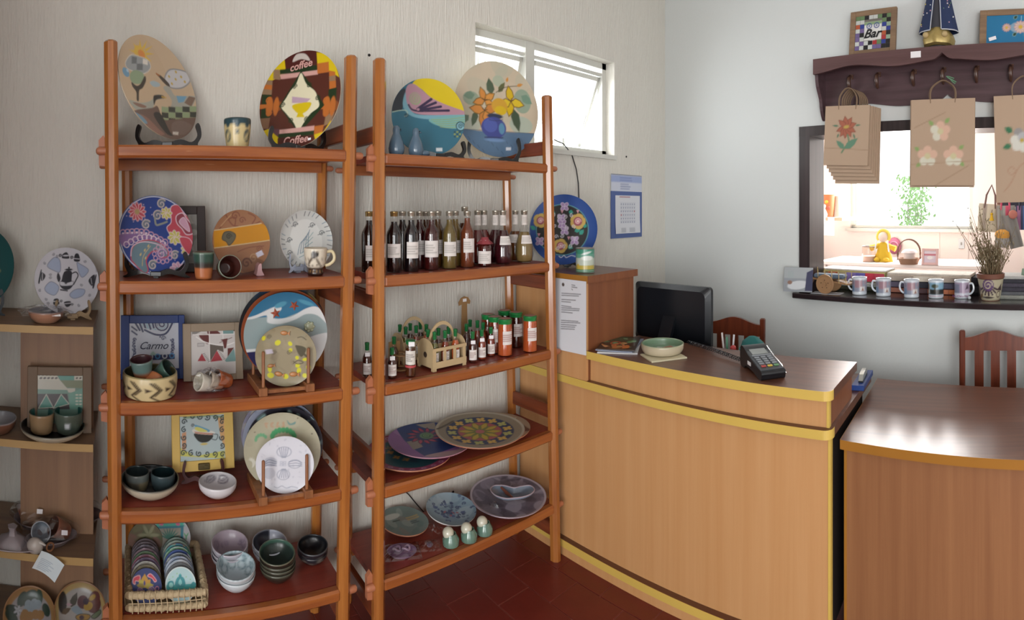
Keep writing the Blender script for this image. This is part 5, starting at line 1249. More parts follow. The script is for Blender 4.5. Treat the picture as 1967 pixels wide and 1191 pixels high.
for i, (r, q) in enumerate(((.001, .118), (.014, .117), (.018, .108), (.030, .094), (.033, .090))):
    for k in range(n): a = 2 * pi * k / n; w_ = 1 + (.12 * sin(a * 6) if i > 2 else 0); vs.append((r * w_ * cos(a), r * w_ * sin(a), q))
for i in range(4):
    for k in range(n): fs.append((i * n + k, i * n + (k + 1) % n, (i + 1) * n + (k + 1) % n, (i + 1) * n + k))
mk('cloth_cap', m.add(vs, fs, True), pm('dusty_red_cloth', '#8c3a40', .8), b_)
mk('ribbon', MB().tube([(.018 * cos(a), .018 * sin(a), .104) for a in [k * pi / 10 for k in range(20)]], .0025, 6, True), pm('white_ribbon', '#cfc9c4', .6), b_)
# ================================================================== sauces on the third shelf
z = ZR[2]
GRC = pm('green_cap', '#1f6a3a', .3, coat=.3)
SAUCE = liquid('sauce_red', '#7a2c14', .08); SAUCED = liquid('sauce_dark', '#43180f', .08); SAUCEO = liquid('sauce_orange', '#b5552a', .08); SAUCEG = liquid('sauce_green', '#6a6a2c', .15)
SBP = [(0, 0), (.016, 0), (.0175, .004), (.0175, .066), (.015, .074), (.0085, .088), (.0065, .096), (.006, .122)]
G = 'small pepper sauce bottles on the third shelf'
sb = [(705, 1.80, SAUCED, 1.0, 'pepper sauce bottle with a green cap glimpsed between the two bookcases', 1), (753, 1.745, SAUCED, .88, 'dark sauce bottle with a white neck tag next to the bookcase post', 1), (757, 1.835, SAUCED, 1.0, 'brown sauce bottle with a green cap behind the dark one by the post', 0),
      (908, 1.755, SAUCED, .98, 'dark red sauce bottle beside the slatted wooden carrier', 1), (925.5, 1.765, SAUCE, .98, 'red sauce bottle between the dark red one and the last small one', 1), (943, 1.785, SAUCE, .96, 'slim red sauce bottle nearest the jars', 1),
      (896, 1.84, SAUCED, 1.08, 'green-capped sauce bottle standing behind the carrier, under the tall wooden handle', 0), (903, 1.90, SAUCED, 1.08, 'green-capped sauce bottle furthest back under the tall wooden handle', 0), (917, 1.86, SAUCE, 1.1, 'green-capped red sauce bottle behind the front three, nearer the carrier', 0), (928, 1.835, SAUCE, 1.05, 'green-capped red sauce bottle behind the front three, nearer the jars', 0)]
for px, Y, lq, hf, lab, lb in sb:
    b_ = bottle(lab, px, Y, [(r, q * hf) for r, q in SBP], .0175, lq, .085 * hf, GRC, .026 * hf, [(.012, .052, 55, WL, '#7d4a40')] if lb else [], G, 'sauce_bottle', spin=8)
    if lb: mk('neck_tag', B(-.009, .009, -.0015, 0, 0, .014), TAGW, b_, T(0, -.011, .076 * hf))
VIAL = [(0, 0), (.0185, 0), (.0195, .004), (.0195, .115), (.016, .121), (.0155, .130)]
b_ = bottle('tall clear vial of brown peppers with a white oval label, in front of the carrier', 788.5, 1.735, VIAL, .0195, liquid('sauce_vial', '#4f2a16', .2), .105, GRC, .014, [(.045, .095, 60, '#d5d0c8', '#4a423c'), (.034, .042, 85, '#b0464a', '#b0464a')], G, 'sauce_bottle')
mk('cap_tag', B(-.011, .011, -.0015, 0, 0, .016), TAGW, b_, T(.004, -.018, .112))
JAR = [(0, 0), (.029, 0), (.0315, .005), (.0315, .125), (.028, .135), (.027, .15)]
GRL = pm('green_lid', '#1d7a3e', .3, coat=.4)
G = 'jars of red sauce with green lids'
for px, Y, lab, lb, lq in ((1018, 1.735, 'sauce jar with a green lid standing apart nearest the far post', 1, SAUCEO), (970, 1.755, 'sauce jar with a green lid, front one of the cluster', 1, SAUCEO), (991, 1.835, 'darker sauce jar with a green lid between the front jar and the lone jar', 1, SAUCED), (951, 1.815, 'sauce jar with a green lid directly behind the slim sauce bottle', 1, SAUCE), (937.5, 1.875, 'sauce jar with a green lid at the carrier end of the back row', 0, SAUCE), (969, 1.90, 'sauce jar with a green lid furthest back by the wall', 0, SAUCED)):
    b_ = bottle(lab, px, Y, JAR, .0315, lq, .14, GRL, .018, [(.05, .105, 38, WL, '#8a3a34')] if lb else [], G, 'sauce_jar', spin=22)
    mk('lid_label', MB().lathe([(0, .1534), (.023, .1534), (.023, .1542), (0, .1542)], 20), pm('lid_sticker', '#a87a70', .5), b_)
PLY = pm('birch_plywood', '#b9a27c', .6, var=.08, vscale=30)
def carrier(label, x, y, w, d, yaw, nb=3, group='laser-cut wooden bottle carriers'):
    root = thing('bottle_carrier', label, 'carrier', T(x, y, z) @ RZ(yaw), group); t = .0035
    for sx in (-1, 1):   # arched side panels with a round hand hole
        P = [(-d / 2, 0), (-d / 2 + .012, 0), (-d / 2 + .012, .012), (d / 2 - .012, .012), (d / 2 - .012, 0), (d / 2, 0), (d / 2, .075)] + [(d / 2 * cos(a), .075 + .042 * sin(a)) for a in [k * pi / 10 for k in range(1, 10)]] + [(-d / 2, .075)]
        s = mk('side_panel', MB().prism(P, -t / 2, t / 2, T(sx * w / 2, 0, 0) @ RZ(90) @ RX(90)), PLY, root)
        mk('emblem', MB().lathe([(0, 0), (.011, 0), (.011, .0006), (0, .0006)], 16, T(sx * (w / 2 + t / 2), 0, .055) @ RY(90 * sx)), pm('burnt_emblem', '#3a2c22', .7), s)
    for y_ in (-d / 2, d / 2):   # open slatted front and back
        f = mk('front_rail', B(-w / 2 - .004, w / 2 + .004, y_ - t / 2, y_ + t / 2, .010, .034), PLY, root)
        mk('top_rail', B(-w / 2 - .004, w / 2 + .004, y_ - t / 2, y_ + t / 2, .074, .086), PLY, root)
        for k in range(4): mk('slat', B(-w / 2 + k * (w - .012) / 3, -w / 2 + .012 + k * (w - .012) / 3, y_ - t / 2, y_ + t / 2, .034, .074), PLY, root)
        for sx in (-1, 1): mk('foot', B(sx * (w / 2 - .006) - .008, sx * (w / 2 - .006) + .008, y_ - t / 2, y_ + t / 2, 0, .010), PLY, root)
    # arched handle
    m = MB(); A0 = [(w * .42 * cos(a), .086 + .088 * sin(a)) for a in [k * pi / 16 for k in range(17)]]; A1 = [(w * .37 * cos(a), .086 + .074 * sin(a)) for a in [k * pi / 16 for k in range(17)]]
    vs = [(x_, -.002, q) for x_, q in A0 + A1] + [(x_, .002, q) for x_, q in A0 + A1]; n = 17; fs = []
    for k in range(16): fs += [(k, k + 1, n + k + 1, n + k), (2 * n + k, 3 * n + k, 3 * n + k + 1, 2 * n + k + 1), (k, 2 * n + k, 2 * n + k + 1, k + 1), (n + k, n + k + 1, 3 * n + k + 1, 3 * n + k)]
    mk('arch_handle', m.add(vs, fs), PLY, root)
    mk('centre_divider', B(-w / 2, w / 2, -t / 2, t / 2, .010, .088), PLY, root)
    mk('carrier_floor', B(-w / 2, w / 2, -d / 2, d / 2, .010, .013), PLY, root)
    return root
carrier('slatted plywood bottle carrier with arched handle at the front of the third shelf', 1.157, 1.785, .155, .10, 4)
carrier('plywood bottle carrier behind the front one, only its arch and side showing', 1.105, 1.918, .15, .085, 4)
G = 'bottles standing in the wooden carriers'
zz0 = z
z = zz0 + .0135
k = 0
for (cx, cy, w_, d_) in ((1.157, 1.785, .155, .10), (1.105, 1.918, .15, .085)):
    for j, yy in enumerate((-.026, .022)):
        for i, xx in enumerate((-.048, 0, .048)):
            X_, Y_ = cx + xx, cy + yy + .003; px = X0 + F * atan2(X_, Y_)
            bottle(('front carrier' if cy < 1.85 else 'rear carrier') + ' sauce bottle with green cap, ' + ('front' if j == 0 else 'back') + ' row, ' + ('nearest the post', 'in the middle', 'nearest the jars')[i], px, Y_, [(r * .95, q * 1.03) for r, q in SBP], .0175, (SAUCEG, SAUCE, SAUCEO, SAUCED, SAUCED, SAUCED)[k % 6], .085, GRC, .027, [(.016, .05, 50, WL, '#7d6a50')] if j == 0 else [], G, 'sauce_bottle', spin=20)
            k += 1
z = zz0
root = thing('bottle_carrier', 'tan wooden carrier with a tall mushroom-shaped handle behind the sauces', 'carrier', T(at(892, 1.945, z)) @ RZ(4))
P = [(-.018, 0), (-.016, .10), (-.014, .195), (-.03, .19), (-.033, .203), (-.02, .222), (0, .228), (.02, .222), (.033, .205), (.03, .192), (.014, .195), (.016, .10), (.018, 0)]
TANP = pm('tan_plywood', '#937048', .6)
mk('handle_board', MB().prism(P, -.002, .002, RX(90)), TANP, root); mk('base_board', B(-.06, .06, -.022, .022, 0, .004), TANP, root)
mk('price_tag', B(-.01, .01, -.0028, -.002, .205, .218), TAGW, root)
root = thing('bottle_carrier', 'small round-shelved wooden holder behind the first bookcase post of the bottle case', 'carrier', T(at(757, 1.86, z)) @ RZ(4))
for q in (.006, .060): mk('ring_shelf', MB().lathe([(.021, q), (.036, q), (.036, q + .003), (.021, q + .003), (.021, q)], 24), TANP, root, T(0, -.045, 0))
mk('holder_back', B(-.025, .025, -.004, 0, 0, .10), TANP, root)

# ================================================================== plates lying on the fourth shelf
z = ZR[3]; C = (660, 760, 4.47)
def flat(px, py, zc, rad, label, art, bg, N=96, body=None, rimh=.013, p=3, tx=0, ty=0, spin=0, crop=None, group=None, cat='plate', name='decorated_plate', thick=.006):
    q = onZ(px, py, zc); M = T(q) @ RX(tx) @ RY(ty) @ RZ(spin)
    return plate(label, M, rad, art, bg, N, body, rimh, p, group, name, cat, SATIN, crop=crop, thick=thick)
G = 'plates lying on the fourth shelf of the bottle case'
PTER = pm('pinkish_clay', '#b07a60', .5)
def a_pink(A):
    A.cv.circ(0, 0, 1.2, '#8c3a5a').cv.circ(0, 0, .78, '#1f4a52')
    for x, y in ringpts(22, .89): A.cv.circ(x, y, .045, '#b99ab0', .02)
    for x, y in ((455, 530), (535, 548), (400, 490), (390, 455)): A.petals(x, y, 34, 4, '#a8783c', None, .7)
    A.cv.blobs(5, 12, .05, .14, ['#2c2f3a', '#2a5a5c'], .6, .6, .6)
flat(786, 872, .585, .165, 'pink-rimmed plate with teal centre at the bottom of the leaning plates', a_pink, '#8c3a5a', 90, PTER, crop=C, group=G)
def a_purp(A):
    A.cv.circ(0, 0, 1.2, '#8a5a94').cv.blobs(2, 16, .2, .5, ['#9a6aa0', '#7a4f90', '#a888b0'], 1, 1, .4)
    A.poly([(430, 285), (560, 270), (790, 225), (1000, 320), (1010, 430), (700, 540), (600, 460), (520, 390)], '#1c356e')
    A.poly([(540, 400), (640, 380), (680, 440), (600, 470)], '#8a8078').poly([(620, 270), (780, 255), (800, 300), (700, 290)], '#8a8078').blob([(700, 540), (800, 500), (960, 480), (1060, 480), (900, 550)], '#a88f94')
    for k in range(12): a = k * .524; A.leaf(690 + 60 * cos(a), 350 - 28 * sin(a), 100, 40, math.degrees(a), '#a83a5c', '#2c1a3a')
    A.ell(700, 345, 110, 95, 0, '#3a3a5c', None, .5).ell(712, 345, 62, 62, 0, '#5a7a5c').ell(712, 345, 40, 40, 0, '#3c5a48').spiral(712, 345, 34, '#7a9a6a', 8)
    A.dots([(520, 255), (590, 245), (1000, 465), (1060, 495), (480, 270)], 7, '#c8b0d0')
flat(826, 849, .604, .168, 'purple plate with a blue square and pink mandala, second lowest of the leaning plates', a_purp, '#8a5a94', 100, pm('mauve_clay', '#a87a88', .5), crop=C, group=G)
def a_brn(c): c.rect(-2, 2, -2, 2, '#a8937c').poly([(-.9, .9), (.2, 1), (.3, .2), (-.9, .1)], '#4a2a22').poly([(.1, -.2), (.9, .1), (.6, -.9)], '#6a4438').line([(0, .9), (.5, .2), (.9, .1)], .05, '#c7b49a')
flat(946, 825, .588, .163, 'brown and beige plate mostly hidden behind the yellow-flower mandala plate', a_brn, '#a8937c', 70, PTER, group=G)
def a_mand(A):
    A.cv.circ(0, 0, 1.2, '#857a68').cv.circ(0, 0, .97, '#a8a090', .06).cv.circ(0, 0, .76, '#1b2b50').cv.circ(0, 0, .49, '#a04a52')
    for k in range(14): x, y = ringpts(14, .63)[k]; A.cv.petals(x, y, .115, 4, '#c4a04c' if k % 3 else '#a8a860', None, .75, 20)
    A.cv.petals(0, 0, .46, 10, '#a89a38', '#5a4a20', .34, 0).petals if False else None
    A.cv.petals(0, 0, .45, 10, '#b0962c', '#5f5a1c', .30, 0, None, .3).petals(0, 0, .34, 10, '#6a7030', None, .22, 18)
    A.cv.circ(0, 0, .10, '#a85a60').circ(0, 0, .13, '#6a6a2c', .03)
    for k in range(6): A.cv.ell(-.75 + k * .1, .55 + .04 * k, .08, .03, 20, '#4a4238')
flat(922, 829, .624, .184, 'beige-rimmed mandala plate with yellow flowers on navy, topmost of the leaning plates', a_mand, '#857a68', 110, PTER, crop=C, group=G)

# ================================================================== bottom shelf of the bottle case
z = ZR[4]; C = (660, 900, 4.093)
G = 'plates lying on the bottom shelf of the bottle case'
flat(776, 1004, .282, .098, 'small grey-green plate with terracotta edge on the bottom shelf behind the post', lambda c: c.rect(-2, 2, -2, 2, '#71807c').blobs(7, 8, .2, .4, ['#8f9a94', '#7f7a74', '#5f7674'], .8, .8, .7).text_rows(2, .25, .75, .05, .3, 2, '#a8946a', .08).text_rows(3, .3, .7, -.2, 0, 2, '#4a5a5c', .07).ell(-.3, .5, .4, .16, 10, '#b9bcb4').line([(-.4, .2), (-.1, .22)], .06, '#39443f'), '#71807c', 70, PTER, .010, 4, 4, 4, group=G)
flat(866, 982, .284, .105, 'pale blue plate with navy flecks in the middle of the bottom shelf', lambda c: c.rect(-2, 2, -2, 2, '#8299a8').blobs(3, 14, .3, .6, ['#94aab8', '#7890a4', '#a9bac2'], 1, 1, .5).squig(9, 30, .04, .1, ['#3a4668', '#4a5a84'], .5, .5, .05).squig(12, 34, .04, .09, ['#3f4a6c', '#5a6a80'], .95, .95, .04).blobs(4, 5, .04, .1, ['#7a5a88', '#96606c'], .3, .3), '#8299a8', 80, WHITEG, .014, 3, 8, 2, group=G)
mp = flat(976, 957, .290, .165, 'large marbled purple-grey platter with a heart dish on it on the bottom shelf', lambda c: c.rect(-2, 2, -2, 2, '#6a6270').blobs(6, 60, .1, .35, ['#8a8494', '#4a4450', '#a39eac', '#5a5464', '#7a7684'], 1, 1, .7).circ(0, 0, .97, '#b5aab4', .05), '#6a6270', 90, pm('lilac_glaze', '#a89aa4', .3, coat=.3), .016, 3, 3, 0, group=G)
# heart shaped dish lying on the platter
q = onZ(983, 952, .315); root = thing('heart_dish', 'two-lobed grey-blue dish with brown streaks lying on the marbled platter', 'dish', T(q) @ RZ(-38))
def lobe(a): return 1
P = crs([(0, -.055), (.05, -.045), (.085, -.02), (.098, .015), (.08, .045), (.04, .04), (.01, .03), (-.03, .05), (-.075, .05), (-.09, .015), (-.07, -.03), (-.03, -.055)], 5)
m = MB(); n = len(P); vs = [(x * .5, y * .5, 0) for x, y in P] + [(x * .93, y * .93, .012) for x, y in P] + [(x, y, .018) for x, y in P] + [(x * .95, y * .95, .009) for x, y in P] + [(x * .5, y * .5, -.004) for x, y in P]
fs = [tuple(range(n))]
for i in range(4):
    for k in range(n): fs.append((i * n + k, i * n + (k + 1) % n, (i + 1) * n + (k + 1) % n, (i + 1) * n + k))
m.add(vs, fs, True); mk('dish', m, pm('streaked_dish_glaze', '#737f8e', .25, coat=.4, var=.5, vscale=14), root)
mk('dish_rim', MB().tube([(x, y, .018) for x, y in P], .0025, 6, True), pm('lilac_glaze', '#a89aa4'), root)
mk('dish_streak', MB().tube([(-.045, .04, .016), (-.02, .01, .006), (.0, -.03, .010)], [.004, .008, .004], 6), pm('brown_streak_glaze', '#7a4a3c', .3), root)
def crumple(label, px, py, w, d, h, seed, col=None, spin=0, name='plastic_pack', mat=None):
    rg = random.Random(seed); n = 12; q = onZ(px, py, z + .004); m = MB(); vs = []; fs = []
    for i in range(n + 1):
        for j in range(n + 1):
            e = min(i, j, n - i, n - j) / (n / 2); vs.append(((i / n - .5) * w, (j / n - .5) * d, .001 + h * (e ** .5) * rg.uniform(.5, 1.2)))
    for i in range(n):
        for j in range(n): a = i * (n + 1) + j; fs.append((a, a + n + 1, a + n + 2, a + 1))
    return mk(name, m.add(vs, fs), mat or WRAP, None, T(q) @ RZ(spin), label=label, cat='package')
LILW = glass('lilac_plastic', (.86, .80, .88), .10, .14)
q = onZ(772, 1063, z + .001)
root = thing('wrapped_dish', 'lilac heart-shaped trinket dish sealed in clear plastic at the shelf front', 'package', T(q) @ RZ(-20))
mk('dish', MB().lathe([(0, 0), (.04, .001), (.05, .012), (.047, .012), (.038, .004), (0, .004)], 24, wob=lambda a: 1 + .12 * cos(2 * a)), pm('lilac_dish_glaze', '#9c84a0', .3, coat=.3), root)
for sx in (-1, 1): mk('ring_ornament', MB().tube([(sx * .018 + .013 * cos(a), .012 + .010 * sin(a), .012 + .004 * sin(2 * a)) for a in [k * pi / 8 for k in range(16)]], .004, 6, True), pm('lilac_ring_glaze', '#bfb0be', .3), root)
q2 = crumple('x', 772, 1063, .14, .10, .020, 3, spin=-20); del q2['label'], q2['category']; q2.parent = root; q2.matrix_basis = T(0, 0, .004); q2.name = 'film'; q2.data.materials[0] = LILW
crumple('flat clear plastic pack with a small purple ornament beside the lilac one', 825, 1049, .085, .07, .014, 5, spin=-25)
mk('pack_ornament', MB().ball((0, 0, 0), .012, .018, .006, 10), pm('purple_ornament', '#6a5a68', .3), bpy.data.objects['plastic_pack'] if 'plastic_pack' in bpy.data.objects else None, T(0, 0, .007))
crumple('loose clear plastic film lying beside the pale blue plate', 838, 1022, .07, .12, .02, 8, spin=25, name='plastic_film')
GREENG = glass('green_tinted_glass', (.62, .86, .78), .20, .05)
for k, (px, py, lab) in enumerate(((862, 1033, 'green glass vial with white ball stopper, nearest the clear packs'), (897, 1024, 'green glass vial with white ball stopper, middle of three'), (927, 1011, 'green glass vial with white ball stopper, nearest the marbled platter'))):
    q = onZ(px + 4, py + 14, z); root = thing('glass_vial', lab, 'vial', T(q) @ RZ(-30), 'green glass vials with ball stoppers')
    mk('vial_body', MB().lathe([(0, 0), (.024, 0), (.031, .004), (.032, .026), (.022, .040), (.020, .046), (.017, .046), (.017, .038), (.026, .024), (.022, .005), (0, .005)], 24), pm('sea_green_glass', '#8fb5a4', .1, trans=.6, coat=.4), root)
    mk('ball_stopper', MB().ball((-.010, .002, .046), .022, n=20).lathe([(.004, 0), (.003, .006), (0, .007)], 10, T(-.012, -.012, .030) @ RX(150)), pm('ivory_gloss', '#c4c2b0', .15, coat=.5), root)
w_ = wrap_mesh(.026, .02, .03, 31, 8, .25); mk('plastic_film', w_, WRAP, None, T(onZ(948, 992, z + .001)) @ T(0, 0, .03), label='twist of clear film hanging off the marbled platter', cat='film')
# thin black cables on the wall
CAB = pm('black_cable', '#1a1a1c', .5)
mk('wall_cable', MB().tube([onY(768, 935, DW - .006), onY(785, 950, DW - .006), onY(800, 968, DW - .006), onY(816, 986, DW - .02), onY(820, 1000, DW - .05)], .0022, 6), CAB, None, label='thin black cable running down the wall behind the bottom shelf', cat='cable')
# ================================================================== on the tall cabinet and the walls around it
C = (1000, 320, 3.135)
M, rad = ppose(1017, 1147, 373, 508, 1.875, 0, -1)
def a_rose(A):
    A.cv.circ(0, 0, 1.2, '#123f86'); A.ell(250, 380, 160, 150, 0, '#15130f').ell(250, 380, 163, 153, 0, '#5a9a94', 4)
    def rose(x, y, s):
        for k in range(5): a = k * 1.26; A.ell(x + s * .62 * cos(a), y + s * .62 * sin(a), s * .5, s * .34, 90 - math.degrees(a), '#b89a4c')
        A.circ(x, y, s * .55, '#8c4450').circ(x, y, s * .34, '#b06a72').spiral(x, y, s * .4, '#d8b0b0', 4).circ(x, y, s * .1, '#d8c8c0')
    for x, y, r in ((215, 265, 40), (305, 270, 30), (340, 390, 40), (370, 410, 40), (105, 380, 40), (400, 370, 30), (300, 480, 34), (330, 340, 30)): A.leaf(x - 15, y, r, 26, 40 + x, '#1f8a7a')
    rose(120, 325, 46); rose(345, 330, 50); rose(240, 478, 46)
    for x, y in ((245, 310), (265, 385), (265, 240), (325, 445), (115, 450), (250, 345)): A.petals(x, y, 28, 4, '#9a80aa', '#d8d0dc', .7, 45, None, .3, 2)
    for k in range(14): A.spiral(185 + (k * 47) % 150, 245 + (k * 61) % 250, 13, '#c9c4cc', 3.5, 1.2, k * 50)
    for x, y in ((345, 270), (110, 410), (290, 430), (250, 270)): A.poly([(x - 9, y - 8), (x + 9, y - 8), (x, y + 12)], '#c08a94')
    A.curve([(232, 540), (245, 548), (262, 536), (275, 548), (295, 540), (310, 536), (330, 542)], 3.5, '#d5dae2')
plate('bright blue plate with a black panel of roses on top of the tall cabinet', M, rad, a_rose, '#123f86', 110, pm('blue_rim', '#1b3a80'), .006, 5, crop=C, mat=SATIN)
easel('dark stand under the blue rose plate on the tall cabinet', Vector((1.93, 1.86, 1.25)), -40, .12, .08)
p = onZ(1124, 523, 1.25)
can = thing('food_tin', 'green and yellow food tin standing at the front corner of the tall cabinet', 'tin', T(p) @ face_cam(p))
def a_can(c):
    c.rect(-3, 3, -1, 2, '#5f9a86').rect(-3, 3, .30, .62, '#b9c2b4').ell(.15, .62, .45, .10, 0, '#d8dcd6').rect(-3, 3, .12, .30, '#b9a44c').blobs(4, 16, .05, .16, ['#c9a83c', '#8fa84a', '#d8dcd0', '#3f7a5c'], 1.2, .3).rect(-3, 3, 0, .12, '#2f7a58').rect(-3, 3, .05, .07, '#c5ccc4').rect(-3, 3, .8, 1, '#3f8a72').ell(.1, .84, .35, .05, 10, '#cfd6d2')
plathe('label_wrap', [(.042, .004), (.042, .106)], 48, 44, a_can, '#5f9a86', GLAZE, can)
mk('tin_body', MB().lathe([(0, 0), (.042, 0), (.0432, .002), (.0415, .004), (.0415, .106), (.0432, .108), (.042, .111), (.040, .108), (0, .108)], 36), pm('tin_metal', '#b5b2aa', .3, metal=.9), can)
# sheets of paper taped to the cabinet front
MS = Matrix(((0, 1, 0, 1.7345), (-1, 0, 0, 1.648), (0, 0, 1, 1.070), (0, 0, 0, 1)))
C = (1000, 320, 3.135)
def a_list(A):
    A.circ(258, 710, 11, '#4a3f38')
    rg = random.Random(4)
    for k in range(22):
        y = 708 + k * 12.5
        if k in (3, 6, 9, 14, 15, 16): continue
        A.line([(250 + (k < 3) * 60, y + 4), (250 + rg.uniform(40, 120) + (k < 3) * 20, y + 8 + rg.uniform(0, 4))], 5, '#6a6a70')
AN = Art(MS, .1575, True, C)
prect('printed_notice', 70, 120, .185, .315, lambda cv: a_list(AN.on(cv)), '#d3d6dc', MATTE, None, MS, lambda x, q: -.002 - .012 * (np.clip(.5 - q / .315, 0, 1) ** 2) * np.clip(.5 - x / .185, 0, 1), label='white printed notice taped to the front of the tall cabinet', cat='notice')
# wall calendar
CALB = pm('calendar_blue', '#4f6296', .6)
xc0, xc1 = xat(1172, DW), xat(1231, DW); zt = 1.742; zb = 1.362
cal = thing('wall_calendar', 'blue and white wall calendar hanging between the window and the corner', 'calendar', T((xc0 + xc1) / 2, DW - .004, zb)); wC = (xc1 - xc0); hC = zt - zb
def a_head(c): c.rect(-3, 3, .1, .85, '#98a6cc').text_rows(3, -1.2, 1.2, -.8, .0, 3, '#8a93b4', .12).text_rows(5, -1.3, 1.3, .2, .75, 2, '#7f8cb8', .12).rect(-3, 3, .93, 1.1, '#4a5068')
prect('header_sheet', 50, 20, wC, hC * .27, a_head, '#c5cad8', MATTE, cal, T(0, -.003, hC * .865))
mk('backing_sheet', B(-wC / 2, wC / 2, -.004, 0, 0, hC * .735), CALB, cal)
def a_cal(c):
    c.text_rows(3, -.7, .7, .86, .98, 1, '#a05a6a', .05)
    for i in range(6):
        c.line([(-.66, .62 - i * .19), (.66, .62 - i * .19)], .012, '#a9adba')
        for j in range(7): c.rect(-.62 + j * .19, -.53 + j * .19, .50 - i * .19, .58 - i * .19, '#a04a5a' if (i, j) in ((2, 6), (3, 0)) else '#8d93a8')
    c.rect(-.6, -.2, -.95, -.7, '#b5b8c0').rect(.1, .6, -.95, -.7, '#b5b8c0')
prect('month_sheet', 56, 60, wC * .80, hC * .60, a_cal, '#d2d4da', MATTE, cal, T(wC * .02, -.006, hC * .37), lambda x, q: -.004 * np.clip(-q / .1, 0, 1) ** 2)
mk('wall_cable', MB().tube([onY(1064, 268, DW - .005), onY(1082, 276, DW - .005), onY(1098, 296, DW - .005), onY(1107, 325, DW - .005), onY(1111, 352, DW - .005), onY(1112, 380, DW - .005)], .003, 6), CAB, None, label='thin dark cable curving down the wall above the blue rose plate', cat='cable')

# ================================================================== on the desk
DZ = .93
MON = pm('monitor_black_plastic', '#12161c', .35, coat=.1)
mon = thing('computer_monitor', 'black flat computer monitor seen from behind on the desk', 'monitor', Matrix(((0, 1, 0, 2.28), (-1, 0, 0, 1.475), (0, 0, 1, .80), (0, 0, 0, 1))))
mk('base', MB().lathe([(0, 0), (.11, 0), (.11, .006), (.06, .014), (0, .016)], 32), MON, mon, T(0, -.05, 0))
mk('neck', MB().prism([(-.13, .008), (-.10, .008), (-.02, .19), (-.03, .21)], -.035, .035, RZ(90) @ RX(90) @ T(0, 0, 0)), MON, mon)
def rrect(w, h, r, n=5):
    out = []
    for cx, cy, a0 in ((w / 2 - r, h / 2 - r, 0), (-w / 2 + r, h / 2 - r, 90), (-w / 2 + r, -h / 2 + r, 180), (w / 2 - r, -h / 2 + r, 270)):
        for k in range(n + 1): a = R_(a0 + 90 * k / n); out.append((cx + r * cos(a), cy + r * sin(a)))
    return out
m = MB(); O_ = rrect(.445, .295, .02); I_ = rrect(.40, .25, .03); n = len(O_)
vs = [(x, .015, q) for x, q in O_] + [(x, -.006, q) for x, q in O_] + [(x, -.026, q) for x, q in I_]
fs = [tuple(range(n)), tuple(range(2 * n, 3 * n))[::-1]]
for k in range(n): k2 = (k + 1) % n; fs += [(k, k2, n + k2, n + k), (n + k, n + k2, 2 * n + k2, 2 * n + k)]
mk('housing', m.add(vs, fs, False), MON, mon, T(0, 0, .215))
mk('screen', B(-.21, .21, .0155, .017, -.13, .13), pm('screen_dark', '#08090b', .15), mon, T(0, 0, .215))
mk('sticker', B(-.016, .016, -.0275, -.026, -.008, .008), TAGW, mon, T(-.04, 0, .095))
# magazines
p = onZ(1190, 668, DZ)
MG = T(p + Vector((.02, .01, 0))) @ RZ(28)
mags = [('white booklet at the bottom of the magazine pile beside the tall cabinet', '#cfd0d2', .25, .17, 0, 4), ('blue-grey brochure in the middle of the magazine pile beside the tall cabinet', '#8a93a8', .235, .16, .006, -4)]
for k, (lab, col, w_, d_, dz, an) in enumerate(mags):
    mk('magazine', B(-w_ / 2, w_ / 2, -d_ / 2, d_ / 2, 0, .005), pm('magazine_paper_%d' % k, col, .4), None, MG @ T(0, 0, dz) @ RZ(an), label=lab, cat='magazine', group='magazines on the desk')
top = mk('magazine', B(-.117, .117, -.081, .081, 0, .004), pm('magazine_paper_2', '#3a2c24', .4), None, MG @ T(.0, .004, .0125) @ RZ(2), label='glossy food magazine with orange and green cover on top of the pile', cat='magazine', group='magazines on the desk')
pdisc('cover_print', 70, .0795, lambda q: 0 * q, lambda c: c.rect(-2, 2, -2, 2, '#33261f').blobs(9, 14, .12, .35, ['#d0783c', '#dca070', '#c45a3a', '#a88450'], .9, .9).rect(.25, 2, -2, 2, '#2f4a34').blobs(12, 10, .08, .3, ['#5f9a6c', '#74a880', '#3a5442'], .9, .9, .8).circ(-.45, 0, .3, '#c07a4c', .12).circ(-.1, .2, .25, '#b5583a', .1).rect(-2, -.85, -2, 2, '#8a5a34'), '#33261f', GLAZE, top, T(0, 0, .0046), 1.42)
# square tile with round dish on it
p = onZ(1275, 690, DZ)
MT = T(p) @ RZ(-32)
mk('paper_tile', B(-.078, .078, -.062, .062, 0, .006, b=.001), pm('cream_tile', '#cfc8aa', .4, var=.1, vscale=30), None, MT @ T(.012, .030, 0), label='cream decorated tile lying under the round dish on the desk', cat='tile')
p = onZ(1279, 681, DZ + .006)
dish = pot('round_dish', 'round cream dish with green glazed inside holding small papers, on the desk', 'dish', T(p + Vector((.02, .03, 0))), ([(0, 0), (.07, 0), (.080, .003), (.088, .018), (.090, .040), (.087, .043), (.084, .040), (.080, .010), (0, .008)], 2, 4), lambda c: c.rect(-3, 3, -2, 1.15, '#b9ad94').rect(-3, 3, 1.1, 9, '#7d9a80').rect(-3, 3, 1.0, 1.15, '#8f9a78'), '#b9ad94', 64, 40)
for k, (dx, dy, an, col, lab) in enumerate(((-.01, .01, 20, '#c5c2bc', 'grey-white paper slip'), (.015, -.008, -15, '#a8745c', 'reddish card slip'), (-.02, -.02, 50, '#b5b8ba', 'pale slip'))):
    mk('paper_slip', B(-.04, .04, -.018, .018, 0, .001), pm('slip_%d' % k, col, .6), dish, T(dx, dy, .012 + k * .0025) @ RZ(an) @ RX(4))
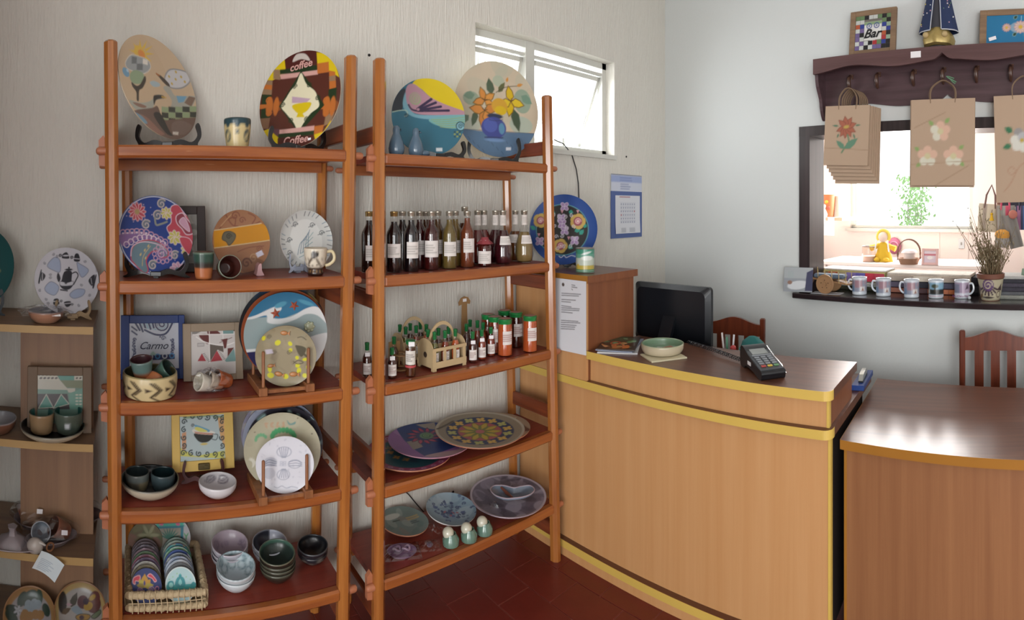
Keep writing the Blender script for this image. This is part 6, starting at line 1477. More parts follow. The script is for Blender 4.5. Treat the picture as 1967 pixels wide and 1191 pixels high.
# card terminal
a, b = onZ(1445, 700, DZ), onZ(1484, 728, DZ)
d = (b - a); d.z = 0; d.normalize()
MT = T((a + b) / 2) @ RZ(math.degrees(atan2(-d.y, -d.x)) - 90)      # local +y = away from the keypad end
TB = pm('terminal_black', '#15161a', .3, coat=.2)
term = thing('card_terminal', 'black card payment terminal with a number pad on the desk top', 'terminal', MT @ Matrix.Scale(1.14, 4))
S = crs([(-.095, .012), (-.097, .022), (-.085, .030), (-.02, .042), (.03, .056), (.07, .070), (.092, .064), (.097, .035), (.09, .004), (.06, 0), (.04, .012), (-.02, .010), (-.06, .002), (-.088, 0)], 4)
mk('body', MB().prism(S, -.041, .041, RZ(90) @ RX(90)), TB, term)
SL = RX(math.degrees(atan2(.028, .10)))
TF = T(0, -.030, .0405) @ RX(12.5)
mk('keypad_face', B(-.038, .038, -.058, .095, -.001, .0035, b=.001), pm('terminal_grey', '#3a3d42', .35), term, TF)
mk('silver_edge', MB().tube([(.0415, -.095, .016), (.0418, -.06, .034), (.0418, 0, .047), (.0415, .06, .066)], .0022, 6), pm('chrome', '#c8c8cc', .15, metal=1), term)
mk('screen', B(-.028, .028, .045, .088, .0032, .0050), pm('lcd_grey', '#8d9290', .25), term, TF)
KEYM = pm('key_grey', '#7d8287', .4)
for i in range(3):
    for j in range(4): mk('key', B(-.008, .008, -.0045, .0045, 0, .003, b=.001), KEYM, term, TF @ T(-.022 + i * .022, .022 - j * .014, .0035))
for i, c_ in enumerate(('#a83a34', '#c2a83c', '#5a8a5c')): mk('key', B(-.008, .008, -.005, .005, 0, .003, b=.001), pm('key_' + c_[1:], c_, .4), term, TF @ T(-.022 + i * .022, -.036, .0035))
mk('function_key', B(-.034, .034, -.004, .004, 0, .0025, b=.001), KEYM, term, TF @ T(0, .036, .0035))
mk('side_sticker', B(0, .0008, -.014, .014, -.006, .006), TAGW, term, T(-.0418, .01, .028))
# coiled cord
a, b = onZ(1322, 657, DZ + .012), onZ(1430, 694, DZ + .012)
P = []
for k in range(421):
    t = k / 420; q = a.lerp(b, t); ax = (b - a).normalized(); sd = ax.cross(Vector((0, 0, 1))); ph = t * 2 * pi * 27
    P.append(q + sd * .007 * cos(ph) + Vector((0, 0, .007 * sin(ph) + .004 * sin(t * 3))))
mk('coiled_cord', MB().tube(P, .0019, 5), pm('cord_black', '#1b1c20', .35), None, label='black coiled cord stretched across the desk to the card terminal', cat='cord')
# bag and pens behind the desk top
ZW = .80
bag = thing('teal_pouch', 'teal fabric pouch behind the desk top next to the monitor', 'pouch', T(2.245, 1.02, ZW) @ RZ(60))
mk('pouch_body', MB().lathe([(0, 0), (.07, 0), (.082, .03), (.078, .09), (.06, .135), (.025, .16), (0, .165)], 24, Matrix.Diagonal((1, .7, 1, 1)), wob=lambda a: 1 + .04 * sin(5 * a)), pm('teal_cloth', '#1f6a68', .8, bump=.3, bscale=60), bag)
mk('zip_band', MB().tube([(.075 * cos(a), .053 * sin(a), .10) for a in [k * pi / 16 for k in range(32)]], .004, 6, True), pm('teal_zip', '#3f8a84', .6), bag)
cup_ = thing('pen_cup', 'small cup of pens behind the desk top beside the coiled cord', 'cup', T(2.16, 1.10, ZW))
mk('cup_body', MB().lathe([(0, 0), (.03, 0), (.033, .09), (.031, .09), (.028, .004), (0, .004)], 20), pm('grey_plastic', '#6a6a70', .5), cup_)
for k, (dx, dy, col, h) in enumerate(((-.01, .01, '#c9c2c0', .19), (.012, -.006, '#d5d8dc', .175), (0, .014, '#7d93a8', .165), (.015, .012, '#4a8a6a', .16))):
    pn = mk('pen', MB().tube([(dx, dy, .01), (dx * 2.2, dy * 2.2, h)], .0045, 8), pm('pen_' + col[1:], col, .4), None, T(2.16, 1.10, ZW), label=('white capped pen', 'pale clear pen', 'slate blue pen', 'green pen')[k] + ' standing in the cup beside the coiled cord', cat='pen', group='pens in the cup')
mk('red_ball', MB().ball((0, 0, 0), .014), pm('red_plastic', '#b03a3a', .4), cup_, T(-.012, -.028, .125))
mk('crumpled_paper', wrap_mesh(.028, .024, .022, 44, 8, .2), pm('grey_tissue', '#a8a0a4', .8), None, T(2.135, 1.155, .827), label='crumpled greyish tissue ball behind the desk top', cat='tissue')
# notebook and stapler on the ledge at the desk's right end
NB = pm('blue_cover', '#1d3a78', .4)
p = onZ(1646, 746, .80)
MNB = T(2.235, .535, .80) @ RZ(-6)
mk('notebook', B(-.11, .11, -.026, .026, 0, .022, b=.002), NB, None, T(2.26, .512 + .008, .8005) @ RZ(2), label='blue notebook on the desk ledge beside the low counter', cat='notebook')
st = thing('stapler', 'silver and dark stapler resting on the blue notebook', 'stapler', T(2.25, .516, .8225) @ RZ(4))
mk('stapler_base', B(-.06, .06, -.010, .010, 0, .006, b=.001), pm('dark_steel', '#3a3d40', .4, metal=.5), st)
mk('stapler_arm', MB().prism(crs([(-.06, .012), (-.04, .028), (.03, .032), (.06, .024), (.06, .010), (-.055, .008)], 3), -.009, .009, RX(90)), pm('pale_steel', '#a8aaa4', .3, metal=.5), st)

# ================================================================== two wooden chairs behind the desk
CHW = wood('chair_mahogany', '#4a2014', '#763822', 'z', .3, .3, 14, 14, .03)
def chair(label, x, y, yaw, w=.31, top=.945):
    """back at local y=0, seat towards -y"""
    root = thing('wooden_chair', label, 'chair', T(x, y, 0) @ RZ(yaw), 'mahogany chairs behind the counters')
    for sx in (-1, 1):
        mk('back_post', B(sx * w / 2 - .014, sx * w / 2 + .014, -.014, .014, 0, top, b=.006), CHW, root)
        mk('front_leg', B(sx * (w / 2 + .015) - .017, sx * (w / 2 + .015) + .017, -.40, -.366, 0, .43, b=.003), CHW, root)
        mk('side_stretcher', B(sx * (w / 2 + .005) - .009, sx * (w / 2 + .005) + .009, -.366, -.014, .18, .205), CHW, root)
    mk('seat', B(-w / 2 - .035, w / 2 + .035, -.41, -.018, .43, .458, b=.006), CHW, root)
    n = 24; up = [(-w / 2 + w * k / n, top - .035 + .035 * (.5 + .5 * cos(2 * pi * (k / n - .5))) ** 1.2 ) for k in range(n + 1)]
    P = [(-w / 2, top - .095), (w / 2, top - .095)] + up[::-1]
    mk('crest_rail', MB().prism(P, -.010, .010, RX(90)), CHW, root)
    mk('lower_rail', B(-w / 2, w / 2, -.009, .009, .53, .565), CHW, root)
    for k in range(3):
        xx = (k - 1) * w * .245; mk('slat', B(xx - .0215, xx + .0215, -.007, .007, .565, top - .09), CHW, root)
    return root
pb = onR(1411, 612, 2.90)
chair('mahogany slat-back chair half hidden behind the monitor', pb.x, pb.y, -82, .31, .965)
pb = onR(1912, 640, 2.60)
chair('mahogany slat-back chair behind the low counter', pb.x, pb.y, -92, .315, .96)
# ================================================================== coat-hook shelf on the right wall
HW = wood('dark_walnut_shelf', '#4a3232', '#634747', 'x', .4, .1, 12, 18, .04)
HB = wood('dark_walnut_back', '#3f2c2f', '#574045', 'x', .45, .05, 12, 18, .04)
SZT = 2.327; s0 = sat(1563, .12); sc = sat(1810, .12); s1 = 2 * sc - s0
MH = WM(WN * DR + WT * sc + Vector((0, 0, SZT)))
hk = thing('hook_shelf', 'dark wooden wall shelf with scalloped apron and a row of hooks above the serving opening', 'shelf', MH)
hl = (s1 - s0) / 2
def scal(x, lo, hi, cusp):
    t = abs(x) / hl
    return lo + (hi - lo) * (.5 + .5 * cos(t * pi * 3.0)) * (.6 + .4 * t) + (cusp * max(0, 1 - abs(x) / .045) ** 1.5)
n = 80
bot = [(-hl + 2 * hl * k / n, scal(-hl + 2 * hl * k / n, -.080, -.052, .032)) for k in range(n + 1)]
mk('apron', MB().prism([(hl, 0), (-hl, 0)] + bot, -.009, .009, T(0, -.12, 0) @ RX(90)), HW, hk)
mk('top_board', B(-hl, hl, -.112, -.001, -.018, -.0005), HW, hk)
bot = [(-hl + .012 + 2 * (hl - .012) * k / n, scal(-hl + .012 + 2 * (hl - .012) * k / n, -.258, -.228, .03)) for k in range(n + 1)]
mk('back_panel', MB().prism([(hl - .012, -.018), (-hl + .012, -.018)] + bot, -.006, .006, T(0, -.0075, 0) @ RX(90)), HB, hk)
for sx in (-1, 1):
    P = crs([(0, -.018), (-.108, -.018), (-.108, -.08), (-.095, -.14), (-.06, -.20), (-.045, -.26), (-.02, -.305), (-.002, -.30), (0, -.2), (0, -.1)], 3)
    mk('bracket', MB().prism(P, -.009, .009, T(sx * (hl - .010), 0, 0) @ RZ(90) @ RX(90)), HB, hk)
HKM = wood('hook_wood', '#3a241f', '#5c4030', 'z', .35, .2)
for px in (1633, 1686, 1755, 1812, 1876, 1942, 2005):
    x = sat(px, .03) - sc
    P = [(0, -.012, -.085), (0, -.030, -.088), (0, -.048, -.102), (0, -.052, -.125), (0, -.040, -.148), (0, -.026, -.160)]
    h_ = mk('hook', MB().tube(P, [.009, .010, .011, .011, .010, .007], 10), HKM, hk, T(x, 0, .0))
    mk('hook_collar', MB().tube([(0, -.0135, -.075), (0, -.0135, -.10)], .012, 10), HKM, h_)
mk('price_tag', B(-.026, .026, -.1298, -.129, -.036, -.005), TAGW, hk, T(sat(1760, .12) - sc, 0, -.012))
# ---- things standing on it
RUST = wood('rustic_frame_wood', '#6a5340', '#8d7358', 'x', .65, 0, 16, 10, .08)
def on_shelf(px, off=.06, lean=6, z=SZT): return WM(WP(sat(px, off), off, z)) @ RX(-lean)
C = (1520, 0, 4.4)
MF = on_shelf(1675, .075, 7)
TESS = []
def a_bar(A):
    cols = ['#5f7a52', '#141418', '#b9bcb8', '#a85030', '#2a3a86', '#a02c30', '#8aa08a', '#6a5a88', '#c0c4c0']
    rg = random.Random(11)
    A.cv.rect(-3, 3, -3, 3, '#6a6660')
    for i in range(8):
        for j in range(8):
            x0 = -.98 + i * .25; y0 = -.98 + j * .25; c = '#b9bcb8' if (j == 7 and i in (3, 4)) else '#141418' if (j == 7 and i in (2, 6)) else '#5f7a52' if j == 7 else rg.choice(cols)
            if 1 < i < 6 and 1 < j < 7: continue
            TESS.append((x0, y0, c))
    A.cv.rect(-.52, .52, -.45, .62, '#d5d5d2').rect(-.52, .52, .45, .62, '#7f9a72')
    for x in (-.22, .22): A.cv.circ(x, .38, .14, '#3a4a86', .06).circ(x, .38, .05, '#3a4a86')
    A.cv.rect(-.16, .16, -.74, -.46, '#d0d0cc')
wB, hB = .255, .245
fb = picture('wooden framed mosaic sign reading Bar on the hook shelf', 'sign', MF, wB, hB, .030, RUST, a_bar, '#5a5550', C, nx=72)
hp = (hB - .06) / 2
for x0, y0, c in TESS: mk('tile', B(0, .235 * hp * 1.05, -.0012, 0, 0, .235 * hp), pm('tessera_' + c[1:], c, .25, coat=.3), fb, T(x0 * hp * 1.05, -.0055, .0301 + hp + y0 * hp))
lettering('lettering', 'Bar', .066, pm('black_lettering', '#121216', .4), fb, T(-.004, -.008, .113) @ RX(90), .4, .0006, .0012)
MF = on_shelf(1960, .075, 8)
def a_flow(c):
    c.rect(-3, 3, -3, 3, '#1f6f9a').ell(-.1, .1, .62, .40, 0, '#8fa6b4', None, .8)
    for x, y, r, col in ((.0, .12, .42, '#b06a8a'), (-.95, .1, .26, '#b06a6a'), (.9, .1, .26, '#b06a6a')): c.petals(x, y, r, 12, '#cdb8a8', col, .4, 0, '#c9a83c', .34)
    for x, y in ((-.35, .72), (-.4, -.5), (.4, .7), (.35, -.5)): c.leaf(x - .12, y, .34, .24, 40, '#12382c', '#8fb0a0')
    c.line([(.05, .9), (.05, .6)], .03, '#8fc0d0')
fw_ = picture('rustic framed turquoise panel with pink flowers at the end of the hook shelf', 'picture', MF, .40, .185, (.034, .034, .012, .030), RUST, a_flow, '#1f6f9a', nx=90)
mk('price_tag', B(-.018, .018, -.0005, 0, -.009, .009), TAGW, fw_, T(-.135, -.0105, .035) @ RY(-15))
# figurine in an embroidered cloak
st = thing('cloaked_figurine', 'religious figurine in a navy embroidered cloak standing on the hook shelf', 'figurine', WM(WP(sat(1803, .06), .06, SZT)))
GOLDB = pm('antique_gold', '#a8935a', .4, metal=.4, var=.3, vscale=60)
mk('plinth', MB().lathe([(0, 0), (.055, 0), (.057, .008), (.05, .014), (0, .014)], 24), pm('dark_plinth', '#241d1a', .5), st)
mk('cloud_base', MB().lathe([(.05, .014), (.074, .02), (.080, .045), (.072, .07), (.05, .10), (0, .10)], 28, wob=lambda a: 1 + .05 * sin(7 * a)), GOLDB, st)
for k, (x, q) in enumerate(((-.05, .06), (.045, .058), (.0, .05))): mk('cherub_face', MB().ball((x, -.062, q), .016, n=12), pm('painted_face_cream', '#b09a6c', .5), st)
n = 40
def cloak():
    m = MB(); vs = []; fs = []; rows = 14
    for i in range(rows + 1):
        t = i / rows; zq = .085 + .36 * t; r = .098 * (1 - t) + .02 * t
        for k in range(n + 1):
            a = -pi / 2 + R_(16 * (1 - t)) + (2 * pi - 2 * R_(16 * (1 - t))) * k / n
            rr = r * (1 + .05 * sin(a * 6) * (1 - t)); vs.append((rr * cos(a), rr * .62 * sin(a), zq))
    for i in range(rows):
        for k in range(n): q = i * (n + 1) + k; fs.append((q, q + 1, q + n + 2, q + n + 1))
    return m.add(vs, fs, True)
CLK = pm('navy_cloak_cloth', '#1b2c52', .7, bump=.2, bscale=80)
mk('cloak', cloak(), CLK, st)
mk('inner_robe', MB().lathe([(.055, .09), (.05, .2), (.03, .36), (.012, .44), (0, .445)], 20, Matrix.Diagonal((1, .6, 1, 1))), pm('inner_robe_grey', '#4a4a52', .7), st)
mk('head', MB().ball((0, -.004, .475), .022, .022, .026), pm('dark_figure_clay', '#4a342a', .5), st)
mk('crown', MB().lathe([(.016, .495), (.024, .515), (.02, .52), (.006, .54), (0, .542)], 16), GOLDB, st)
TRIM = pm('white_cord_trim', '#b9bcc4', .6)
for sx in (-1, 1):
    mk('cloak_trim', MB().tube([(sx * (.027 * (1 - t) + .001), -(.094 * (1 - t) + .02 * t) * .64 - .003, .085 + .36 * t) for t in [k / 10 for k in range(11)]], .0025, 6), TRIM, st)
    mk('cloak_hem', MB().tube([(.099 * cos(a) * sx, .099 * .62 * sin(a) - .001, .085) for a in [-pi / 2 + R_(17) + k * R_(75) / 8 for k in range(9)]], .003, 6), TRIM, st)
rg = random.Random(3)
for k in range(34):
    t = rg.uniform(.05, .9); a = -pi / 2 + rg.choice((-1, 1)) * rg.uniform(.35, 1.2); r = (.098 * (1 - t) + .02 * t) + .002
    mk('bead', MB().ball((r * cos(a), r * .62 * sin(a), .085 + .36 * t), rg.uniform(.0025, .0045), n=8), pm('bead_%d' % (k % 5), ('#c9b9bc', '#b98a9a', '#b5a44c', '#5f8a5a', '#d0d0d0')[k % 5], .4), st)

# ================================================================== paper bags on the hooks
KRAFT = pm('kraft_paper', '#ab937c', .75, var=.05, vscale=12, bump=.1, bscale=20)
ROPE = pm('paper_rope', '#7a6450', .8)
def bag(label, px, off, ztop, w, h, art, crop=None, rot=0, hook=None, group='kraft paper bags on the hooks', thick=.008, dx=0):
    M = WM(WP(sat(px, off) + dx, off, ztop)) @ RY(rot)
    root = thing('paper_bag', label, 'bag', M, group)
    mk('bag_body', B(-w / 2, w / 2, 0, thick, -h, 0), KRAFT, root)
    mk('folded_base', B(-w / 2 + .002, w / 2 - .002, -.0015, 0, -h, -h * .84), KRAFT, root)
    for y in (-.001, thick + .001):
        P = [(-w * .19, y, -.02), (-w * .20, y, .03), (-w * .16, y, .062), (-.015, y, .088), (.015, y, .088), (w * .16, y, .062), (w * .20, y, .03), (w * .19, y, -.02)]
        mk('rope_handle', MB().tube([Vector((a, y, c)) for a, c in crs([(q[0], q[2]) for q in P], 4, False)], .0028, 6), ROPE, root)
    if art:
        PM = T(0, -.0022, -h / 2); A = Art(M @ PM, h / 2, True, crop) if crop else None
        prect('front_print', int(70 * w / h), 70, w * .995, h * .995, (lambda cv: art(A.on(cv))) if crop else art, '#ab937c', MATTE, root, PM)
    return root
C = (1520, 150, 4.4)
ZB = 2.075
def a_red(A):
    R1, G1 = '#9c5a44', '#4f6f58'
    for k, a in enumerate((200, 235, 265, 300, 335, 20, 60, 100, 140)): A.leaf(465, 415, 95, 46, a, R1, '#7a4434')
    A.leaf(400, 405, 60, 18, 175, G1).leaf(540, 400, 50, 16, 5, G1).leaf(400, 470, 40, 16, 250, G1).leaf(525, 470, 50, 16, 290, G1).ell(465, 412, 26, 14, 10, '#b0944c')
    A.curve([(475, 480), (485, 540), (450, 590), (425, 630)], 14, '#5f7a5c').leaf(450, 600, 150, 60, 38, '#5a8068').leaf(450, 600, 110, 46, 138, '#5a8068')
    A.line([(270, 590), (650, 610)], 3, '#8a7058')
for k in range(5):
    bag(('second', 'third', 'fourth', 'fifth', 'rearmost')[k] + ' kraft bag from the front in the stack behind the red flower bag', 1632, .075 - k * .011, ZB - .004 - k * .002, .252, .325 + k * .017, None, rot=2.5 - k * .3, dx=.006 + k * .011, thick=.006)
bag('kraft paper bag with a painted red flower, front of its stack', 1628, .090, ZB, .252, .312, a_red, C, 2.5)
def a_pinkf(A):
    def fl(x, y, cs):
        for k in range(5): a = R_(90 + k * 72); A.circ(x + 52 * cos(a), y - 52 * sin(a), 36, cs[k])
        A.circ(x, y, 26, '#c0b890')
    P_, W_ = '#c9a590', '#c9c6b4'
    A.leaf(1200, 400, 60, 36, 135, '#7f9a5c').leaf(1300, 380, 60, 36, 50, '#7f9a5c').leaf(1080, 610, 50, 34, 150, '#7f9a5c').leaf(1090, 720, 50, 34, 220, '#7f9a5c').leaf(1420, 600, 50, 34, 40, '#7f9a5c').leaf(1430, 710, 50, 34, 310, '#7f9a5c')
    fl(1260, 450, (P_, W_, W_, P_, P_)); fl(1150, 660, (P_, P_, W_, W_, P_)); fl(1370, 660, (P_, P_, W_, W_, P_))
    A.line([(1040, 420), (1300, 290)], 3, '#8a7058').line([(1200, 920), (1500, 740)], 3, '#8a7058').line([(1000, 730), (1540, 700)], 3, '#927659')
bag('second large kraft bag hanging directly behind the three pink blossoms bag', 1811, .080, ZB + .004, .325, .435, None, rot=.5, dx=-.004)
bag('large kraft paper bag painted with three pink and white blossoms', 1811, .095, ZB + .002, .322, .425, a_pinkf, C, .6)
mk('green_twine', MB().tube([(0, 0, .01), (.012, -.004, .0), (.03, -.008, -.01), (.05, -.006, -.022)], .003, 6).tube([(0, 0, .01), (.02, -.006, -.006), (.034, -.01, -.022), (.046, -.01, -.03)], .0025, 6).tube([(0, 0, .01), (.016, -.006, .006), (.04, -.008, -.004)], .0025, 6), pm('green_twine', '#5f8a6a', .7), None, WM(WP(sat(1818, .10), .10, 2.175)), label='tuft of green twine tied at the handle of the three blossoms bag', cat='twine')
def a_wh(A):
    A.leaf(1870, 455, 80, 55, 150, '#2f6a48').leaf(1860, 565, 80, 50, 200, '#2f6a48').circ(1920, 460, 40, '#8d8a88').circ(1895, 525, 44, '#c9c8be').circ(1905, 575, 40, '#c9c8be').circ(1960, 500, 46, '#a8a8ac').circ(1965, 580, 44, '#c9c8be').circ(1950, 525, 18, '#b0983c')
    A.curve([(1990, 700), (1920, 760), (1860, 880), (1800, 960)], 3, '#9c7058').circ(1862, 785, 30, '#9c7058', 3)
bag('kraft paper bag with a white flower at the very edge of the picture', 1968, .090, 2.085, .30, .515, a_wh, C, -1.5)

# ================================================================== on the serving counter
def sW(px, off, spin=0, zz=SZ): return WM(WP(sat(px, off), off, zz)) @ RZ(spin)
G = 'souvenir photo mugs in a row'
def mug(label, px, off, side, kind, spin=0):
    def f(c):
        c.rect(-3, 3, -1, 9, '#c9d0d8')
        if kind == 0: c.rect(-1.2, 1.2, .18, .86, '#8a8fa0').rect(-1.2, -.25, .18, .52, '#6a84a4').rect(-.2, .5, .42, .86, '#9a7a84').blobs(4, 14, .06, .2, ['#7a6a78', '#5a6a88', '#a08a90', '#b5bcc8'], 1.0, .8, .7).rect(.3, .75, .22, .48, '#c9c6c4').poly([(.42, .24), (.52, .44), (.64, .24)], '#8a5a4c')
        elif kind == 1: c.rect(-1.2, 1.2, .2, .88, '#7fa4bc').rect(-1.2, 1.2, .2, .5, '#2a2c2c').rect(-.7, -.45, .25, .5, '#b9b9b4').ell(.05, .68, .3, .12, 0, '#3a4434').line([(.05, .4), (.05, .65)], .08, '#4a4034').rect(-.9, -.5, .5, .8, '#7d6a5c').text_rows(2, -.7, .8, .08, .16, 1, '#8a3a5a', .04)
        else: c.rect(-1.2, 1.2, .3, .9, '#9a8aa0').rect(-1.2, -.1, .3, .8, '#75788c').blobs(4, 10, .1, .3, ['#a890a4', '#8a7a94', '#b8a8b8'], .9, .9, .6).rect(-1.2, 1.2, .0, .26, '#c0c0cc').poly([(.4, .5), (.6, .85), (.75, .55)], '#4a3a4c')
        c.rect(-3, 3, -1, .10, '#c9d0d8').rect(-3, 3, .90, 9, '#c9d0d8')
    M = sW(px, off, spin); root = pot('photo_mug', label, 'mug', M, pprof(.0395, .0405, .094, .003), f, '#c9d0d8', 64, 60, group=G)
    if side: handle(root, pm('mug_white', '#c9d2dc', .15, coat=.4), .039, .022, .076, .024, .0052, side, -8 * side)
    if kind == 2: lettering('lettering', 'Rio Claro MG', .015, pm('mug_purple_print', '#8a4a7c', .4), root, T(0, -.0405, .015) @ RX(90), .1, .0003)
    return root
mug('white photo mug with handle towards the cart, first in the row', 1651, -.05, -1, 0)
mug('white photo mug with handle, second in the row from the cart', 1697, -.05, -1, 0)
mug('white photo mug with handle, middle of the row of five', 1751, -.05, -1, 0)
mug('white photo mug showing a palm tree print and no visible handle, fourth in the row', 1798, -.07, 0, 1)
mug('white mug with a mauve print and its handle towards the plant pot', 1848, -.09, 1, 2)
# little wooden ox cart
CW = pm('cart_wood', '#94704e', .6, var=.15, vscale=20)
ct = thing('toy_cart', 'small wooden ox cart with a solid wheel at the end of the serving counter', 'cart', sW(1592, -.035, 0))
mk('wheel', MB().lathe([(0, -.006), (.050, -.006), (.053, -.003), (.053, .003), (.050, .006), (.044, .0055), (.043, .004), (.012, .004), (.011, .009), (0, .009)], 36), CW, ct, T(0, -.05, .0535) @ RX(90))
mk('wheel', MB().lathe([(0, -.006), (.050, -.006), (.053, 0), (.050, .006), (0, .006)], 36), CW, ct, T(0, .06, .0535) @ RX(90))
for a in range(5): mk('wheel_peg', MB().ball((.022 * cos(a * 1.26 + .3), -.056, .0535 + .022 * sin(a * 1.26 + .3)), .003, n=8), pm('peg_dark', '#5a3a24', .6), ct)
mk('axle', MB().tube([(0, -.06, .0535), (0, .068, .0535)], .006, 8), CW, ct)
mk('cart_bed', B(-.10, .13, -.035, .045, .066, .074), CW, ct, RY(6))
mk('draw_pole', MB().tube([(-.08, 0, .08), (-.17, 0, .06)], .006, 8), CW, ct)
for k in range(6):
    for y in (-.035, .045): mk('stake', MB().tube([(-.09 + k * .042, y, .075 - k * .004), (-.092 + k * .042, y, .135 - k * .004)], .0022, 6), pm('stake_straw', '#b09a6a', .7), ct)
mk('yarn_load', B(-.085, .10, -.028, .038, .082, .105, b=.008), pm('yarn_blue_brown', '#5a6a7c', .9, var=.5, vscale=30), ct)
mk('leaf_bundle', MB().tube([(-.16, -.02, .03), (-.12, -.03, .06), (-.09, -.02, .10)], [.004, .012, .003], 6).tube([(-.15, .0, .02), (-.10, -.02, .05), (-.07, -.02, .09)], [.003, .010, .003], 6), pm('dry_brown_leaf', '#5f4636', .8), ct)
def a_card(c): c.rect(-3, 3, -3, 3, '#8d9298').rect(-3, 3, .1, 1, '#a0a5a8').ell(.0, -.45, .9, .35, 8, '#c5c8cc').ell(-.7, -.25, .2, .16, 0, '#8a6a5c').poly([(.6, -.9), (1.3, -.9), (1.3, .9), (.7, .6)], '#3a3c58').rect(-.9, -.4, .1, .7, '#9ca4a6')
prect('photo_card', 60, 40, .165, .135, a_card, '#8d9298', MATTE, None, WM(WP(sat(1532, .055), .055, 1.078)) @ RZ(14) @ RX(-12) @ T(0, 0, .068), lambda x, q: .05 * np.maximum(0, -x - .03) ** 1.2, label='bent colour photo card leaning at the end of the serving counter', cat='photo')
mk('paper_sheet', B(-.085, .085, -.04, .04, 0, .001), pm('white_sheet', '#c8ccd2', .5), None, sW(1590, -.02, 6) @ T(0, -.005, .0003), label='white sheet of paper under the toy cart', cat='paper')
# folded woven throws behind the mugs
def throw(label, px, off, w, d, zs, spin=0, group='folded woven throws', bz=SZ):
    root = thing('woven_throw', label, 'throw', sW(px, off, spin, bz), group); q = 0
    for k, (h, c) in enumerate(zs):
        m = MB(); P = []
        for s_ in range(9): a = -pi / 2 + pi * s_ / 8; P.append((-d / 2 - h * .35 * cos(a), q + h / 2 + h / 2 * sin(a)))
        P += [(d / 2, q + h), (d / 2, q)]
        m.prism(P, -w / 2, w / 2, RZ(90) @ RX(90))
        mk('fold', m, pm('woven_' + c[0][1:], c[0], .95, bump=.5, bscale=150, var=.25, vscale=40), root)
        if len(c) > 1:
            for i in range(len(c) - 1):
                x0 = -w / 2 + w * i / (len(c) - 1); mk('stripe', B(x0, x0 + w / (len(c) - 1) * .98, -d / 2 - h * .36, -d / 2 - h * .33, q + h * .12, q + h * .88), pm('yarn_' + c[1 + i][1:], c[1 + i], .95, bump=.4, bscale=200), root)
        q += h
    return root
throw('folded throw in orange, violet and red blocks behind the toy cart', 1648, -.26, .40, .16, [(.022, ('#3c4030',)), (.014, ('#a4a9a4',)), (.012, ('#d6d2ce',)), (.062, ('#a8a06a', '#a8906a', '#d0704c', '#b5ac8c', '#8a7ab8', '#6f68b4', '#c0384c', '#c04a5c')), (.008, ('#d8d4d2',))])
throw('thick folded throw with beige top and dark patterned edge behind the mugs', 1790, -.26, .47, .16, [(.030, ('#7a4a44', '#a06a58', '#5a4448', '#c07858', '#c07248')), (.034, ('#3c3c48', '#5a5466', '#32343e', '#4c4a5c')), (.036, ('#c2b5a6', '#a89c90', '#cdc4b6', '#a4978c')), (.010, ('#c2bab0',))])
throw('black knitted throw folded behind the plant pot', 1868, -.28, .10, .15, [(.05, ('#1c1c22',)), (.045, ('#22222a',))])
throw('grey striped throw folded at the picture edge beside the plant pot', 1965, -.16, .28, .16, [(.022, ('#8d8f88',)), (.018, ('#5a5c60',)), (.022, ('#3c3a44',)), (.022, ('#46424e',)), (.02, ('#36363e',)), (.016, ('#a8a8a6',))])
# plant pot with dry twigs
pt = thing('plant_pot', 'cream pot with a purple shell motif holding dry twigs, on the serving counter', 'plant', sW(1903, -.06))
C = (1490, 380, 4.124)
def a_pot(c):
    c.rect(-3, 3, -1, 1.02, '#a8a088').circ(-.05, .72, .30, '#5c4468').spiral(-.05, .72, .24, '#b5ab94', .05, 1.5).rect(-3, 3, .98, 9, '#6a4434')
    for k in range(7): a = R_(200 + k * 24); c.line([(-.05 + .34 * cos(a), .66 + .22 * sin(a)), (-.05 + .55 * cos(a), .62 + .36 * sin(a))], .09, '#3c2c34')
    c.poly([(-.7, .3), (-.85, .8), (-.5, .55)], '#4a343a').poly([(.45, .5), (.75, .8), (.8, .45)], '#3c2c30').circ(.6, .3, .14, '#4a3a34', .05).ell(-.1, .16, .4, .05, 0, '#3c3430').ell(-.6, .2, .2, .08, 30, '#6a5238')
plathe('pot_wall', [(.046, .002), (.050, .01), (.066, .105), (.068, .112)], 72, 60, a_pot, '#a8a088', GLAZE, pt)
mk('pot_liner', MB().lathe([(.046, 0), (.06, .10), (.066, .112), (.071, .114), (.072, .136), (.066, .138), (.062, .120), (0, .118)], 32), pm('brown_clay_liner', '#6a4030', .7), pt)
mk('pot_base', MB().lathe([(0, 0), (.046, 0), (.046, .004), (0, .004)], 24), pm('brown_clay_liner', '#6a4030'), pt)
rg = random.Random(9); m1 = MB(); m2 = MB()
for k in range(150):
    a = rg.uniform(0, 2 * pi); r = rg.uniform(0, .05); tl = rg.uniform(-.5, .5); up_ = rg.uniform(.10, .22) if k > 26 else rg.uniform(.24, .37)
    ln = (-.75 if k <= 20 else 0) * rg.uniform(.3, 1)
    x0, y0 = r * cos(a), r * sin(a); x1 = x0 * 1.7 + tl * .11 + ln * .16; y1 = y0 * 1.6 + rg.uniform(-.05, .05)
    m1.tube([(x0, y0, .115), ((x0 + x1) / 2 + rg.uniform(-.006, .006), (y0 + y1) / 2, .115 + up_ * .55), (x1, y1, .115 + up_)], [.0016, .0013, .0007], 4)
    for j in range(3):
        t = rg.uniform(.45, 1); q = Vector((x0 + (x1 - x0) * t, y0 + (y1 - y0) * t, .115 + up_ * t)); e = q + Vector((rg.uniform(-.015, .015), rg.uniform(-.01, .01), rg.uniform(.005, .02)))
        m1.tube([q, e], .0008, 3); m2.ball(e, .0032, .0032, .005, 6)
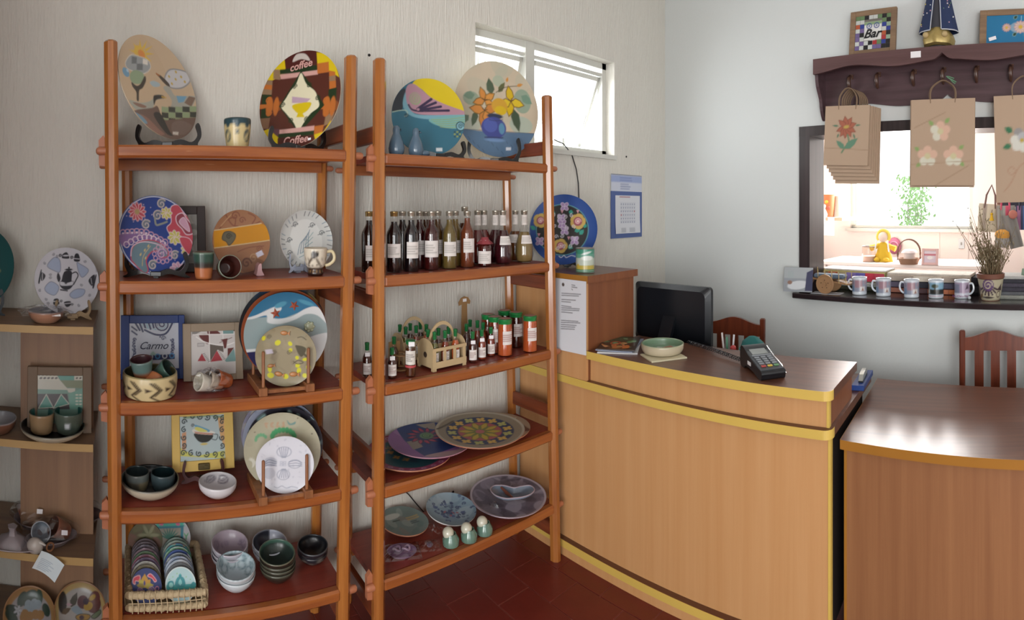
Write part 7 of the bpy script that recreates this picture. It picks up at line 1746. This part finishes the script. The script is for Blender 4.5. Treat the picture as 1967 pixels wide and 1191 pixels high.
mk('twigs', m1, pm('dry_twig', '#6f5f46', .85, var=.3, vscale=20), pt, kind='stuff')
mk('dry_buds', m2, pm('dry_bud', '#8a8066', .9, var=.3, vscale=40), pt, kind='stuff')
mk('glass_marble', MB().ball((0, 0, .009), .009, n=12), pm('clear_marble', '#b9c0c6', .05, coat=.5), None, sW(1862, -.05), label='tiny clear marble on the serving counter beside the mauve mug', cat='marble')
mk('green_card', B(-.09, .09, 0, .004, 0, .16), pm('sage_card', '#7f9484', .6), None, sW(1985, -.06, -24) @ RX(-16), label='sage green card leaning at the picture edge beside the grey throw', cat='card')

# ================================================================== the room beyond
def far(px, off, zz, spin=0): return WM(WP(sat(px, -off), -off, zz)) @ RZ(spin)
FZ = 1.075
ft = thing('display_table', 'pale long table under the window of the room beyond', 'table', far(1745, 1.9, 0))
mk('table_top', B(-.75, .75, -.28, .28, FZ - .03, FZ, b=.004), PINK, ft)
for sx in (-1, 1):
    for sy in (-1, 1): mk('leg', B(sx * .70 - .02, sx * .70 + .02, sy * .24 - .02, sy * .24 + .02, 0, FZ - .03), PINK, ft)
def D(px, py, off): r = wall_r(px, -off); return HC + (H0 - py) / F * r
dl = thing('rag_doll', 'yellow rag doll with yellow hood sitting on the table of the room beyond', 'doll', far(1697, 1.78, FZ)); YE = pm('yellow_cloth', '#b9971f', .85); YL = pm('pale_yellow_cloth', '#c9b24c', .85)
mk('dress', MB().lathe([(0, 0), (.085, 0), (.075, .04), (.055, .09), (.045, .15), (.02, .17), (0, .17)], 20, Matrix.Diagonal((1, .6, 1, 1)), wob=lambda a: 1 + .06 * sin(6 * a)), YE, dl)
mk('head', MB().ball((0, -.005, .215), .045, .04, .046), pm('doll_skin', '#cdb9ac', .8), dl)
mk('hood', MB().tube([(.052 * cos(a), 0, .215 + .058 * sin(a)) for a in [R_(-30) + k * R_(240) / 14 for k in range(15)]], .016, 8), YL, dl)
for sx in (-1, 1):
    mk('sleeve', MB().tube([(sx * .035, 0, .145), (sx * .085, -.01, .125), (sx * .115, -.01, .115)], [.02, .024, .028], 8), YE, dl)
    mk('foot', MB().ball((sx * .04, -.05, .02), .03, .035, .022, 12), YE, dl)
    mk('ribbon', MB().tube([(sx * .05, -.035, .19), (sx * .06, -.045, .12), (sx * .065, -.045, .09)], .007, 6), pm('white_ribbon_cloth', '#cfcfd2', .7), dl)
JARG = glass('pinkish_jar_glass', (.9, .84, .8), .08, .05)
jr = thing('glass_jar', 'pinkish glass jar with dark rim beside the rag doll', 'jar', far(1669, 1.74, FZ))
mk('jar_body', MB().lathe([(0, 0), (.055, 0), (.06, .01), (.06, .125), (.054, .132)], 24), JARG, jr); mk('jar_rim', MB().tube([(.055 * cos(a), .055 * sin(a), .133) for a in [k * pi / 12 for k in range(24)]], .004, 6, True), pm('dark_rim_metal', '#6a5a54', .5), jr)
mk('jar_contents', MB().lathe([(0, .004), (.055, .004), (.055, .05), (0, .056)], 20), pm('jar_candy', '#c2a596', .7), jr)
bk = thing('handled_basket', 'small basket with a tall twisted handle holding a lidded jar, in the room beyond', 'basket', far(1746, 1.66, FZ))
mk('basket_body', MB().lathe([(0, 0), (.075, 0), (.095, .05), (.090, .05), (.07, .006), (0, .006)], 28), pm('basket_weave', '#8a6a54', .8, bump=.5, bscale=120), bk)
P = [(-.098 + 0, 0, .03)] + [(-.098 * cos(a), 0, .10 + .105 * sin(a)) for a in [k * pi / 14 for k in range(15)]] + [(.098, 0, .03)]
for ph in (0, pi):
    Q = []
    for i in range(len(P) - 1):
        for j in range(6):
            t = j / 6; q = Vector(P[i]).lerp(Vector(P[i + 1]), t); an = (i * 6 + j) * .8 + ph; Q.append(q + Vector((.004 * cos(an), .004 * sin(an), .003 * cos(an))))
    mk('handle', MB().tube(Q, .0042, 6), pm('basket_handle', '#6a4a3c', .8), bk)
jr = thing('lidded_jar', 'pale jar with scalloped cloth lid standing inside the handled basket', 'jar', far(1747, 1.66, FZ + .0065))
mk('jar_body', MB().lathe([(0, 0), (.045, 0), (.05, .01), (.05, .09), (.04, .10), (0, .10)], 24), pm('frosted_jar', '#bfb5b2', .3), jr)
mk('cloth_lid', MB().lathe([(.066, .088), (.058, .102), (.045, .112), (0, .118)], 28, wob=lambda a: 1 + .06 * sin(9 * a)), pm('lid_cloth', '#c9bcbc', .8), jr)
picture('small pink framed cup picture standing on the table in the room beyond', 'picture', far(1786, 1.62, FZ) @ RX(-8), .14, .135, .02, pm('pale_pink_frame', '#bf9c98', .6), lambda c: c.rect(-2, 2, -2, 2, '#b5a4b0').rect(-2, 2, .2, .5, '#a85a64').rect(-2, 2, .55, 1, '#c0b0b8').ell(0, -.15, .5, .3, 0, '#c9c2c0').circ(.55, -.1, .16, '#c9c2c0', .07), '#b5a4b0', nx=40)
pk = thing('pink_rose_ornament', 'round pink cloth rose hung on the wall above the handled basket', 'ornament', WM(WP(sat(1718, -D2 + .03), -D2 + .03, D(1718, 472, D2 - .03))))
mk('rose_disc', MB().ball((0, 0, 0), .075, .03, .085, 16), pm('pink_cloth', '#a8607a', .85), pk)
mk('rose_swirl', MB().tube([(.05 * (1 - t) * cos(t * 11), -.034, .05 * (1 - t) * sin(t * 11)) for t in [k / 30 for k in range(31)]], .005, 6), pm('pink_cloth_pale', '#c08aa0', .85), pk)
# corner shelf with pots and a lace cloth
cs = thing('wall_shelf', 'small wooden wall shelf with an embroidered cloth in the corner of the room beyond', 'shelf', WM(WP(sat(1602, -2.25), -2.25, 1.45)))
mk('shelf_board', B(-.14, .15, -.14, .30, -.03, 0), pm('pale_shelf_wood', '#b09a80', .6), cs)
prect('lace_cloth', 30, 20, .22, .18, lambda c: c.rect(-3, 3, -3, 3, '#cfd2d4').blobs(3, 6, .1, .25, ['#a8c0c4', '#b8c4b0'], .8, .6, .7), '#cfd2d4', MATTE, cs, T(-.04, -.146, -.085), lambda x, q: .008 * np.sin(x * 60))
mk('cloth_top', B(-.15, .07, -.145, .05, .0005, .0025), pm('white_cloth', '#cfd2d4', .8), cs)
tp = thing('tall_clay_pot', 'tall orange clay pot with flowers in relief on the small wall shelf', 'pot', WM(WP(sat(1591, -2.20), -2.20, 1.4528)))
mk('pot_body', MB().lathe([(0, 0), (.055, 0), (.06, .02), (.07, .21), (.076, .22), (.072, .222), (.06, .2), (0, .19)], 24), pm('orange_clay', '#b5683c', .6), tp)
for k, (x, q) in enumerate(((.01, .15), (-.02, .08), (.03, .09))): mk('relief_flower', MB().ball((x, -.062, q), .02, .01, .02, 10), pm('relief_%d' % k, ('#c09a2c', '#b0604c', '#a8503c')[k], .6), tp)
fg = thing('white_figurine', 'small white figurine with red spots in front of the orange clay pot', 'figurine', WM(WP(sat(1583, -2.13), -2.13, 1.4528)))
mk('figure_body', MB().lathe([(0, 0), (.03, 0), (.034, .03), (.02, .07), (.014, .085), (.02, .10), (.018, .12), (0, .13)], 18), pm('white_spot_glaze', '#cfc8c4', .4), fg)
for k in range(5): mk('red_spot', MB().ball((.028 * sin(k * .7 - 1.4), -.028 * cos(k * .7 - 1.4), .02 + .012 * (k % 3)), .005, n=8), pm('red_spot_paint', '#a84a44', .5), fg)
bo = thing('bell_pot', 'pale flared pot standing on the small wall shelf near the window', 'pot', WM(WP(sat(1609, -2.25), -2.25, 1.4505)))
mk('pot_body', MB().lathe([(0, 0), (.05, 0), (.048, .02), (.03, .20), (.026, .21), (0, .21)], 20), pm('pale_clay', '#b9a596', .6), bo)
# power socket on the far wall
ps = thing('power_socket', 'white wall power socket under the window of the room beyond', 'socket', WM(WP(sat(1847, -D2), -D2, D(1847, 468, D2))))
mk('cover_plate', B(-.03, .03, -.009, 0, -.05, .05, b=.003), pm('socket_white', '#c5cacc', .4), ps); mk('outlet', B(-.008, .008, -.012, -.009, -.014, .014, b=.002), pm('socket_grey', '#8a8c88', .4), ps)
# display rail with hanging cloth bags at the right
rk = thing('display_rail', 'brown wooden wall rail holding cloth bags in the room beyond', 'rail', WM(WP(sat(1930, -1.1), -1.1, 0)))
BRN = wood('rail_brown', '#5a3a30', '#7a5448', 'z', .5)
mk('upright', B(-.055, -.03, -.012, .012, 0, 1.70, b=.002), BRN, rk); mk('upright', B(.42, .445, -.012, .012, 0, 1.70, b=.002), BRN, rk)
mk('rail', B(-.055, .445, -.015, .015, 1.65, 1.70, b=.002), BRN, rk)
mk('panel', B(-.03, .42, .004, .010, 1.55, 1.65), pm('navy_panel', '#2a2c3a', .6), rk)
for sx in (-.042, .432): mk('foot', B(sx - .02, sx + .02, -.14, .14, 0, .03), BRN, rk)
def tote(label, px, py, off, w, h, cols, strap, extra=None, rot=0):
    M = WM(WP(sat(px, -off), -off, D(px, py, off))) @ RY(rot); root = thing('cloth_bag', label, 'bag', M, 'cloth bags on the rail'); n = 16
    def f(c):
        c.rect(-9, 9, -9, 9, cols[0])
        if len(cols) > 1:
            for i, cc in enumerate(cols[1:]): c.rect(-1 + i * .5, -.7 + i * .5, -1, 1, cc)
    prect('bag_front', 30, 30, w, h, f, cols[0], MATTE, root, T(0, -.02, -h / 2), lambda x, q: -.015 * np.cos(x / w * pi) * np.cos(q / h * pi * .8))
    prect('bag_back', 12, 12, w, h, None, cols[0], MATTE, root, T(0, .02, -h / 2) @ RZ(180), lambda x, q: -.015 * np.cos(x / w * pi) * np.cos(q / h * pi * .8))
    m = MB()
    for sx in (-1, 1): m.box(sx * w / 2 - .001, sx * w / 2 + .001, -.022, .022, -h, 0)
    m.box(-w / 2, w / 2, -.022, .022, -h, -h + .002); mk('gusset', m, pm('gusset_' + cols[0][1:], cols[0], .9), root)
    mk('strap', MB().tube([(-w * .25, -.022, -.03), (-w * .2, -.02, .06), (0, -.01, .13), (w * .2, -.02, .06), (w * .25, -.022, -.03)], .007, 6), pm('strap_' + strap[1:], strap, .8), root)
    return root
tote('cream and grey cloth bag with a yellow tassel hanging on the rail', 1903, 392, 1.0, .15, .19, ['#b9ad98', '#c2b8a6', '#8f8276'], '#6a5048', rot=4)
tote('striped grey bag with bright pink straps hanging on the rail', 1932, 395, .95, .12, .17, ['#8d8a84', '#c04a62', '#77746e', '#c04a62'], '#c04a62', rot=-2)
tote('floral navy bag at the picture edge on the rail', 1966, 395, .9, .10, .16, ['#2c3450', '#5a7a50', '#8a5a78', '#3f5a8a'], '#25283a')
ts = thing('yellow_tassel', 'small yellow tassel hanging in front of the cream cloth bag', 'tassel', WM(WP(sat(1905, -.955), -.955, D(1905, 424, .955))))
mk('tassel_head', MB().ball((0, 0, .045), .010, n=10), pm('tassel_yellow', '#c29a24', .9), ts); mk('tassel_skirt', MB().lathe([(.006, .04), (.016, .0), (0, .0)], 14), pm('tassel_yellow', '#c29a24'), ts); mk('tassel_cord', MB().tube([(0, 0, .05), (.004, 0, .075)], .002, 5), pm('strap_6a5048', '#6a5048'), ts)
yc = thing('knit_hat', 'grey knitted hat with an orange top hanging below the striped bag', 'hat', WM(WP(sat(1925, -.82), -.82, D(1925, 475, .82))))
mk('hat_crown', MB().lathe([(.045, 0), (.05, .03), (.045, .06)], 20), pm('grey_knit', '#8d8a88', .95, bump=.6, bscale=150), yc); mk('hat_band', MB().lathe([(.045, .06), (.05, .075), (.045, .10), (.02, .115), (0, .117)], 20), pm('orange_knit', '#c08a3c', .95, bump=.6, bscale=150), yc)
gs = thing('grey_scarf', 'grey woven scarf hanging beside the knitted hat', 'scarf', WM(WP(sat(1946, -.84), -.84, D(1946, 412, .84))))
prect('scarf_cloth', 12, 24, .09, .22, None, '#74706c', MATTE, gs, T(0, 0, -.11) @ RY(-14), lambda x, q: .008 * np.sin(x * 120)); mk('scarf_knot', MB().ball((.0, -.005, .0), .03, .014, .03, 12), pm('dull_coral_cloth', '#a8685c', .9), gs)
# ================================================================== wares on the pale shelf unit at the left
z = ZU[0]; C = (0, 420, 5.414)
q = onY(-52, 512, 1.90)
plate('large dark teal plate cut off by the picture edge on the pale unit', frame(q, (-.05, -.96, .26)), .155, lambda c: c.rect(-2, 2, -2, 2, '#124a4c').blobs(6, 8, .04, .12, ['#8a9468', '#a8a87a', '#5f7f6a'], .9, .3), '#124a4c', 70, pm('deep_teal_rim', '#0f3f42', .3), .006, 4)
easel('dark stand under the teal plate at the picture edge', at(-40, 1.86, z), 0, .16, .10, pm('dark_slate_stand', '#232a30', .4))
M, rad = ppose(66, 190, 475, 603, 1.875, 6, 1)
def a_teapot(A):
    W, K_ = '#bdbdc4', '#22232c'; A.cv.circ(0, 0, 1.2, W)
    for P in ([(490, 490), (560, 405), (620, 430), (625, 550), (560, 540)], [(800, 460), (830, 470), (920, 535), (860, 610), (820, 560)], [(465, 720), (530, 655), (612, 710), (570, 795), (490, 770)], [(725, 790), (790, 735), (880, 740), (860, 800), (770, 830)]): A.blob(P, '#98a4bc', '#7f8494', 8)
    A.blob([(640, 640), (655, 580), (680, 545), (745, 550), (745, 645), (760, 690), (720, 735), (660, 735), (620, 690)], K_).blob([(625, 655), (700, 665), (760, 650), (755, 690), (690, 700), (630, 695)], W, K_, 4)
    A.ell(715, 530, 42, 12, 0, K_).circ(718, 510, 10, K_).line([(630, 740), (700, 750)], 14, K_).curve([(750, 570), (790, 555), (812, 590), (790, 640), (765, 685)], 12, K_).blob([(605, 560), (590, 610), (610, 660), (630, 620)], K_).petals(685, 668, 16, 6, K_)
    A.blob([(645, 410), (650, 370), (690, 350), (715, 385), (715, 415)], K_).ell(685, 385, 36, 8, 0, W).blob([(770, 440), (780, 370), (815, 370), (830, 440)], K_).line([(770, 415), (826, 420)], 8, W).spiral(625, 385, 18, K_, 8).spiral(745, 405, 18, K_, 8)
    A.blob([(395, 660), (420, 540), (432, 545), (410, 670)], K_).blob([(425, 640), (430, 560), (472, 590), (450, 640)], K_).line([(440, 570), (440, 640)], 6, W).blob([(960, 710), (990, 590), (1000, 600), (975, 720)], K_).blob([(920, 650), (950, 600), (985, 590), (960, 700)], K_).line([(945, 620), (955, 680)], 5, W)
    A.blob([(555, 895), (560, 840), (605, 835), (615, 890)], K_).line([(555, 862), (612, 860)], 10, W).blob([(665, 870), (730, 860), (735, 900), (690, 920)], K_).line([(668, 886), (735, 880)], 8, W).spiral(635, 860, 15, K_, 6).spiral(750, 895, 14, K_, 5)
    for x, y in ((465, 465), (555, 370), (525, 580), (525, 612), (412, 750), (480, 840), (500, 880), (850, 690), (885, 445), (930, 795), (820, 905), (590, 390)): A.spiral(x, y, 16, '#4a4b56', 4, 1.5, x)
    A.curve([(850, 345), (900, 370), (935, 410)], 5, '#6a6b78').curve([(950, 440), (985, 490), (1000, 560)], 6, '#6a6b78')
plate('white plate with a black coffee pot and pale blue stones on the pale shelf unit', M, rad, a_teapot, '#bdbdc4', 120, WHITEG, .006, 5, crop=C)
easel('pale wooden stand under the coffee pot plate', at(140, 1.84, z), 4, .11, .07, pm('pale_stand_wood', '#8d7658', .6))
p = at(88, 1.79, z)
pot('clay_bowl', 'terracotta bowl with grey inside wrapped in clear film on the pale unit', 'bowl', T(p), pprof(.036, .060, .040, .004, .006), lambda c: c.rect(-3, 3, -2, 1.0, '#a87e66').rect(-3, 3, .98, 9, '#77767e'), '#a87e66', 48, 30)
mk('plastic_wrap', wrap_mesh(.088, .055, .020, 61, 10, .22), WRAP, None, T(p + Vector((-.004, 0, .034))), label='clear film stretched over the terracotta bowl on the pale unit', cat='wrap')
# second shelf
z = ZU[1]; C = (0, 400, 2.979)
GRF = pm('olive_brown_frame', '#6a5745', .6, var=.08, vscale=10)
MF = lean_at(114, 1.815, z, 5, 4)
def a_gm(A):
    W, GN, DK, OL = '#a8a69a', '#3f7468', '#3a3436', '#6a7258'
    A.cv.rect(-3, 3, -3, 3, '#5f7a70'); A.poly([(210, 900), (300, 900), (345, 985), (210, 985)], '#b3b0a2')
    for i in range(6):
        for j in range(4): A.ell(225 + i * 22 + (j % 2) * 9, 912 + j * 20, 9, 6, 20, '#4a4444')
    A.poly([(290, 900), (425, 900), (425, 985), (345, 985)], '#4f857a').poly([(425, 900), (472, 900), (472, 985), (425, 985)], '#b0ada0')
    for i in range(2):
        for j in range(4): A.ell(440 + i * 20, 912 + j * 20, 7, 5, 20, '#4a4444')
    A.poly([(210, 985), (345, 985), (385, 1030), (430, 1030), (430, 1058), (210, 1035)], W).poly([(345, 985), (472, 985), (472, 1030), (380, 1025)], OL).poly([(210, 1035), (385, 1040), (395, 1062), (210, 1062)], '#5f8074')
    A.poly([(210, 1062), (385, 1062), (400, 1150), (210, 1150)], DK).poly([(220, 1145), (265, 1065), (305, 1140)], GN, W, 4).poly([(305, 1145), (350, 1065), (395, 1120)], GN, W, 4).poly([(395, 1060), (472, 1030), (472, 1150), (400, 1150)], '#5f8a7c')
    for i in range(2):
        for j in range(4): A.ell(440 + i * 20, 1068 + j * 18, 8, 4, 0, '#b5b2a4')
picture('olive-brown framed green abstract tile on the second level of the pale unit', 'picture', MF, pxm(114, 1.815, 124), .215, (.034, .03, .03, .028), GRF, a_gm, '#5f7a70', C, nx=80)
p = at(101, 1.785, z)
pot('serving_bowl', 'wide cream dish with a dark inside holding two cups on the pale unit', 'bowl', T(p), pprof(.062, .108, .036, .005, .012), lambda c: c.rect(-3, 3, -2, 1.0, '#aaa28e').rect(-3, 3, .96, 9, '#1e1d1e'), '#aaa28e', 72, 34)
cupp('tan cup with teal inside standing in the wide cream dish', T(p + Vector((-.036, -.006, .014))), .036, .043, .066, ('#8d7355', '#8a7256', '#2c5450', .9))
def a_gp2(c): c.rect(-3, 3, -2, 1.05, '#4c564c').blobs(5, 30, .05, .2, ['#5a6458', '#3a443e'], 2, 1, .6).rect(-3, 3, 1.0, 9, '#134844').rect(-.1, .12, .35, .6, '#c5c8cc')
pot('small_cup', 'grey-green cup with a white price tag standing in the wide cream dish', 'cup', T(p + Vector((.052, .004, .014))), pprof(.036, .047, .070, .004, .003), a_gp2, '#4c564c')
p = at(-4, 1.79, z)
pot('wavy_bowl', 'brown bowl with pale wavy rim at the picture edge of the pale unit', 'bowl', T(p), pprof(.04, .065, .045, .004, .006), lambda c: c.rect(-3, 3, -2, 1.0, '#6a4838').rect(-3, 3, .97, 9, '#85858a').circ(0, 1.7, .5, '#6a6a70'), '#6a4838', wob=lambda a, t: 1 + .06 * np.sin(3 * a) * np.clip(t, 0, 1))
# third shelf: film-wrapped tea sets
z = ZU[2]
def oval_tray(label, px, py, a, b, h, mat, spin, zc=None):
    p = onZ(px, py, z + .002); root = thing('oval_saucer', label, 'saucer', T(p) @ RZ(spin), 'oval saucers with cups in film')
    m = MB().lathe([(0, 0), (.6, 0), (.95, h), (1, h + .002), (.97, h + .004), (.6, .005), (0, .005)], 40, Matrix.Diagonal((a, b, 1, 1)))
    mk('saucer_body', m, mat, root); return p
GRS = pm('grey_lilac_glaze', '#6f666a', .3, coat=.3)
CG = 'film-wrapped cups on the pale unit'
def wcup(label, px, py, dz, yaw, tilt, cols, rb=.024, rt=.034, h=.06):
    p = onZ(px, py, z + .003) + Vector((0, 0, dz)); cupp(label, T(p) @ RZ(yaw) @ RX(tilt) @ T(0, 0, -h / 2), rb, rt, h, cols, CG)
oval_tray('grey saucer at the back by the uprights, holding a terracotta cup', 66, 1010, .075, .055, .022, GRS, -12)
oval_tray('grey oval saucer nearest the bookcase post, holding a tilted cup', 152, 1005, .085, .055, .026, GRS, 18)
oval_tray('front oval saucer with a rope-tied tag, holding two cups', 98, 1044, .09, .048, .022, GRS, 24)
oval_tray('long flat saucer at the picture edge with a film knot', 14, 1052, .11, .04, .010, pm('pale_lilac_glaze', '#8d8284', .3), 0)
wcup('terracotta cup tilted on the back grey saucer', 52, 1004, .036, 30, -35, ('#8a5440', '#8f8684', '#6a5a54', .7))
wcup('pale wrapped cup beside the terracotta one on the back saucer', 86, 1003, .034, -20, 60, ('#8f8888', '#8f8888', '#6a6a6e', .5))
wcup('brown clay cup lying on the saucer nearest the post', 132, 1000, .036, 30, 40, ('#6f4636', '#8a817e', '#5a4a44', .7))
wcup('cup with pale blue-grey inside facing forward, on the saucer nearest the post', 149, 1003, .040, 5, 72, ('#857c7c', '#8f8a8c', '#8d98a2', .4))
wcup('cup with pale grey inside facing forward, on the front saucer', 81, 1040, .036, 0, 70, ('#857c7c', '#8f8a8c', '#878f98', .4))
wcup('terracotta cup with a price tag lying on the front saucer', 116, 1036, .034, -60, 60, ('#80503e', '#80503e', '#5a3a30', .9))
for k, (px, py, w_, lab) in enumerate(((66, 1005, .085, 'clear film around the back saucer set'), (150, 1000, .095, 'clear film around the saucer set nearest the post'), (98, 1038, .10, 'clear film around the front saucer set'))):
    mk('plastic_wrap', wrap_mesh(w_, .06, .036, 70 + k, 9, .10), WRAP, None, T(onZ(px, py, z) + Vector((0, 0, .038))), label=lab + ' on the pale unit', cat='wrap')
for px, py, dz in ((79, 985, .075), (126, 1012, .05)): mk('price_tag', B(-.010, .010, -.0005, .0005, -.007, .007), TAGW, None, T(onZ(px, py + 30, z) + Vector((0, -.03, dz))) @ RX(-25) @ RZ(10), label='small price tag on the ' + ('back' if px < 100 else 'front') + ' film-wrapped set of the pale unit', cat='tag')
p = onZ(24, 1046, z)
mk('film_knot', MB().lathe([(0, .0), (.05, .004), (.042, .02), (.014, .034), (.010, .05), (.016, .062), (0, .063)], 16, wob=lambda a: 1 + .12 * sin(5 * a)), pm('milky_film', '#8f868a', .35), None, T(p), label='gathered knot of milky film on the long flat saucer', cat='film')
p = onZ(66, 1066, z)
mk('film_knot', MB().ball((0, 0, .02), .028, .02, .026, 14).tube([(0, 0, .03), (.02, -.005, .035), (.035, -.008, .03)], [.012, .006, .003], 8), pm('milky_film2', '#a89f98', .35), None, T(p + Vector((0, .015, 0))), label='crumpled film bow tied at the front oval saucer', cat='film')
# paper tag hanging over the shelf edge
pt_ = onY(97, 1077, 1.722)
tg = thing('paper_tag', 'white printed paper tag hanging over the edge of the pale unit on brown raffia', 'tag', T(pt_) @ RY(28))
prect('tag_sheet', 40, 40, .082, .066, lambda c: c.text_rows(7, -.9, .9, -.85, .35, 7, '#5f7f9a', .035), '#c9d4d8', MATTE, tg, T(0, -.004, -.012), lambda x, q: -.02 * (x / .04) ** 2 * .5)
mk('raffia_loop', MB().tube([(-.022 + .010 * cos(a), -.003, .040 + .014 * sin(a)) for a in [k * pi / 8 for k in range(16)]], .003, 6, True), pm('brown_raffia', '#6a4426', .8), tg)
# bottom shelf: two painted bowls tipped towards the room
z = ZU[3]; C = (0, 920, 4.396)
def tip_bowl(label, px, py, rad, art, bg, tilt):
    p = onR(px, py, 1.80); M = T(p) @ RZ(2) @ RX(tilt)
    o = mk('painted_bowl', MB().lathe([(0, -.05), (rad * .6, -.05), (rad * .95, -.015), (rad, 0), (rad * .995, .003), (rad * .95, .0)], 48), pm('bowl_tan_glaze', '#8a6644', .4), None, M, label=label, cat='bowl', group='tipped painted bowls')
    A = Art(M @ T(0, 0, -.022), rad * .97, False, C)
    pdisc('painted_inside', 84, rad * .97, lambda q: -.022 + .022 * q ** 5, lambda cv: art(A.on(cv)), bg, GLAZE, o)
    mk('bowl_foot', MB().lathe([(0, -.075), (rad * .45, -.075), (rad * .5, -.05), (0, -.05)], 32), pm('bowl_tan_glaze', '#8a6644'), o)
def a_b1(A):
    A.cv.circ(0, 0, 1.2, '#8a6a44').cv.circ(0, 0, .84, '#827e80')
    for k, (x, y, r, c) in enumerate(((110, 1110, 60, '#22302a'), (250, 1010, 80, '#26382e'), (190, 1020, 60, '#2c3c34'), (330, 1010, 55, '#2f4236'), (390, 1110, 50, '#24352c'), (100, 1170, 60, '#26352c'))): A.ell(x, y, r, r * .6, 30 * k, c)
    for x, y in ((240, 1060), (280, 1085), (320, 1060), (230, 1100), (290, 1050)): A.circ(x, y, 32, '#74828c', None, .9)
    for x, y in ((210, 1140), (300, 1145), (340, 1150), (250, 1160), (200, 1170)): A.circ(x, y, 34, '#7d5a2c')
    A.petals(150, 1110, 36, 5, '#8f9298')
def a_b2(A):
    A.cv.circ(0, 0, 1.2, '#a08a5c').cv.circ(0, 0, .84, '#8d8884')
    A.ell(530, 1050, 36, 75, 0, '#2a2624').leaf(600, 1080, 110, 50, 65, '#353328', '#1c1b18').leaf(560, 1060, 50, 22, 0, '#9a7f88').leaf(520, 1140, 90, 40, 30, '#4a3a26')
    A.circ(700, 1040, 48, '#4c2a30').circ(790, 1060, 62, '#54302e').circ(800, 1010, 46, '#5c3632').ell(745, 1075, 40, 30, 20, '#96782c').ell(780, 1005, 30, 18, 30, '#96782c').circ(725, 1035, 24, '#2b1a2c')
    A.blob([(600, 1100), (650, 1070), (700, 1130), (660, 1150)], '#74828c').blob([(640, 1160), (690, 1140), (760, 1150), (740, 1190), (660, 1190)], '#8a6a2c', '#2c2620', 5).blob([(770, 1160), (840, 1110), (850, 1140), (800, 1180)], '#5f6a52', '#2c2620', 5).ell(690, 1170, 20, 16, 0, '#3a2430')
tip_bowl('tan rimmed bowl painted with blue and yellow flowers at the foot of the pale unit', 56, 1185, .088, a_b1, '#827e80', 40)
tip_bowl('tan rimmed bowl painted with a maroon pansy beside the bookcase post', 154, 1176, .088, a_b2, '#8d8884', 40)
